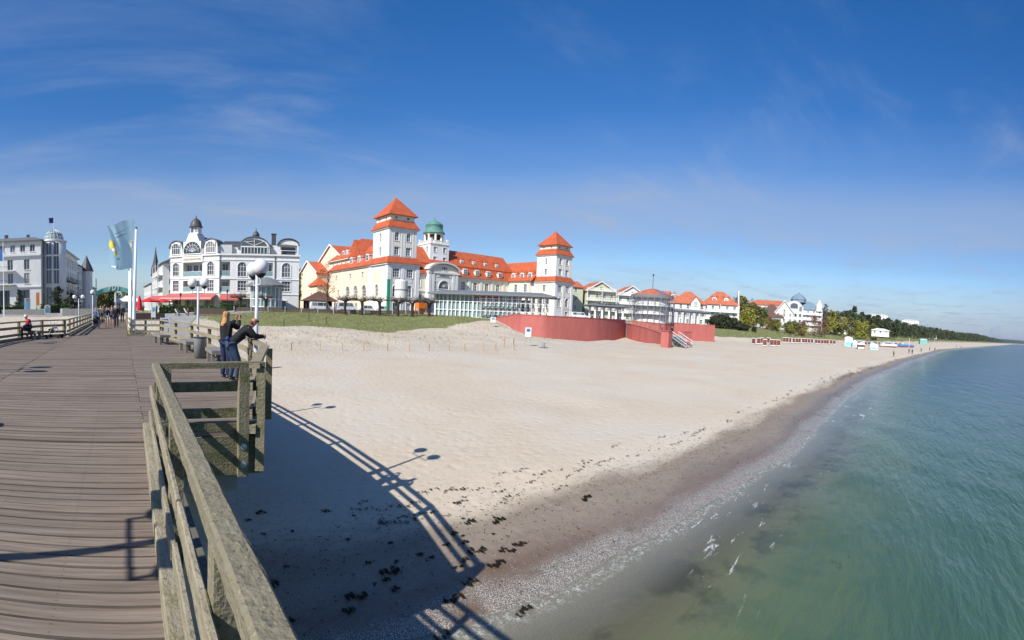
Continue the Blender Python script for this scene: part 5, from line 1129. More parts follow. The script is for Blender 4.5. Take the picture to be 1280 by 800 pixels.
for r, z in ((2.14, 16.1), (2.05, 16.75), (1.78, 17.5)): b.lathe([(r - .02, z), (r + .06, z), (r + .06, z + .1), (r - .02, z + .1)], (cx_, cy_, 0), 18)
b.build('dome_ribs', 'trim', dm)
b = nb(); b.tube([(cx_, cy_, 18.4), (cx_, cy_, 21.3)], .05, 6); b.build('flagpole', 'trim', Lh)
frame((-13.9, 109.2), 87.5, Lh)
ops = [(x, z, 1.1, 1.9, 'r', 2, 2, .1) for x in (3, 6.5, 10, 13.5, 17, 20.5, 24) for z in (1.2, 5.0, 8.2, 11.2)]
facade(Lh, (0, 0), (27, 0), .2, 14.9, 'white', ops); facade(Lh, (27, 0), (27, 14), .2, 14.9, 'white')
for z0, z1, o_ in ((13.4, 13.7, .3), (4.2, 4.4, .2), (14.7, 15.0, .6)): band(Lh, 0, 27.1, -o_, -.004, z0, z1)
for z_, x_ in ((7.6, 9), (4.6, 9), (7.6, 18)): b = nb(); b.box(x_ - 3, x_ + 3, -1.2, -.01, z_, z_ + .2); b.box(x_ - 3, x_ + 3, -1.2, -1.1, z_ + .2, z_ + 1.1); b.build('balcony', 'slate', Lh)
b = nb(); b.hip(-.5, 27.5, -.7, 14, 14.95, 17.6, 3, 24, 5, 8); b.build('roof', 'slate2', Lh)
f = MB(); n = 10
def flagsheet(w, h, amp, nx_=18, nz=10, droop=.0, ph=0, dirx=-1):
    vs = []; fs = []
    for i in range(nx_ + 1):
        for k in range(nz + 1):
            u = i / nx_; v = k / nz; y = amp * u * math.sin(5.5 * u + 1.3 * v + ph) + .5 * amp * u * math.sin(11 * u + 4 * v)
            vs.append((dirx * w * u * (1 - .06 * math.sin(3 * v)), y, -h * v - droop * u * u * h + .05 * h * math.sin(6 * u + 2 * v) * u))
    for i in range(nx_):
        for k in range(nz): fs.append((i * (nz + 1) + k, (i + 1) * (nz + 1) + k, (i + 1) * (nz + 1) + k + 1, i * (nz + 1) + k + 1))
    return vs, fs
CUR[0] = Matrix.Identity(4)
vs, fs = flagsheet(1.15, 1.2, .18, droop=.1); b = nb(); b.add([(x + cx_, y + cy_, z + 21.2) for x, y, z in vs], fs); b.build('flag', 'navy', Lh)

# ------------------------------------------------------------------ plainer houses
def house(name, label, o, ang, W_, D_, z0, ze, zr, wall, roof='roof2', nx_=4, floors=3, hipped=False, axis='x', cat='house', win=(1.0, 1.5), balc=False, zf=None, dorm=0, kind='r', side=True, over=.5):
    t = thing(name, label, cat, (o[0], o[1], z0)); frame(o, ang, t)
    fh = (ze - z0) / floors; ops = [(W_ * (i + .5) / nx_, z0 + fh * k + fh * .28, win[0], min(win[1], fh * .62), kind, 2, 2, .08) for i in range(nx_) for k in range(floors)]
    ns = max(2, int(D_ / 3.2)); sops = [(D_ * (i + .5) / ns, z0 + fh * k + fh * .28, win[0], min(win[1], fh * .62), 'r', 2, 2, .08) for i in range(ns) for k in range(floors)] if side else ()
    closedbox(t, 0, W_, 0, D_, z0 - 1, ze, wall, ops, sops, sops)
    if axis == 'y':   # gable towards the viewer
        b = nb(); b.prism([(0, ze), (W_, ze), (W_ / 2, zr)], 0, .25); b.prism([(0, ze), (W_, ze), (W_ / 2, zr)], D_ - .25, D_); b.build('gable_wall', wall, t)
        b = nb(); b.gable(-over, W_ + over, -over, D_ + over, ze - over * (zr - ze) / (W_ / 2) + .12, zr + .16, 'y', .14); b.build('roof', roof, t)
        b = nb(); b.bar((-over, -over - .06, ze - .3), (W_ / 2, -over - .06, zr + .05), .1, .3); b.bar((W_ + over, -over - .06, ze - .3), (W_ / 2, -over - .06, zr + .05), .1, .3); b.build('verge_board', 'trim', t)
        window(t, W_ / 2, -.19, ze + .3, .9, min(1.3, (zr - ze) * .45), 'r', 2, 2, 0)
    elif hipped:
        b = nb(); b.hip(-over, W_ + over, -over, D_ + over, ze, zr, min(D_ / 2, W_ * .4), W_ - min(D_ / 2, W_ * .4), D_ / 2 - .1, D_ / 2 + .1); b.build('roof', roof, t)
    else:
        for xx in (0, W_ - .25): b = nb(); b.prism([(0, ze), (D_, ze), (D_ / 2, zr)], xx, xx + .25, axis='x'); b.build('gable_wall', wall, t)
        b = nb(); b.gable(-over, W_ + over, -over, D_ + over, ze - over * (zr - ze) / (D_ / 2) + .12, zr + .16, 'x', .14); b.build('roof', roof, t)
    if balc:
        for k in range(1, floors + (1 if axis == 'y' else 0)):
            b = nb(); z_ = z0 + fh * k; b.box(.2, W_ - .2, -1.3, -.01, z_ - .1, z_ + .08); b.box(.2, W_ - .2, -1.3, -1.24, z_ + .95, z_ + 1.05); [b.box(.2 + .22 * q, .3 + .22 * q, -1.28, -1.25, z_ + .08, z_ + .95) for q in range(int((W_ - .4) / .22))]
            b.build('balcony', 'trim', t)
        for i in range(3): b = nb(); x_ = .25 + (W_ - .6) * i / 2; b.box(x_, x_ + .18, -1.3, -1.12, z0, ze); b.build('post', 'trim', t)
    for i in range(dorm):
        x_ = W_ * (i + 1) / (dorm + 1); f_ = .3; dormer(t, x_, D_ / 2 * f_ - .4, ze + (zr - ze) * f_ * .75, 1.3, 1.5, 2.5, 0, roof)
    return t
# receding street on both sides of the arch
house('town_house', 'white town house next beyond the dome hotel', (-12.6, 138), 88, 10, 12, .3, 13.5, 16.5, 'white2', 'slate', 3, 4, True)
th = house('town_house', 'white town house with a pointed slate turret left of the arch', (-11.6, 149), 88, 12, 12, .3, 12, 15, 'white', 'slate', 4, 4, True)
frame((-11.6, 149), 88, th); b = nb(); b.lathe([(1.9, .3), (1.9, 12.6)], (1.0, -.4, 0), 10); b.build('turret', 'white', th); b = nb(); b.lathe([(2.3, 12.5), (1.9, 13.6), (.9, 15.6), (0, 17.6)], (1.0, -.4, 0), 10); b.build('turret_roof', 'slate', th)
house('town_house', 'low white town house farthest down the street on the left', (-11.0, 163), 88, 22, 12, .3, 8.5, 11, 'white2', 'slate2', 6, 3, True)
house('town_house', 'white town house with balconies close behind the white hotel', (9.6, 134), -88, 14, 12, .3, 12.5, 15.5, 'white', 'slate', 5, 4, True, balc=True)
tg = house('town_house', 'grey white town house with a thin dark spire', (9.3, 152), -88, 16, 12, .3, 11.5, 15.5, 'white2', 'slate', 5, 4, True)
frame((9.3, 152), -88, tg); b = nb(); b.lathe([(1.4, 11), (1.4, 13.5), (.9, 15), (.3, 18), (0, 20.5)], (1.5, 1.0, 0), 8); b.build('spire', 'slate', tg)
house('town_house', 'low pale town house at the far right end of the street', (8.2, 182), -88, 28, 12, .3, 9, 12, 'white2', 'slate2', 7, 3, True)
house('market_stall', 'small white stall roofed in white at the end of the street', (-2.5, 150), 0, 8, 5, .3, 3.2, 5, 'white', 'trim', 3, 1, True, side=False, cat='stall')

# houses right of the spa hotel
house('balcony_house', 'pale green gabled house with three tiers of white balconies right of the right tower', (137.5, 96.0), -36, 11.5, 12, 1.2, 11.6, 14.9, 'cream2', 'roof2', 4, 3, axis='y', balc=True)
house('balcony_house', 'plain pale green house wing beside the right tower', (126.5, 101.5), -30, 11, 12, 1.2, 12.4, 14.6, 'cream2', 'roof2', 2, 4)
house('villa', 'white villa with an orange roof half hidden behind the scaffolded pavilion', (152, 92), -42, 12, 10, 1.2, 11, 14.6, 'white2', 'roof2', 4, 3, axis='y', balc=True)
house('villa', 'long orange roofed villa behind the scaffolded pavilion', (160, 82), -46, 14, 10, 1.2, 10.6, 13.9, 'white2', 'roof2', 5, 3, True, dorm=2)
va = house('orange_roof_house', 'white house with a broad orange tiled roof and a small front gable', (160.5, 74.0), -66, 13, 12, 1.2, 9.2, 13.9, 'white2', 'roof2', 5, 3, True)
frame((160.5, 74.0), -66, va); b = nb(); b.box(7.5, 11, -1.2, .1, .3, 9.5); b.prism([(7.5, 9.5), (11, 9.5), (9.25, 11.8)], -1.2, 1.5); b.build('bay', 'white2', va); window(va, 9.25, -1.39, 8.6, 1.2, 1.4, 'a', 2, 2, 0); b = nb(); b.gable(7.1, 11.4, -1.5, 4, 9.3, 12.0, 'y', .12); b.build('bay_roof', 'roof2', va)
vb_ = house('orange_roof_house', 'white house with dormers in an orange roof, ending in an ornate white gable', (167, 64.0), -68, 13.5, 12, 1.2, 9.6, 14.8, 'white2', 'roof2', 5, 3, True, dorm=2, balc=True)
frame((167, 64.0), -68, vb_); b = nb(); b.prism([(-.5, 1), (12, 1), (12, 9.5), (9.5, 10.5), (9.3, 12.5), (7.2, 13.6), (6.8, 15.4), (4.8, 15.4), (4.4, 13.6), (2.2, 12.5), (2, 10.5), (-.5, 9.5)], 13.5, 14.0, axis='x'); b.build('ornate_gable', 'white2', vb_)
b = nb(); [b.box(14.0, 14.06, y_ - .5, y_ + .5, z_, z_ + 1.5) for y_ in (3, 6, 9) for z_ in (3, 6.5, 9.3)]; b.build('pane', 'glassdark', vb_)
house('grey_villa', 'grey villa with a dark gable among the trees', (225, 64.5), -70, 9, 10, 1.8, 9, 14, 'slate2', 'slate', 3, 3, axis='y')
house('brown_roof_house', 'white house under a big brown roof beside the clipped trees', (228, 56.5), -74, 11, 12, 1.8, 7.5, 14, 'white2', 'roofbrown', 4, 2, True)
house('gable_house', 'bright white house with a steep stepped gable', (231, 50), -80, 9, 12, 1.8, 10, 15.8, 'white2', 'roof2', 3, 3, axis='y')
house('long_house', 'white house with a long dull red roof behind the bright gable', (262, 74), -80, 26, 12, 1.8, 15, 18, 'white2', 'roof2', 8, 4, True)
gh = house('grand_hotel', 'big white seaside hotel with a blue grey mansard roof and an arched front', (255, 51.5), -82, 22, 14, 1.8, 13.2, 18.0, 'white2', 'blueroof', 7, 4, True, balc=True, cat='hotel')
frame((255, 51.5), -82, gh)
b = nb(); b.box(1.5, 11.5, -1.2, .5, 1, 14.5); b.prism([(1.5, 14.5), (11.5, 14.5)] + [(6.5 + 4.2 * math.cos(math.pi * k / 12), 14.5 + 2.9 * math.sin(math.pi * k / 12)) for k in range(13)], -1.2, 6); b.build('arched_front', 'white2', gh)
b = nb(); b.prism([(8.5, 13.4), (4.5, 13.4)][::-1] + [(6.5 + 2.0 * math.cos(math.pi * k / 10), 14.9 + 1.3 * math.sin(math.pi * k / 10)) for k in range(11)], -1.3, -1.205); b.box(2.2, 3.6, -1.3, -1.205, 12, 14.5); b.box(9.4, 10.8, -1.3, -1.205, 12, 14.5); [b.box(x_, x_ + 1.1, -1.3, -1.205, z_, z_ + 1.6) for x_ in (2.2, 4.4, 7.0, 9.4) for z_ in (2.6, 5.8, 9)]; b.build('pane', 'glassdark', gh)
b = nb(); b.lathe([(4.3, 17.0), (4.2, 18.4), (4.5, 18.5), (3.6, 20.0), (2.0, 21.2), (.5, 21.9), (0, 23)], (8.5, 5, 0), 8); b.build('dome', 'blueroof', gh)
b = nb(); b.box(18.5, 21.5, -.8, 2.5, 12.5, 16); b.prism([(18.5, 16), (21.5, 16), (20.8, 17.4), (20, 19), (19.2, 17.4)], -.8, 2.5); b.build('stair_gable', 'white2', gh)
house('white_kiosk', 'low white kiosk on the dune grass before the pine wood', (247, 2.5), -86, 9, 5, 2.0, 4.2, 5.2, 'white', 'trim', 3, 1, True, side=False, cat='kiosk')
house('white_villa', 'white villa showing between the yellow green trees', (300, 30), -84, 16, 10, 1.8, 10, 12, 'white', 'slate2', 5, 3, True)
hz_ = max(8, g1(640, 60) - 1)
hh = house('hill_hotel', 'white flat roofed hotel block rising from the far wooded hill', (652, 18), -93, 32, 14, 17, 29.5, 30.5, 'white', 'trim', 8, 3, True)
house('hill_house', 'lower white block right of the hotel on the far hill', (690, -36), -93, 24, 12, 14, 26, 27, 'white', 'trim', 6, 2, True)
house('wood_house', 'small white house at the edge of the far pine wood', (600, -66), -93, 10, 8, 2, 6.5, 9, 'white', 'slate2', 3, 1, True)

# ------------------------------------------------------------------ glass hall before the spa hotel
g0 = (58.2, 76.5); g1_ = (70.6, 57.8); ga = math.degrees(math.atan2(g1_[1] - g0[1], g1_[0] - g0[0])); gl_ = math.hypot(g1_[0] - g0[0], g1_[1] - g0[1])
GH = thing('glass_hall', 'long low glazed hall with white posts and a flat grey roof, partly scaffolded', 'hall', (g0[0], g0[1], .8)); frame(g0, ga, GH)
b = nb(); n = 26; 
for i in range(n + 1):
    x_ = gl_ * i / n; w_ = .09 if i % 3 else .17; b.box(x_ - w_, x_ + w_, -.1, .1, .3, 5.3)
for z_ in (.5, 2.2, 3.9, 5.1): b.box(0, gl_, -.06, .06, z_, z_ + .14)
b.box(0, gl_ * .99, -.15, .25, .0, .95); b.build('frame', 'trim', GH)
b = nb(); b.box(0, gl_ * .72, .3, .34, .9, 5.2); b.build('glazing', 'glassteal', GH)
b = nb(); b.box(0, gl_ * .70, 1.0, 7.0, .3, 5.2); b.build('interior', 'slate2', GH)
b = nb(); b.hip(-1.2, gl_ + 1.2, -1.5, 8.5, 5.55, 6.2, 1.5, gl_ - 1.5, 2, 5, t=.3); b.build('roof', 'greyroof', GH)
for i in range(5): b = nb(); x_ = gl_ * (.74 + .06 * i); b.box(x_, x_ + .45, .9, 1.3, .5, 5.4); b.build('column', 'greypaint', GH)
b = nb(); b.box(gl_ * .76, gl_ * .84, 2, 2.3, 2.4, 4.6); b.build('sun_blind', 'copper2', GH); b = nb(); b.box(gl_ * .36, gl_ * .58, -.2, -.13, 4.75, 5.05); b.build('red_fascia', 'redawn', GH)
SC = thing('scaffolding', 'scaffold frame standing before the right half of the glazed hall', 'scaffolding', (g0[0], g0[1], .8)); frame(g0, ga, SC)
def scaffold(root, x0, x1, y0, y1, zs, step, zt, zb=.8, planks_=True):
    b = nb(); n = int((x1 - x0) / step)
    for i in range(n + 1):
        x_ = x0 + step * i
        for y_ in (y0, y1): b.tube([(x_, y_, zb), (x_, y_, zt)], .035, 5)
        for z_ in zs: b.tube([(x_, y0, z_), (x_, y1, z_)], .03, 4)
    for z_ in zs:
        for dz in (0, .5, 1.0): b.tube([(x0, y0, z_ + dz), (x1, y0, z_ + dz)], .03, 4)
    b.tube([(x0, y0, zb), (x0 + step * 2, y0, zs[-1])], .03, 4); b.build('tubes', 'scaff', root)
    if planks_:
        for z_ in zs: b = nb(); b.box(x0, x1, y0 + .05, y1 - .05, z_ - .03, z_ + .03); b.build('walkway', 'benchwood', root)
scaffold(SC, gl_ * .42, gl_ + .2, -1.3, -.5, (1.9, 3.6), 1.25, 5.2)

# ------------------------------------------------------------------ red sea wall, terrace, scaffolded pavilion
M['redwall'] = mat('red painted sea wall', (.36, .10, .085), .8, .06, .9, col2=(.46, .145, .125), stretch=(1, 1, .22), detail=9)
CUR[0] = Matrix.Identity(4)
def wall(name, label, cat, pts, mt, th=.45, cap=None, z0=-3.4):
    """wall along points (x, y, ztop)"""
    o = Vector((pts[0][0], pts[0][1], 0)); t = thing(name, label, cat, o)
    if len(pts) > 4:
        C_ = [Vector(p) for p in pts]; E_ = [C_[0] * 2 - C_[1]] + C_ + [C_[-1] * 2 - C_[-2]]; pts = []
        for i in range(1, len(E_) - 2):
            for k in range(6): u = k / 6; pts.append(tuple(.5 * ((2 * E_[i]) + (E_[i + 1] - E_[i - 1]) * u + (2 * E_[i - 1] - 5 * E_[i] + 4 * E_[i + 1] - E_[i + 2]) * u * u + (3 * E_[i] - E_[i - 1] - 3 * E_[i + 1] + E_[i + 2]) * u ** 3)))
        pts.append(tuple(C_[-1]))
    b = MB(); P = [Vector(p) for p in pts]; n = len(P); vs = []
    for i, p in enumerate(P):
        d_ = (P[min(i + 1, n - 1)] - P[max(i - 1, 0)]); d_.z = 0; d_.normalize(); q = Vector((-d_.y, d_.x, 0)) * th
        for a in (p - o, p - o + q): vs += [(a.x, a.y, z0), (a.x, a.y, p.z)]
    fs = []
    for i in range(n - 1):
        a = i * 4; c = a + 4; fs += [(a, c, c + 1, a + 1), (a + 2, a + 3, c + 3, c + 2), (a + 1, c + 1, c + 3, a + 3)]
    fs += [(0, 1, 3, 2), (4 * n - 4, 4 * n - 2, 4 * n - 1, 4 * n - 3)]; b.add(vs, fs); b.build('wall', mt, t)
    b = MB(); vs = []
    for i, p in enumerate(P):
        d_ = (P[min(i + 1, n - 1)] - P[max(i - 1, 0)]); d_.z = 0; d_.normalize(); q = Vector((-d_.y, d_.x, 0)); a = p - o - q * .07; c = p - o + q * (th + .07)
        vs += [(a.x, a.y, p.z + .003), (a.x, a.y, p.z + .12), (c.x, c.y, p.z + .003), (c.x, c.y, p.z + .12)]
    b.add(vs, fs + [f for i in range(n - 1) for f in [(i * 4, i * 4 + 2, i * 4 + 6, i * 4 + 4)]]); b.build('coping', cap or mt, t); return t
FW = [(63.8, 66, .9), (63.0, 62, 1.3), (62.4, 58.5, 1.75), (62.3, 55.6, 1.75), (62.9, 53.6, 1.75), (64.4, 52.4, 1.75), (67, 51.6, 1.75), (70.5, 50.8, 1.75), (75, 50.1, 1.75), (79, 50.1, 1.75), (83, 50.6, 1.75), (87, 51.4, 1.75), (90.6, 52.3, 1.75)]
wall('sea_wall', 'long curved red sea wall in front of the glazed hall', 'wall', FW, 'redwall')
wall('ramp_wall', 'red wall stepping down beside the ramp towards the beach stairs', 'wall', [(90.9, 52.1, .95), (88, 48.9, .8), (85, 44.9, .45), (81.4, 40.2, -.1), (77.5, 36.8, -.55), (72.5, 34.6, -.6)], 'redwall')
wall('sea_wall', 'short straight red sea wall right of the beach stairs, below the right colonnade', 'wall', [(103.2, 46.4, 1.7), (106, 44.2, 1.65), (112.3, 39.3, 1.65), (115.2, 46.5, 1.65)], 'redwall')
wall('ramp_wall', 'red back wall of the ramp between the pavilion and the stairs', 'wall', [(91, 53.2, 1.6), (95, 49.6, 1.55), (99, 46.8, 1.3), (103.1, 46.6, 1.3)], 'redwall')
wall('stair_wall', 'small red block at the right of the beach stairs', 'wall', [(80.3, 33.9, .15), (82.1, 33.2, .15)], 'redwall', 1.0)
t = thing('stair_pier', 'stout red block at the foot of the ramp beside the beach stairs', 'wall', (71.2, 33.2, 0)); b = MB(); b.prism([(-.7, -3.4), (.75, -3.4), (.7, .25), (-.65, .25)], -.7, .7); b.build('wall', 'redwall', t)
b = MB(); b.box(-.78, .8, -.78, .78, .253, .36); b.build('coping', 'redwall', t)
TP = [(60.5, 79.5), (64.4, 71.5), (65.0, 65.5), (63.9, 60), (63.4, 56.5), (64.3, 54.3), (67.5, 52.4), (75, 51), (83, 51.2), (90.9, 53), (95, 50), (103.2, 46.8), (112.2, 39.8), (115, 46.8), (124, 66), (140, 86), (75, 89.5), (57, 89)]
b = MB(); b.prism(TP, -3.3, 1.45, axis='z'); struct(b.build('terrace', 'paver'), 'paved terrace above the red sea wall', 'terrace')
RP = (100.3, 51.0)
t = thing('round_pavilion', 'round white pavilion with an orange and blue covered roof, wrapped in scaffolding', 'pavilion', (*RP, 1.45))
b = MB(); b.lathe([(4.0, 0), (4.0, 6.2)], n=28); b.build('drum', 'trim', t)
b = MB()
for k in range(28): a = 2 * math.pi * k / 28; b.box(4.02 * math.cos(a) - .08, 4.02 * math.cos(a) + .08, 4.02 * math.sin(a) - .08, 4.02 * math.sin(a) + .08, 0, 6.0)
for z_ in (1.9, 3.7): b.lathe([(4.02, z_), (4.14, z_), (4.14, z_ + .12), (4.02, z_ + .12)], n=28)
b.build('panel_ribs', 'white2', t)
b = MB(); b.lathe([(4.0, 5.5), (5.0, 5.75), (5.0, 6.35), (4.6, 6.4)], n=28); b.build('eaves_band', 'greyroof', t)
b = MB(); b.lathe([(4.95, 6.36), (2.0, 7.5), (.3, 8.0), (0, 8.0)], n=28); b.build('roof', 'roof2', t)
b = MB()
for k in range(18, 21):
    a0, a1 = 2 * math.pi * k / 28, 2 * math.pi * (k + 1) / 28; b.add([(r * math.cos(a), r * math.sin(a), z) for a in (a0, a1) for r, z in ((4.6, 6.55), (2.0, 7.56), (.9, 7.9))], [(0, 3, 4, 1), (1, 4, 5, 2)])
b.build('tarpaulin', 'purpletarp', t)
b = MB(); b.tube([(0, 0, 7.9), (0, 0, 11.3)], .07, 6); b.lathe([(.05, 10.9), (.22, 11.0), (.22, 11.35), (.05, 11.4)], n=8); b.build('mast', 'slate', t)
t = thing('scaffolding', 'ring of scaffold tubes around the round pavilion', 'scaffolding', (*RP, 1.45)); b = MB()
for k in range(22):
    a = 2 * math.pi * k / 22
    for r in (4.6, 5.3): b.tube([(r * math.cos(a), r * math.sin(a), 0), (r * math.cos(a), r * math.sin(a), 6.0 if r > 5 else 5.6)], .045, 4)
for z_ in (1.9, 2.9, 3.8, 4.8, 5.6):
    for r in (4.6, 5.3):
        P = [(r * math.cos(2 * math.pi * k / 22), r * math.sin(2 * math.pi * k / 22), z_) for k in range(23)]; b.tube(P, .035, 4)
b.build('tubes', 'scaff', t)
for z_ in (1.85, 3.75): b = MB(); b.lathe([(4.65, z_), (5.25, z_), (5.25, z_ + .06), (4.65, z_ + .06)], n=22); b.build('walkway', 'benchwood', t)
def colonnade(label, pts, zt, n, rw=2.4, r=.27):
    o = pts[0]; t = thing('colonnade', label, 'colonnade', (o[0], o[1], 1.45)); d_ = Vector((pts[1][0] - o[0], pts[1][1] - o[1], 0)); L_ = d_.length; a = math.atan2(d_.y, d_.x); X_ = Matrix.Rotation(a, 4, 'Z')
    for i in range(n):
        for y_ in (0, rw + .6):
            b = MB(); b.X = X_; b.lathe([(r * 1.25, 0), (r * 1.25, .2), (r, .25), (r * .85, zt - .35), (r * 1.2, zt - .25), (r * 1.25, zt - .1)], (L_ * (i + .5) / n, y_, 0), 12); b.build('column', 'trim', t, True)
    b = MB(); b.X = X_; b.box(-.4, L_ + .4, -.7, rw + 1.3, zt - .1, zt + .18); b.hip(-.6, L_ + .6, -.9, rw + 1.5, zt + .2, zt + .65, .8, L_ - .8, rw / 2, rw / 2 + .3); b.build('roof', 'greyroof', t); return t
colonnade('white columned colonnade left of the round pavilion', [(88.6, 60.0), (96.0, 55.3)], 3.1, 5)
colonnade('white columned colonnade right of the round pavilion, above the short red wall', [(105.2, 48.4), (114.6, 42.6)], 3.15, 6)
t = thing('scaffolding', 'scaffold frame between the round pavilion and the left colonnade', 'scaffolding', (91, 60.5, 1.45)); t.rotation_euler = (0, 0, R(-33)); CUR[0] = Matrix.Identity(4); scaffold(t, 0, 5, -1.2, 0, (1.9, 3.8, 5.4), 1.2, 6.6, 0)
t = thing('scaffolding', 'scaffold frame over the right colonnade beside the round pavilion', 'scaffolding', (104.6, 47.6, 1.45)); t.rotation_euler = (0, 0, R(-33)); scaffold(t, 0, 6, -1.4, -.5, (1.9,), 1.5, 3.9, 0, False)
t = thing('beach_stairs', 'grey metal stairs leading from the ramp down to the sand', 'stairs', (75.6, 33.6, 0))
for k in range(8): b = MB(); b.box(-1.3, 1.3, -.33 * k - .3, -.33 * k, -.72 - .19 * k, -.66 - .19 * k); b.build('tread', 'metal', t)
b = MB(); b.box(-2.4, 3.2, .02, 1.6, -.72, -.64); b.build('landing', 'metal', t)
for x_ in (-1.35, 1.35):
    b = MB(); b.bar((x_, 0, -.75), (x_, -2.8, -2.35), .08, .2); b.tube([(x_, .1, .25), (x_, -2.8, -1.35)], .03, 6); b.tube([(x_, .1, -.2), (x_, -2.8, -1.8)], .025, 6)
    for k in range(4): b.tube([(x_, .05 - .93 * k, -.7 - .54 * k), (x_, .05 - .93 * k, .28 - .54 * k)], .03, 6)
    b.build('handrail', 'metal', t)
b = MB()
for x_ in (-2.3, -.2, 1.4, 3.1):
    for y_ in (.1, 1.5): b.tube([(x_, y_, -2.6), (x_, y_, -.7)], .06, 6)
b.build('support', 'metal', t)
person('worker in a blue jacket at the top of the beach stairs', (78.6, 37.6, -.62), R(200), walk(.08), (.03, .08, .25), (.03, .03, .06), detail=1, scale=1.1)
person('person in dark clothes standing on the stair landing', (76.3, 34.6, -.64), R(150), J(), (.02, .02, .03), (.02, .02, .03), detail=1, scale=1.1)
b = None
t = thing('ramp_handrail', 'yellowish handrail climbing the ramp behind the red wall', 'handrail', (90, 50.6, 0)); b = MB(); b.tube([(0, 0, 2.0), (-4.5, -5.6, 1.3), (-8.5, -10.5, .75)], .05, 6)
for k in range(7): f_ = k / 6; b.tube([(-8.5 * f_, -10.5 * f_, -.8), (-8.5 * f_, -10.5 * f_, 2.0 - 1.25 * f_)], .04, 5)
b.build('rail', 'stake', t)
b = MB(); b.prism([(91.3, 51.7), (85.6, 44.5), (81.9, 39.8), (78.0, 36.3), (73.6, 34.2), (77.5, 32.8), (84, 36.5), (92, 42), (102.8, 46.3)], -3.2, -.7, axis='z'); struct(b.build('ramp', 'concrete'), 'ramp behind the low red wall', 'ramp')

# ------------------------------------------------------------------ flags, arch, square at the foot of the pier
def flagpole(label, x, y, h, r=.085):
    t = thing('flagpole', label, 'flagpole', (x, y, min(0, g1(x, y)))); b = MB(); b.tube([(0, 0, 0), (0, 0, h * .5), (0, 0, h)], [r, r * .85, r * .55], 12); b.build('pole', 'flagwhite', t, True)
    b = MB(); b.lathe([(.05, h), (.08, h + .05), (.05, h + .13), (0, h + .15)], n=8); b.build('finial', 'slate', t); return t
fp1 = flagpole('tallest white flagpole carrying the pale blue flag', .62, 29.0, 9.0, .12); z1_ = fp1.location.z
for lab, x, y, h in (('second white flagpole close behind the tallest', .53, 29.9, 6.4), ('third white flagpole in the tight row', .46, 30.9, 5.2)):
    q = flagpole(lab, x, y, h + 1.4, .11)
fp1.rotation_euler = (0, R(1.3), 0)
tf_ = thing('flag', 'pale blue flag with yellow figures blowing to the left from the tallest pole', 'flag', (.60, 29.0, 0)); vs, fs = flagsheet(1.62, 2.85, .30, 26, 18, droop=.02)
b = MB(); b.add([(x * (1 - .12 * (-z / 2.85)) + .10 - .10 * (-z / 2.85), y, z + 6.72 + (.25 * x * 0)) for x, y, z in vs], fs)
# top edge sags away from the pole
b.v = [(x, y, z - .32 * max(0, min(1, (-x - .0) / 1.6)) ** 2 * (1 if z > 5.2 else .3) - (.22 if x < -.05 else 0) * 0) for x, y, z in b.v]; b.build('cloth', 'flag', tf_)
def flagpatch(pts, mt, nm='print'):
    b = MB(); b.prism(pts, -.34, .34); return b
def onflag(u0, u1, v0, v1, mt, nm):
    V = []; F = []
    for i in range(7):
        for k in range(5):
            u = u0 + (u1 - u0) * i / 6; v = v0 + (v1 - v0) * k / 4; rr_ = 1 - .25 * abs(math.sin(i * 2.1))
            y = .30 * u * math.sin(5.5 * u + 1.3 * v) + .15 * u * math.sin(11 * u + 4 * v)
            x = -1.62 * u * (1 - .06 * math.sin(3 * v)); z = -2.85 * v - .02 * u * u * 2.85 + .05 * 2.85 * math.sin(6 * u + 2 * v) * u
            x2 = x * (1 - .12 * (-z / 2.85)) + .10 - .10 * (-z / 2.85); z2 = z + 6.72; z2 -= .32 * max(0, min(1, -x2 / 1.6)) ** 2 * (1 if z2 > 5.2 else .3)
            V.append((x2, y - .02, z2))
    for i in range(6):
        for k in range(4):
            if (i in (0, 5) and k in (0, 3)): continue
            F.append((i * 5 + k, i * 5 + 5 + k, i * 5 + 6 + k, i * 5 + 1 + k))
    b = MB(); b.add(V, F); b.build(nm, mt, tf_)
onflag(.80, 1.0, .34, .52, 'yellow', 'yellow_print'); onflag(.72, .9, .40, .50, 'yellow', 'yellow_print'); onflag(.66, .80, .60, .70, 'yellow', 'yellow_print'); onflag(.62, .92, .50, .62, 'trim', 'white_print'); onflag(.55, .68, .74, .79, 'yellow', 'yellow_print')
onflag(.02, .16, .42, .445, 'yellow', 'yellow_print'); onflag(.02, .18, .60, .625, 'yellow', 'yellow_print'); onflag(.05, .22, .46, .58, 'trim', 'white_print'); onflag(.25, .75, .27, .285, 'slate2', 'dark_print'); onflag(.3, .8, .19, .20, 'slate2', 'dark_print'); onflag(.3, .9, .93, .97, 'trim', 'white_print')
t = flagpole('tall white flagpole at the left edge with the dark blue flag', -19.6, 78, 12.4, .09); t = thing('flag', 'dark blue flag with a ring of gold stars at the left edge', 'flag', (-19.7, 78, g1(-19.6, 78))); vs, fs = flagsheet(2.6, 1.9, .25, droop=.12)
b = MB(); b.add([(x, y, z + 11.2) for x, y, z in vs], fs); b.build('cloth', 'boatblue', t)
t = thing('street_arch', 'teal arched banner with white numerals spanning the street behind the walkers', 'arch', (-1.9, 108, g1(-1.9, 108)))
b = MB(); n = 24; P = []
for k in range(n + 1): x_ = -4.0 + 8.4 * k / n; P.append((x_, 4.7 + 1.15 * (1 - ((x_ - .2) / 4.2) ** 2)))
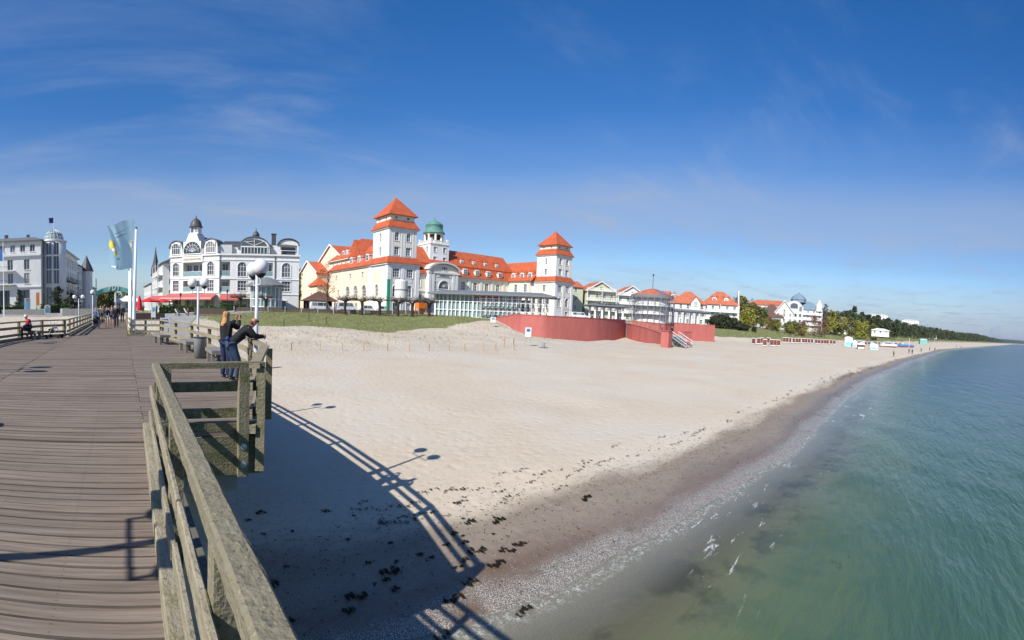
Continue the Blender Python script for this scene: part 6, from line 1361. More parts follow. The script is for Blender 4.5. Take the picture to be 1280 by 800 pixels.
for q0, q1 in zip(P[:-1], P[1:]): b.add([(q0[0], -.12, q0[1]), (q1[0], -.12, q1[1]), (q1[0], -.12, q1[1] - 1.05), (q0[0], -.12, q0[1] - 1.05), (q0[0], .12, q0[1]), (q1[0], .12, q1[1]), (q1[0], .12, q1[1] - 1.05), (q0[0], .12, q0[1] - 1.05)], [(0, 1, 2, 3), (7, 6, 5, 4), (4, 5, 1, 0), (3, 2, 6, 7)])
b.build('banner', 'copper2', t)
o = link('lettering', textmesh('701', 1.9, 'trim', .05), t, (.0, -.2, 5.55))
for x_ in (-4.0, 4.4, .35): b = MB(); b.tube([(x_, .2, -.3), (x_, .2, 7.6 if x_ < -1 else 4.7)], .12 if x_ < 0 else .22, 10); b.build('post', 'greypaint' if x_ < 0 else 'flagwhite', t)

# closed parasol, planters, signs, loungers
def gzp(x, y): return g1(x, y)
t = thing('parasol', 'big closed red parasol beside the flagpoles', 'parasol', (2.9, 82, gzp(2.9, 82))); b = MB(); b.tube([(0, 0, 0), (0, 0, 3.6)], .04, 6); b.build('pole', 'trim', t)
b = MB(); b.lathe([(.5, .9), (.55, 1.1), (.42, 2.2), (.2, 3.2), (.05, 3.5)], n=9); b.build('canopy', 'redumb', t)
def parasol(label, x, y, mt, r=1.6, h=2.5):
    t = thing('parasol', label, 'parasol', (x, y, gzp(x, y))); b = MB(); b.tube([(0, 0, 0), (0, 0, h + .4)], .035, 6); b.build('pole', 'trim', t); b = MB(); b.lathe([(r, h - .35), (r, h - .15), (r * .5, h + .15), (.05, h + .4)], n=8); b.build('canopy', mt, t)
parasol('open dark red parasol right of the closed one', 5.0, 90, 'redumb', 2.0); parasol('open dark red parasol near the grey white town house', 8.2, 97, 'redumb', 2.0)
def planter(label, x0, x1, y, h, mt='darkbrown', dep=.8, plants=True, cat='planter', rz=0):
    t = thing('planter', label, cat, ((x0 + x1) / 2, y, gzp((x0 + x1) / 2, y)), rz); w = (x1 - x0) / 2; b = MB(); b.box(-w, w, -dep / 2, dep / 2, -.3, h); b.build('box', mt, t)
    if plants:
        b = MB(); q = random.Random(int(x0 * 10 + y))
        for _ in range(int(w * 120)): leaf(b, Vector((q.uniform(-w, w), q.uniform(-dep / 2, dep / 2), h + abs(q.gauss(0, .16)))), .12, q)
        b.build('plants', 'hedge', t)
    return t
def leaf(b, c, s, q):
    a = Vector((q.gauss(0, 1), q.gauss(0, 1), q.gauss(0, 1))).normalized() * s; d_ = a.cross(Vector((q.gauss(0, 1), q.gauss(0, 1), q.gauss(0, 1)))).normalized() * s * .7
    b.add([c - a, c + d_ * .9, c + a, c - d_], [(0, 1, 2, 3)])
planter('long dark planter wall right of the flagpoles', 1.6, 6.0, 68, .95, plants=False)
planter('dark wooden planter block beside the white loungers', 11.6, 16.6, 77, 1.0, 'fencewood', 1.5, rz=R(-8))
planter('grey planter wall left of the walkers', -10.5, -4.8, 84, 1.1, 'stone', 1, plants=False)
planter('low grey stone wall behind the seated man', -22, -14.2, 86, 1.0, 'stone', .5, plants=False)
for lab, x, y, w in (('white square planter before the dome hotel', -11.0, 92, .9), ('white square planter next to the notice board', -14.8, 90, .7)): planter(lab, x - w, x + w, y, .9, 'trim', 1)
t = thing('notice_board', 'white arched notice board standing on the square behind the seated man', 'sign', (-13.7, 87, gzp(-13.7, 87)), R(8)); b = MB(); b.prism([(-.55, .1), (.55, .1), (.55, 1.5), (.3, 1.75), (-.3, 1.75), (-.55, 1.5)], -.05, .05); b.build('board', 'trim', t); b = MB(); b.box(-.4, .4, -.07, -.053, .4, 1.3); b.build('notice', 'flag', t); b = MB(); b.box(-.2, .2, -.07, -.053, 1.4, 1.6); b.build('header', 'redumb', t)
t = thing('advert_column', 'pale blue advertising column with an orange top before the dome hotel', 'sign', (-17.6, 88, gzp(-17.6, 88)), R(10)); b = MB(); b.prism([(-.75, 0), (.55, 0), (.55, 3.0), (-.55, 3.0), (-.55, 1.6)], -.15, .15); b.build('board', 'flag', t); b = MB(); b.box(-.3, .3, -.17, -.153, 2.4, 2.9); b.build('emblem', 'orange', t)
t = thing('banner', 'narrow orange banner hanging at the dark shop front of the dome hotel', 'banner', (-17.0, 95.5, gzp(-17, 95.5))); b = MB(); b.box(-.3, .3, -.03, .03, 1.6, 4.2); b.build('cloth', 'orange', t); b = MB(); b.tube([(.34, 0, 0), (.34, 0, 4.3)], .04, 6); b.build('post', 'metal', t)
def hedge(label, x0, x1, y, h, dep=1.0, rz=0, mt='hedge'):
    w = (x1 - x0) / 2; t = thing('hedge', label, 'hedge', ((x0 + x1) / 2, y, gzp((x0 + x1) / 2, y)), rz); q = random.Random(int(abs(x0) * 7)); b = MB(); b.box(-w * .97, w * .97, -dep * .4, dep * .4, -.2, h * .85); b.build('branches', 'soil', t); b = MB()
    for _ in range(int(w * 260 * h)):
        f_ = q.random(); x_ = q.uniform(-w, w); 
        if f_ < .6: c = Vector((x_, -dep / 2 + q.gauss(0, .06), q.uniform(0, h)))
        else: c = Vector((x_, q.uniform(-dep / 2, dep / 2), h + q.gauss(0, .08) + .12 * math.sin(x_ * 2)))
        leaf(b, c, .11, q)
    b.build('leaves', mt, t); return t
hedge('clipped hedge under the long red awning', 6.9, 17.6, 92, 1.5, 1.2, R(-14)); hedge('clipped hedge left of the glass pavilion', 18.5, 23.5, 89.8, 1.3, 1.2, R(-10)); hedge('low hedge at the left edge before the dome hotel', -27, -18.5, 91, 1.6, 1.6, R(12)); hedge('leafy hedge along the front of the dome hotel', -16.5, -10.5, 96, 1.7, 1.6, R(20))
def signpost(label, x, y, w, h, z, mt='trim', extra=None, rz=0, zg=None):
    t = thing('sign', label, 'sign', (x, y, gzp(x, y) if zg is None else zg), rz); b = MB(); b.box(-w / 2, w / 2, -.03, .03, z, z + h); b.build('board', mt, t)
    for s_ in (-1, 1): b = MB(); b.tube([(s_ * w * .38, .06, -.2), (s_ * w * .38, .06, z + h)], .03, 6); b.build('post', 'metal', t)
    if extra: b = MB(); b.box(-w * .3, w * .3, -.05, -.033, z + h * .55, z + h * .88); b.build('symbol', extra, t)
    return t
signpost('tall white sign board near the person in blue', 4.1, 63.5, .6, 1.5, 1.0, 'trim', 'flag'); signpost('small white and blue beach sign behind the platform corner', 2.45, 27.6, .55, .6, .15 + .6, 'trim', 'boatblue', zg=-.4)
signpost('blue and white beach sign standing before the curved red wall', 46.2, 40.9, .8, 1.2, 1.2, 'trim', 'boatblue', R(-30)); signpost('small white sign left of the curved red wall', 54.5, 56, .9, .9, .8, 'trim', 'flag', R(-20))
def lounger(label, x, y, rz):
    t = thing('lounge_chair', label, 'chair', (x, y, gzp(x, y)), rz, 'white lounge chairs on the square'); b = MB(); b.prism([(-.6, .3), (.5, .3), (.9, 1.1), (.8, 1.15), (.4, .45), (-.6, .42)], -.45, .45); b.build('seat', 'trim', t)
    for s_ in (-.4, .4): b = MB(); b.box(-.5, .4, s_ - .04, s_ + .04, 0, .298); b.build('leg', 'metal', t)
lounger('white lounge chair left, with a dark clothed person', 9.6, 79.5, R(180)); lounger('white lounge chair in the middle, with a person in red', 11.1, 79.5, R(180)); lounger('white lounge chair right, turned the other way', 12.1, 79.5, 0)
for lab, x, y, c, rz in (('person in dark clothes seated in the left white lounge chair', 9.3, 79.3, (.03, .03, .05), 90), ('person in red seated in the middle white lounge chair', 11.0, 79.3, (.5, .03, .04), 90), ('person in orange seated beside the dark planter block', 13.6, 79.0, (.6, .12, .03), -90), ('person in white seated near the dark planter block', 14.6, 79.2, (.6, .6, .6), 90)):
    person(lab, (x, y, gzp(x, y)), R(rz), js, c, (.03, .03, .05), detail=1, scale=1.1)
person('person in a bright blue jacket behind the dark planter wall', (5.4, 76, gzp(5.4, 76)), R(60), J(), (.02, .22, .60), (.03, .03, .05), detail=1, scale=1.12)
for i, (lab, x, y, c, rz) in enumerate((('person in dark clothes on the square left of the white lamps', -9.2, 90, (.02, .02, .03), 30), ('person in a grey top near the white planters', -8.3, 94, (.1, .1, .12), 200), ('person in green behind the stone wall', -16.2, 90, (.08, .35, .06), 100), ('person in navy under the street arch', -3.6, 98, (.02, .03, .09), 180), ('person in white right of the arch column', -1.4, 95, (.5, .5, .5), 180), ('person in black behind the gangway end', -.6, 78, (.02, .02, .02), 180), ('person in brown beside the gangway end', -1.6, 72, (.12, .07, .04), 190), ('person in a red top before the red awnings', 7.4, 93, (.45, .03, .03), 120), ('person in grey before the town house', 4.4, 101, (.15, .15, .16), 10))):
    person(lab, (x, y, gzp(x, y)), R(rz), walk(.1), c, (.03, .03, .04), detail=1, scale=1.1)
def oldlamp(label, x, y, h=3.6):
    t = thing('street_lamp', label, 'lamp', (x, y, gzp(x, y))); b = MB(); b.lathe([(.13, 0), (.12, .5), (.06, .6), (.05, h - .5), (.08, h - .45)], n=8); b.build('post', 'dark', t); b = MB(); b.lathe([(.1, h - .45), (.22, h - .05), (.24, h), (.05, h + .22), (0, h + .3)], n=6); b.build('lantern', 'slate', t)
oldlamp('old style black lantern before the long red awning', 10.2, 84); oldlamp('old style black lantern before the middle of the white hotel', 13.3, 84.5, 3.8); oldlamp('old style black lantern left of the glass pavilion', 18.6, 84, 3.9); oldlamp('black lantern on the terrace before the right tower', 93.0, 62.5, 3.6)
for i, (x, y) in enumerate(((8.6, 72.5), (10.0, 72.5))): 
    t = thing('bollard', ('left', 'right')[i] + ' one of two grey bollards before the white loungers', 'bollard', (x, y, gzp(x, y)), group='bollards on the square'); b = MB(); b.lathe([(.1, 0), (.1, .9), (.06, 1.0), (0, 1.0)], n=8); b.build('post', 'slate', t)
# paved path over the sand and the promenade
def strip(name, pts, mt, label, dz=.05, nseg=30):
    P = []; ts = np.linspace(0, len(pts) - 1, nseg + 1); b = MB(); vs = []; fs = []
    for t_ in ts:
        i = min(int(t_), len(pts) - 2); f_ = t_ - i; p, q = pts[i], pts[i + 1]; x, y, w = [p[k] + (q[k] - p[k]) * f_ for k in range(3)]; d_ = Vector((q[0] - p[0], q[1] - p[1], 0)).normalized(); nn = Vector((-d_.y, d_.x, 0)) * w / 2
        for s_ in (-1, -.33, .33, 1): c = Vector((x, y, 0)) + nn * s_; vs.append((c.x, c.y, g1(c.x, c.y) + dz))
    for i in range(nseg): fs += [(i * 4 + k, i * 4 + k + 1, i * 4 + 5 + k, i * 4 + 4 + k) for k in range(3)]
    b.add(vs, fs); return struct(b.build(name, mt), label, 'path')
strip('path', [(5.4, 38, 2.6), (6.0, 50, 2.8), (6.9, 62, 3.2), (8.0, 71, 6), (8.5, 75, 9)], 'paver', 'grey paved path running over the sand to the square')
strip('promenade', [(-60, 96, 16), (-20, 88, 14), (0, 84, 20), (14, 82, 14), (30, 90, 7), (55, 85, 7), (60, 84, 6)], 'paver', 'paved promenade and square', .04, 60)
struct(bpy.data.objects['path'], 'grey paved path over the sand', 'path')

# promenade fence and what stands behind it
t = thing('board_fence', 'low brown board fence along the top of the grassy dune', 'fence', (20, 84.6, 0)); P = [(20 + 36.5 * k / 12, 84.6 - 4.9 * k / 12 - .8 * math.sin(k / 12 * math.pi)) for k in range(13)]
for i, (p, q) in enumerate(zip(P[:-1], P[1:])):
    b = MB(); za, zb = g1(*p), g1(*q)
    for k in range(4): b.bar((p[0] - 20, p[1] - 84.6, za + .12 + .19 * k), (q[0] - 20, q[1] - 84.6, zb + .12 + .19 * k), .04, .17)
    b.build('board_panel', 'fencewood', t)
for p in P: b = MB(); z_ = g1(*p); b.box(p[0] - 20 - .06, p[0] - 20 + .06, p[1] - 84.6 - .12, p[1] - 84.6, z_ - .3, z_ + 1.05); b.build('post', 'greypaint', t)
def van(name, label, x, y, rz, L_=4.8, h=1.95, mt='carwhite', cat='van', z=None):
    t = thing(name, label, cat, (x, y, gzp(x, y) if z is None else z), rz); s_ = L_ / 4.8
    prof = [(-2.35, .35), (2.35, .35), (2.4, .8), (2.2, 1.0), (1.55, 1.1), (.95, h), (-2.2, h), (-2.4, 1.1)] if h > 1.7 else [(-2.35, .35), (2.35, .35), (2.4, .7), (1.2, .85), (.6, h), (-1.4, h), (-2.1, .9), (-2.4, .8)]
    b = MB(); b.prism([(a * s_, c) for a, c in prof], -.85, .85); b.build('body', mt, t)
    for sd in (-1, 1):
        y0, y1 = (-.865, -.853) if sd < 0 else (.853, .865)
        for a0, a1 in ((-2.1, -1.1), (-1.0, .1), (.2, .95)) if h > 1.7 else ((-1.2, -.4), (-.3, .6)): b = MB(); b.prism([(a0 * s_, h * .60), (a1 * s_ + (.3 if a1 > .5 else 0), h * .60), (a1 * s_, h * .92), (a0 * s_, h * .92)], y0, y1); b.build('side_window', 'glassdark', t)
        for a in (-1.5, 1.5): b = MB(); b.X = Matrix.Translation((a * s_, sd * .87, .33)) @ Matrix.Rotation(R(90), 4, 'X'); b.lathe([(.33, -.1), (.33, .1)], n=16); w = b.build('wheel', 'tyre', t); b = MB(); b.X = Matrix.Translation((a * s_, sd * .98, .33)) @ Matrix.Rotation(R(90), 4, 'X'); b.lathe([(.2, -.012), (.2, .012)], n=12); b.build('rim', 'metal', w)
    return t
van('van', 'white van with side windows parked behind the board fence', 38.9, 88.6, R(-8)); van('van', 'white panel van parked nose to tail with the windowed van', 44.1, 87.5, R(-8), 4.4, 2.0)
van('parked_car', 'pale silver car left of the pollarded trees', 48.2, 86.2, R(-10), 4.2, 1.5, 'silo', 'car'); van('parked_car', 'white car parked behind the second pollarded tree', 51.2, 84.6, R(-10), 4.2, 1.5, 'carwhite', 'car')
van('van', 'white van on the terrace by the right tower', 114.2, 81.5, R(-35), 5.0, 2.0, z=1.45); van('parked_car', 'dark car next to the van on the terrace', 118.6, 77.6, R(-35), 4.3, 1.5, 'cardark', 'car', z=1.45)
t = thing('silo', 'pale round silo on legs before the left tower', 'silo', (53.3, 81.7, 1.0)); b = MB(); b.lathe([(.4, 2.0), (1.3, 3.2), (1.35, 3.25), (1.35, 6.6), (1.2, 6.9), (0, 7.0)], n=20); b.build('tank', 'silo', t, False); b = MB(); b.lathe([(1.37, 4.75), (1.38, 4.77), (1.38, 4.95), (1.37, 4.97)], n=20); b.build('band', 'slate2', t)
for k in range(4): a = R(45 + 90 * k); b = MB(); b.tube([(1.2 * math.cos(a), 1.2 * math.sin(a), 0), (1.2 * math.cos(a), 1.2 * math.sin(a), 3.3)], .07, 6); b.build('leg', 'metal', t)
t = thing('green_post', 'tall green painted post left of the silo', 'post', (50.6, 82.1, 1.0)); b = MB(); b.box(-.3, .3, -.2, .2, 0, 6.9); b.build('post', 'greenp', t); b = MB(); b.box(-.42, .42, -.32, .32, 0, .25); b.build('foot', 'concrete', t)
t = thing('orange_hopper', 'bright orange hopper on legs right of the silo', 'hopper', (56.6, 79.2, 1.1)); b = MB(); b.hip(-1, 1, -.7, .7, 2.2, .9, -.3, .3, -.2, .2, t=.0); b.box(-1, 1, -.7, .7, 1.2, 2.3); b.build('bin', 'orange', t)
for a, c in ((-.9, -.6), (.9, -.6), (-.9, .6), (.9, .6)): b = MB(); b.box(a - .07, a + .07, c - .07, c + .07, -.3, 1.2); b.build('leg', 'orange', t)
t = thing('open_shed', 'dark brown roofed open shed beside the white hotel', 'shed', (40.3, 93.0, .8), R(-14)); b = MB(); b.hip(-3.6, 3.6, -2.5, 2.5, 2.5, 4.5, -.2, .2); b.build('roof', 'roofbrown', t); b = MB(); b.box(-3.0, 3.0, 1.8, 1.9, 0, 2.4); b.build('back_wall', 'darkbrown', t)
for a, c in ((-3, -2), (0, -2), (3, -2), (-3, 1.7), (3, 1.7)): b = MB(); b.box(a - .1, a + .1, c - .1, c + .1, 0, 2.45); b.build('post', 'darkbrown', t)

# ------------------------------------------------------------------ trees, plants, wrack
def leafmat(name, c1, c2):
    m = bpy.data.materials.new(name); m.use_nodes = True; nt = m.node_tree; L = nt.links.new; p = nt.nodes['Principled BSDF']; p.inputs['Roughness'].default_value = .7; p.inputs['Specular IOR Level'].default_value = .2
    g = nt.nodes.new('ShaderNodeNewGeometry'); mx_ = nt.nodes.new('ShaderNodeMixRGB'); mx_.inputs[1].default_value = (*c1, 1); mx_.inputs[2].default_value = (*c2, 1)
    n = nt.nodes.new('ShaderNodeTexNoise'); n.inputs['Scale'].default_value = .7; n.inputs['Detail'].default_value = 3; t = nt.nodes.new('ShaderNodeTexCoord'); L(t.outputs['Object'], n.inputs[0])
    a = nt.nodes.new('ShaderNodeMath'); a.operation = 'ADD'; L(g.outputs['Random Per Island'], a.inputs[0]); L(n.outputs[0], a.inputs[1]); h = nt.nodes.new('ShaderNodeMath'); h.operation = 'MULTIPLY'; h.inputs[1].default_value = .5; L(a.outputs[0], h.inputs[0])
    L(h.outputs[0], mx_.inputs[0]); L(mx_.outputs[0], p.inputs['Base Color']); return m
M['leafolive'] = leafmat('olive spring leaves', (.075, .075, .02), (.19, .18, .05)); M['leafgreen'] = leafmat('fresh green leaves', (.04, .085, .018), (.11, .17, .04)); M['leafyel'] = leafmat('yellow green leaves', (.17, .18, .03), (.33, .32, .06))
M['leafdark'] = leafmat('dark evergreen leaves', (.018, .028, .012), (.055, .06, .03)); M['pine'] = leafmat('pine needles', (.026, .045, .018), (.085, .095, .042)); M['budred'] = leafmat('reddish buds', (.12, .05, .025), (.24, .13, .07)); M['twig'] = leafmat('bare twigs', (.07, .055, .045), (.16, .13, .11)); M['bark'] = mat('bark', (.09, .07, .055), .9, .3, 6)
M['barkdark'] = mat('dark bark', (.04, .032, .028), .9, .3, 6); M['drygrass'] = leafmat('dune grass', (.13, .14, .04), (.36, .31, .15)); M['weed'] = leafmat('seaweed', (.008, .007, .005), (.035, .028, .018))
def crown(b, q, blobs, n, s, drop=0):
    for _ in range(n):
        c, r = q.choice(blobs); d_ = Vector((q.gauss(0, 1), q.gauss(0, 1), q.gauss(0, 1))).normalized(); rr = r * (q.random() ** .33) * q.uniform(.8, 1.12); leaf(b, Vector(c) + Vector((d_.x * rr, d_.y * rr, d_.z * rr * .8)), s * q.uniform(.6, 1.3), q)
def treemesh(h, w, mt, q, dens=1.0, base=.3, lsz=None, nbl=14, shape='round', bark='bark'):
    lsz = lsz or w * .05; blobs = []
    for i in range(nbl):
        f = i / (nbl - 1); z = h * (base + (1 - base) * (.08 + .86 * f))
        if shape == 'round': rad = w / 2 * math.sqrt(max(.05, 1 - (2 * f - .9) ** 2 * .9))
        elif shape == 'cone': rad = w / 2 * (1.02 - f)
        elif shape == 'top': rad = w / 2 * (.5 + .5 * math.sin(math.pi * min(1, f + .15)))
        else: rad = w / 2 * (.8 - .3 * f)
        a = q.uniform(0, 6.28); d_ = rad * q.uniform(.25, .72); blobs.append(((d_ * math.cos(a), d_ * math.sin(a), z), max(w * .1, (rad - d_) * q.uniform(.75, 1.1) + w * .06)))
    b = MB(); crown(b, q, blobs, int(1500 * dens), lsz); cm = b.mesh('crown', mt)
    b = MB(); b.tube([(0, 0, -.4), (.02 * h * q.uniform(-1, 1), 0, h * base), (.03 * h * q.uniform(-1, 1), .02 * h, h * .8)], [h * .024, h * .018, h * .004], 7)
    for c, r in blobs[:9]: b.tube([(0, 0, min(c[2] * .75, h * .7)), (c[0] * .6, c[1] * .6, c[2] * .93), c], [h * .010, h * .006, h * .002], 5)
    tm = b.mesh('trunk', bark); return cm, tm
def tree(name, label, x, y, h, w, mt, seed, group=None, z=None, **k):
    q = random.Random(seed); cm, tm = treemesh(h, w, mt, q, **k); t = thing(name, label, 'tree', (x, y, gzp(x, y) if z is None else z), q.uniform(0, 6), group); link('trunk', tm, t); link('crown', cm, t); return t
def pol(xpx, r): a = (xpx - 153) / 600; return r * math.sin(a), r * math.cos(a)
def T(name, label, xpx, r, *a, **k): x, y = pol(xpx, r); return tree(name, label, x, y, *a, **k)
T('bare_tree', 'slender reddish budding tree before the spa hotel gables', 408, 96, 10.0, 4.2, 'budred', 3, dens=.45, lsz=.11, base=.22)
T('tree', 'green tree showing between the white hotel and the spa hotel', 374, 158, 13.5, 6, 'leafgreen', 4)
for i, (lab, px_, h) in enumerate((('brown budding tree seen under the left half of the street arch', 128, 7.5), ('dark green tree seen under the middle of the street arch', 140, 8), ('yellowish tree seen under the right end of the street arch', 158, 8))):
    T('street_tree', lab, px_, 196, h, 9, ('leafolive', 'leafgreen', 'leafyel')[i], 10 + i, dens=1.2, base=.15)
T('shrub', 'dark climbing shrub beside the dome hotel entrance', 72, 98, 5.5, 3.2, 'leafdark', 15, base=.05); T('shrub', 'dark shrub at the foot of the dome hotel corner', 90, 104, 4.2, 4, 'leafdark', 16, base=.05); T('shrub', 'small dark tree before the left shop window of the dome hotel', 24, 95, 4.8, 2, 'leafdark', 17, base=.2); T('bare_tree', 'thin bare tree at the dome hotel side street', 98, 112, 6, 3, 'twig', 18, dens=.3, lsz=.08)
# pollarded plane trees: knotty dark trunks, a flat lid of bare twigs
def pollard(label, xpx, r, seed):
    q = random.Random(seed); x, y = pol(xpx, r); t = thing('pollarded_tree', label, 'tree', (x, y, 1.0), q.uniform(0, 6), 'pollarded plane trees along the promenade'); b = MB(); b.tube([(0, 0, -.3), (.05, 0, 1.2), (0, .05, 2.1)], [.30, .24, .30], 8); tw = MB()
    for k in range(9):
        a = q.uniform(0, 6.28); L_ = q.uniform(1.2, 2.4); e_ = Vector((L_ * math.cos(a), L_ * math.sin(a), 2.35 + q.uniform(0, .35))); b.tube([(0, 0, 2.0), tuple(e_ * .5 + Vector((0, 0, 1.25))), tuple(e_)], [.12, .08, .06], 5)
        for _ in range(22): d_ = Vector((q.gauss(0, .5), q.gauss(0, .5), abs(q.gauss(.35, .35)))); s_ = e_ * q.uniform(.5, 1.0); s_.z = 2.35 + q.uniform(-.1, .3); tw.bar(s_, s_ + d_ * .9, .028, .028)
    b.build('trunk', 'barkdark', t); tw.build('crown', 'twig', t)
for i, (px_, lab) in enumerate(((431, 'pollarded plane tree right of the panel van'), (452, 'pollarded plane tree between the silver and the white car'), (474, 'pollarded plane tree left of the green post'), (497, 'pollarded plane tree under the silo'), (515, 'pollarded plane tree left of the orange hopper'), (536, 'pollarded plane tree right of the orange hopper'), (332, 'small pollarded tree before the glass pavilion'), (300, 'small pollarded tree left of the glass pavilion'))):
    pollard(lab, px_, 89 if px_ > 400 else 88, 30 + i)
# the promenade's far trees
T('olive_tree', 'big olive brown budding tree right of the ornate white gable', 925, 205, 13.0, 9, 'leafolive', 50, dens=2.2, base=.12)
T('olive_tree', 'yellow green tree leaning against the big olive brown tree', 934, 198, 8.0, 7.5, 'leafyel', 51, dens=1.0, base=.1); T('green_tree', 'fresh green tree between the grey villa and the brown roof', 953, 222, 9.5, 6, 'leafgreen', 52, dens=1.2, base=.1)
T('olive_tree', 'broad olive tree just behind the right side of the big olive brown tree', 941, 216, 11, 9, 'leafolive', 150, dens=1.6, base=.1); T('olive_tree', 'olive tree touching the ornate white gable', 915, 206, 10.5, 6.5, 'leafolive', 151, dens=1.3, base=.1)
T('bare_tree', 'bare twiggy tree rising above the big olive brown tree', 938, 225, 13.5, 6, 'twig', 152, dens=.4, lsz=.16)
for i, (px_, h, w, m_, lab) in enumerate(((961, 5.5, 6, 'budred', 'reddish shrub before the brown roof'), (970, 5.0, 6, 'leafolive', 'olive shrub before the bright stepped gable'), (992, 5.5, 7, 'leafolive', 'olive shrub before the grand seaside hotel'), (1003, 6.0, 6, 'budred', 'reddish shrub before the right half of the grand seaside hotel'), (905, 5.5, 6, 'leafyel', 'yellow green tree rising behind the largest evergreen bush'), (892, 5.2, 4, 'leafyel', 'yellow green shrub above the first evergreen bush'))): T('shrub', lab, px_, 196 if px_ < 910 else 212, h, w, m_, 160 + i, dens=.9, base=.05)
for i, (px_, h, w, lab) in enumerate(((893, 3.9, 7, 'dark evergreen bush nearest the short red wall'), (903, 4.3, 8, 'largest dark evergreen bush right of the red wall'), (915, 3.6, 7, 'dark evergreen bush below the big olive tree'), (929, 2.4, 5, 'small dark bush at the right end of the evergreen bushes'), (942, 2.0, 3, 'little round dark bush on the dune grass'))):
    T('evergreen_bush', lab, px_, 168 + i * 3, h, w, 'leafdark', 60 + i, dens=1.3, base=.0, nbl=10)
for i, px_ in enumerate((950, 957, 965, 973, 981, 989, 998, 1006)): T('clipped_tree', ('first', 'second', 'third', 'fourth', 'fifth', 'sixth', 'seventh', 'eighth')[i] + ' from the left of the small clipped yellow green trees before the white houses', px_, 205 - i * .5, 4.6, 3.2, 'leafyel' if i % 2 else 'leafolive', 70 + i, group='small clipped trees before the white houses', dens=.45, base=.4)
T('bare_tree', 'purplish bare tree right of the grand seaside hotel', 1018, 225, 9.5, 9, 'budred', 80, dens=.9, lsz=.22, base=.1); T('bare_tree', 'tall bare poplar beside the yellow green trees', 1031, 245, 16.5, 4.5, 'twig', 81, dens=.9, lsz=.2, shape='col'); T('bare_tree', 'purplish bare tree in front of the tall poplar', 1028, 232, 9, 7, 'budred', 82, dens=.8, lsz=.22, base=.1)
far = [(1038, 14, 8, 'leafyel', 'tall yellow green tree beside the bare poplar'), (1047, 12, 8, 'leafolive', 'olive tree behind the white kiosk'), (1054, 11, 8, 'leafyel', 'yellow green tree left above the kiosk'), (1062, 12, 8, 'leafolive', 'brownish tree above the white kiosk'), (1071, 10.5, 8, 'leafyel', 'yellow green tree right of the kiosk'), (1082, 10.5, 9, 'leafyel', 'round yellow tree before the pines'), (1091, 10, 8, 'leafolive', 'last olive tree before the pines'), (985, 5, 5, 'leafolive', 'low olive tree before the stepped gable'), (1044, 7, 6, 'budred', 'reddish bare tree below the yellow green ones')]
for i, (px_, h, w, mt_, lab) in enumerate(far): T('tree', lab, px_, 262 + (i % 3) * 12 if px_ > 1000 else 214, h, w, mt_, 90 + i, dens=1.2, base=.1)
pines = [(1065, 18.5, 310, 'tallest dark pine rising above the others'), (1078, 16, 330, 'pine right of the tallest one'), (1088, 15.5, 330, 'second pine right of the tallest one'), (1098, 16, 345, 'broad pine at the start of the wood'), (1108, 15, 350, 'pine in the front row of the wood, left of the middle'), (1118, 15, 365, 'pine in the front row of the wood, above the blue covers'), (1056, 14.5, 320, 'pine left of the tallest one')]
for i, (px_, h, r, lab) in enumerate(pines): T('pine_tree', lab, px_, r, h, 9, 'pine', 120 + i, dens=1.6, base=.25, shape='top', lsz=.5)
# the pine wood beyond: one mass
q = random.Random(5); b = MB(); cnt = 0
def shoreline_pt(X, s_): return float(shoreY(np.array([X]))[0]) + s_ / .96
for X in list(np.arange(300, 620, 6.5)) + list(np.arange(620, 1100, 9)) + list(np.arange(1100, 3000, 22)):
    for row in range(4 if X < 1100 else 2):
        s_ = 66 + row * 14 + q.uniform(-5, 5) + (20 if X > 1100 else 0); x_ = X + q.uniform(-4, 4); y_ = shoreline_pt(x_, s_); h = q.uniform(11.5, 15) * (1 if X < 1100 else 1.25); z_ = g1(x_, y_); w = q.uniform(6, 9) * (1 if X < 1100 else 2.4)
        bl = [((x_ + q.uniform(-w * .3, w * .3), y_ + q.uniform(-w * .3, w * .3), z_ + h * f), w * (.36 if f < .9 else .25)) for f in (.3, .45, .6, .72, .84, .94)]
        crown(b, q, bl, 150 if X < 620 else (90 if X < 1100 else 60), .75 if X < 620 else (1.1 if X < 1100 else 2.2)); b.tube([(x_, y_, z_ - .5), (x_, y_, z_ + h * .6)], .22, 4)
# inland wooded hill
for _ in range(420):
    X = q.uniform(330, 1500); s_ = q.uniform(110, 330); y_ = shoreline_pt(X, s_)
    if y_ > 110: continue
    z_ = g1(X, y_); h = q.uniform(8, 12); crown(b, q, [((X, y_, z_ + h * f), 5.5) for f in (.4, .7, .9)], 60, 1.4)
wood = b.build('pine_wood', 'pine'); tag(wood, 'dark pine wood running along the far beach and over the hill', 'wood', kind='stuff')
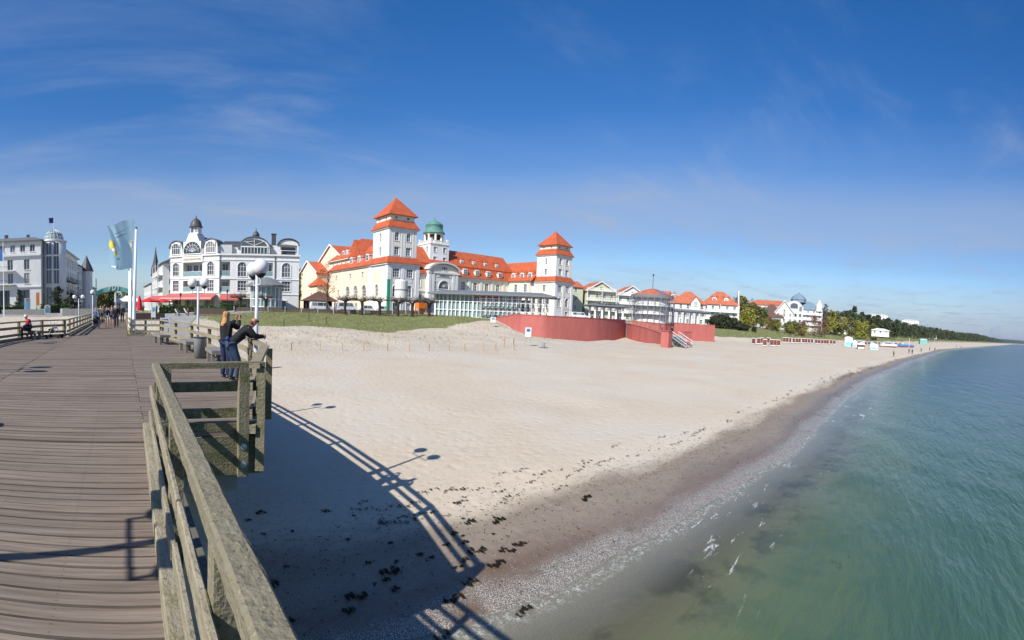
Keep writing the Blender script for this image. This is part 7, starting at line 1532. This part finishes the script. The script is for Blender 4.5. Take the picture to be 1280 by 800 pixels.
# dune grass
q = random.Random(8); b = MB()
for _ in range(5200):
    x_ = q.uniform(13, 62); y_ = q.uniform(44, 83); s_ = y_ - 3
    gm_ = float(grassf(np.array([x_]), np.array([y_]), None)[0])
    if q.random() > gm_ * .9 + (.22 if s_ > 42 else 0): continue
    z_ = g1(x_, y_)
    for _k in range(4): a = q.uniform(0, 6.28); hh_ = q.uniform(.12, .32); d_ = Vector((math.cos(a), math.sin(a), 0)); p = Vector((x_ + q.gauss(0, .12), y_ + q.gauss(0, .12), z_ - .02)); sd = Vector((-d_.y, d_.x, 0)) * .022; b.add([p - sd, p + sd, p + d_ * hh_ * .5 + Vector((0, 0, hh_))], [(0, 1, 2)])
for _ in range(2600):
    x_ = q.uniform(120, 260); y_ = q.uniform(-10, 50); gm_ = float(grassf(np.array([x_]), np.array([y_]), None)[0])
    if q.random() > gm_: continue
    z_ = g1(x_, y_)
    for _k in range(3): a = q.uniform(0, 6.28); hh_ = q.uniform(.25, .55); d_ = Vector((math.cos(a), math.sin(a), 0)); p = Vector((x_ + q.gauss(0, .3), y_ + q.gauss(0, .3), z_ - .02)); sd = Vector((-d_.y, d_.x, 0)) * .08; b.add([p - sd, p + sd, p + d_ * hh_ * .5 + Vector((0, 0, hh_))], [(0, 1, 2)])
gr_ = b.build('dune_grass', 'drygrass'); tag(gr_, 'tufts of dune grass on the slope below the promenade', 'grass', kind='stuff')
q = random.Random(9); b = MB()
for _ in range(500): 
    c = Vector((12.6 + q.gauss(0, .9), 52 + q.gauss(0, .5), 0)); c.z = g1(c.x, c.y) + abs(q.gauss(0, .18)); leaf(b, c, .10, q)
sh_ = b.build('dry_shrub', 'budred'); tag(sh_, 'low dry brown shrub on the sand behind the woman', 'shrub')
# seaweed left on the wet sand
q = random.Random(12); b = MB()
def clump(x_, y_, sx_, sy_, n, h=.03):
    n = int(n * 2.2); tx, ty = q.uniform(-.3, .3), 0
    z0_ = g1(x_, y_)
    for _ in range(n):
        u_ = q.uniform(-1.6, 1.6); px_, py_ = x_ + u_ * sx_ + .25 * sx_ * math.sin(7 * u_), y_ + sy_ * (q.gauss(0, .55) + math.sin(3 * u_ + tx * 9)) + tx * u_ * sx_; a = q.uniform(0, 3.14); L_ = q.uniform(.012, .05); w = q.uniform(.005, .014); d_ = Vector((math.cos(a), math.sin(a), q.uniform(-.08, .08))) * L_; s_ = Vector((-math.sin(a), math.cos(a), 0)) * w; c = Vector((px_, py_, g1(px_, py_) + q.uniform(.005, h))); b.add([c - d_ - s_, c + d_ - s_ * .4, c + d_ * .9 + s_, c - d_ * .8 + s_ * .8], [(0, 1, 2, 3)])
for _ in range(46):
    X = q.uniform(1.2, 9); s_ = q.gauss(2.6, 1.1); y_ = shoreline_pt(X, s_); k = q.random() ** 4; clump(X, y_, .025 + .13 * k, .018 + .06 * k, int(6 + 70 * k))
for _ in range(110):
    X = 6 + 60 * q.random() ** 1.6; s_ = q.gauss(4.0, .35); y_ = shoreline_pt(X, s_); k = q.random() ** 2; clump(X, y_, .06 + .25 * k, .02 + .05 * k, int(4 + 26 * k), .04)
for X, s_ in ((7.6, 1.2), (6.1, .7), (8.9, 2.6), (5.4, 1.9), (12, 2.4), (7.0, -.2), (4.4, 1.5)): clump(X, shoreline_pt(X, s_), .14, .05, 110, .05)
for _ in range(60): X = q.uniform(48, 95); clump(X, shoreline_pt(X, q.gauss(3.2, .5)), .9, .12, 60, .08)
w_ = b.build('seaweed', 'weed'); tag(w_, 'black seaweed scattered over the wet sand', 'seaweed', kind='stuff')

# ------------------------------------------------------------------ beach furniture and far people
def korb(label, x, y, rz, back='maroon', group='hooded beach chairs', proto=[None, {}]):
    if back in proto[1]: return dup(proto[1][back], (x, y, gzp(x, y)), rz, label)
    t = thing('beach_chair', label, 'beach chair', (x, y, gzp(x, y)), rz, group)
    b = MB(); b.prism([(-.45, .05), (.40, .05), (.46, .75), (.40, 1.45), (.1, 1.62), (-.3, 1.5), (-.12, 1.35), (.18, 1.4), (.26, .6), (-.45, .5)], -.43, .43, axis='x'); b.build('hood', back, t)
    for x_ in (-.47, .435): b = MB(); b.prism([(-.40, .1), (.38, .1), (.42, .75), (.36, 1.40), (.1, 1.52), (-.2, 1.42), (-.38, .8)], x_, x_ + .035, axis='x'); b.build('side_panel', 'wickerwhite', t)
    b = MB(); b.box(-.40, .40, .465, .5, .12, .3); b.build('panel', 'wickerwhite', t)
    b = MB(); b.box(-.46, .46, -.1, .44, 1.50, 1.62); b.build('canopy_edge', 'wickerwhite', t)
    b = MB(); b.box(-.41, .41, -.42, .24, .5, .56); b.build('seat', 'wickerwhite', t); proto[1][back] = t; return t
q = random.Random(21)
def KP(px_, r, i, label, back='maroon'): x, y = pol(px_, r); return korb(label, x, y, R(-80 + q.uniform(-25, 25)) + math.pi, back)
names8 = ['maroon beach chair at the left end of the front group', 'maroon beach chair just right of the left end one', 'maroon beach chair standing farthest back in the front group', 'third maroon beach chair of the front group', 'maroon beach chair near the gap of the front group', 'maroon beach chair right of the gap of the front group', 'last but one maroon beach chair of the front group', 'maroon beach chair at the right end of the front group']
for i, (px_, r) in enumerate(((943.5, 113), (949, 117), (953, 121), (957, 110), (961.5, 124), (965, 112), (969, 115), (974, 113))): KP(px_, r, i, names8[i])
for i in range(17): KP(981 + i * 3.9, 141 + i * 1.2, i, 'maroon beach chair in the long dense row before the dune')
for i in range(16): KP(1066 + i * 4.2 + q.uniform(-1, 1), 172 + i * 3.5, i, 'maroon or white beach chair in the far scattered row', 'maroon' if i % 3 else 'bluecloth')
for i in range(14): KP(1150 + i * 3.6, 330 + i * 22, i, 'tiny beach chair in the farthest row by the water')
def hut(name, label, px_, r, w, d_, h, mt, mt2=None, cat='hut', rz=None):
    x, y = pol(px_, r); t = thing(name, label, cat, (x, y, gzp(x, y)), R(-82) if rz is None else rz); b = MB(); b.box(-w / 2, w / 2, -d_ / 2, d_ / 2, 0, h); b.build('wall', mt, t); b = MB(); b.hip(-w / 2 - .15, w / 2 + .15, -d_ / 2 - .15, d_ / 2 + .15, h + .02, h + .5, -w * .2, w * .2); b.build('roof', 'trim', t)
    if mt2: b = MB(); b.box(-w / 2 + .15, w / 2 - .15, -d_ / 2 - .03, -d_ / 2 - .004, .15, h * .5); b.build('panel', mt2, t)
hut('beach_hut', 'white beach hut with light blue panels beyond the long chair row', 1061, 160, 2.6, 2, 2.7, 'trim', 'bluecloth'); hut('beach_hut', 'smaller light blue and white hut right of the beach hut', 1069, 158, 1.3, 1.5, 1.7, 'trim', 'bluecloth'); hut('beach_crate', 'brown slatted crate standing alone before the far chairs', 1077, 143, 2.2, 1.6, 1.5, 'maroon', 'wickerwhite', 'crate'); hut('beach_hut', 'low light blue booth right of the brown crate', 1093, 152, 2.6, 1.6, 1.4, 'trim', 'bluecloth')
def boat(label, px_, r, mt, L_=7):
    x, y = pol(px_, r); t = thing('covered_boats', label, 'boat', (x, y, gzp(x, y)), R(-75)); b = MB(); b.prism([(-L_ / 2, .5), (-L_ / 2 + .3, 1.2), (L_ / 2 - .3, 1.2), (L_ / 2, .5)], -1.2, 1.2); b.build('cover', mt, t); b = MB(); b.prism([(-L_ / 2, 0), (-L_ / 2, .5), (L_ / 2, .5), (L_ / 2 - .4, 0)], -1.15, 1.15); b.build('hull', 'maroon', t)
boat('boat under a white cover, left of the blue ones', 1111, 190, 'trim'); boat('boat under a blue cover, nearer one', 1122, 205, 'boatblue', 8); boat('boat under a blue cover at the right end', 1132, 215, 'boatblue', 8)
t = hut('rescue_station', 'teal rescue cabin on the far beach', 1154, 330, 5, 4, 3.2, 'copper2', None, 'cabin')
for i, (px_, r) in enumerate(((1137, 205), (1158, 330), (1168, 340))): x, y = pol(px_, r); t = thing('beach_mast', ('thin blue mast right of the blue boat covers', 'mast left of the rescue cabin', 'mast right of the rescue cabin')[i], 'mast', (x, y, gzp(x, y))); b = MB(); b.tube([(0, 0, 0), (0, 0, 4.5)], .08, 6); b.build('pole', 'trim', t); b = MB(); b.box(0, .9, -.02, .02, 3.7, 4.4); b.build('pennant', 'boatblue', t)
for i, (px_, r, c, lab) in enumerate(((1118.5, 118, (.35, .25, .05), 'person in a yellow top on the near wet sand'), (1137.5, 150, (.45, .03, .05), 'person in red walking on the far wet sand'), (1141.5, 148, (.03, .03, .05), 'person in black beside the one in red'), (1152.5, 178, (.3, .15, .12), 'person in pinkish clothes farther along the water'), (1163, 205, (.05, .05, .07), 'person in dark clothes beyond the pinkish one'), (1169.5, 214, (.12, .1, .1), 'person in brown at the end of the wet sand'), (1196, 330, (.4, .05, .06), 'tiny person in red far along the beach'), (1202, 335, (.05, .05, .06), 'tiny dark person next to the far red one'))):
    x, y = pol(px_, r); person(lab, (x, y, gzp(x, y)), q.uniform(0, 6), walk(.12), c, (.03, .03, .05), detail=1, scale=1.08)
stk = thing('stake', 'pale wooden stake in the row across the sand', 'stake', (13.4, 43.2, gzp(13.4, 43.2)), 0, 'wooden stakes across the sand'); b = MB(); b.bar((0, 0, -.3), (.02, 0, .74), .085, .085, up=(0, 1, 0)); b.build('post', 'stake', stk)
for i in range(1, 13):
    x = 13.4 + 2.25 * i + q.uniform(-.3, .3); y = 43.2 - 1.5 * (1 - math.exp(-i / 3)) * 2.2 - .16 * i + q.uniform(-.3, .3); dup(stk, (x, y, gzp(x, y)), q.uniform(-3, 3))
t = thing('stake', 'taller pale post leaning left of the blue and white beach sign', 'stake', (41.5, 40.6, gzp(41.5, 40.6))); b = MB(); b.bar((0, 0, -.3), (.15, 0, 1.35), .09, .09, up=(0, 1, 0)); b.build('post', 'stake', t)
t = thing('stake', 'grey iron post right of the leaning pale post', 'stake', (44.2, 41.5, gzp(44.2, 41.5))); b = MB(); b.bar((0, 0, -.3), (0, 0, .95), .06, .06, up=(0, 1, 0)); b.build('post', 'slate', t)
t = thing('sand_bin', 'small grey bin standing alone on the sand before the red wall', 'bin', (46.6, 38.6, gzp(46.6, 38.6))); b = MB(); b.lathe([(.2, 0), (.26, .6), (.26, .65), (0, .65)], n=10); b.build('body', 'metal', t); b = MB(); b.box(-.45, .45, -.4, .4, -.05, .06); b.build('base', 'slate', t)
for i, (px_, r, h) in enumerate(((386, 72, 3.0), (408, 70, 1.2), (355, 66, 1.0))): x, y = pol(px_, r); t = thing('marker_post', ('tallest thin marker post on the dune slope', 'short marker post on the dune grass below the vans', 'short marker post left of the tallest one')[i], 'post', (x, y, gzp(x, y))); b = MB(); b.box(-.04, .04, -.04, .04, -.3, h); b.build('post', 'bark', t); b = MB(); b.box(-.1, .1, -.06, -.042, h - .25, h - .02); b.build('plate', 'slate2', t)
# gulls and spray far out are left to the water itself

# fine debris: thousands of tiny dark scraps along the tide lines
q = random.Random(31); b = MB()
for _ in range(2600):
    X = 1.0 + 30 * q.random() ** 1.7; s_ = q.gauss(2.9, .8) if q.random() < .75 else q.uniform(.2, 4); y_ = shoreline_pt(X, s_); z_ = g1(X, y_); a = q.uniform(0, 3.14); L_ = q.uniform(.01, .035) * (1 + X / 25); w = L_ * q.uniform(.2, .5); c = Vector((X, y_, z_ + .006)); d_ = Vector((math.cos(a), math.sin(a), 0)) * L_; e_ = Vector((-math.sin(a), math.cos(a), 0)) * w; b.add([c - d_, c - e_, c + d_, c + e_], [(0, 1, 2, 3)])
tag(b.build('tide_debris', 'weed'), 'fine dark scraps strewn along the tide line', 'debris', kind='stuff')
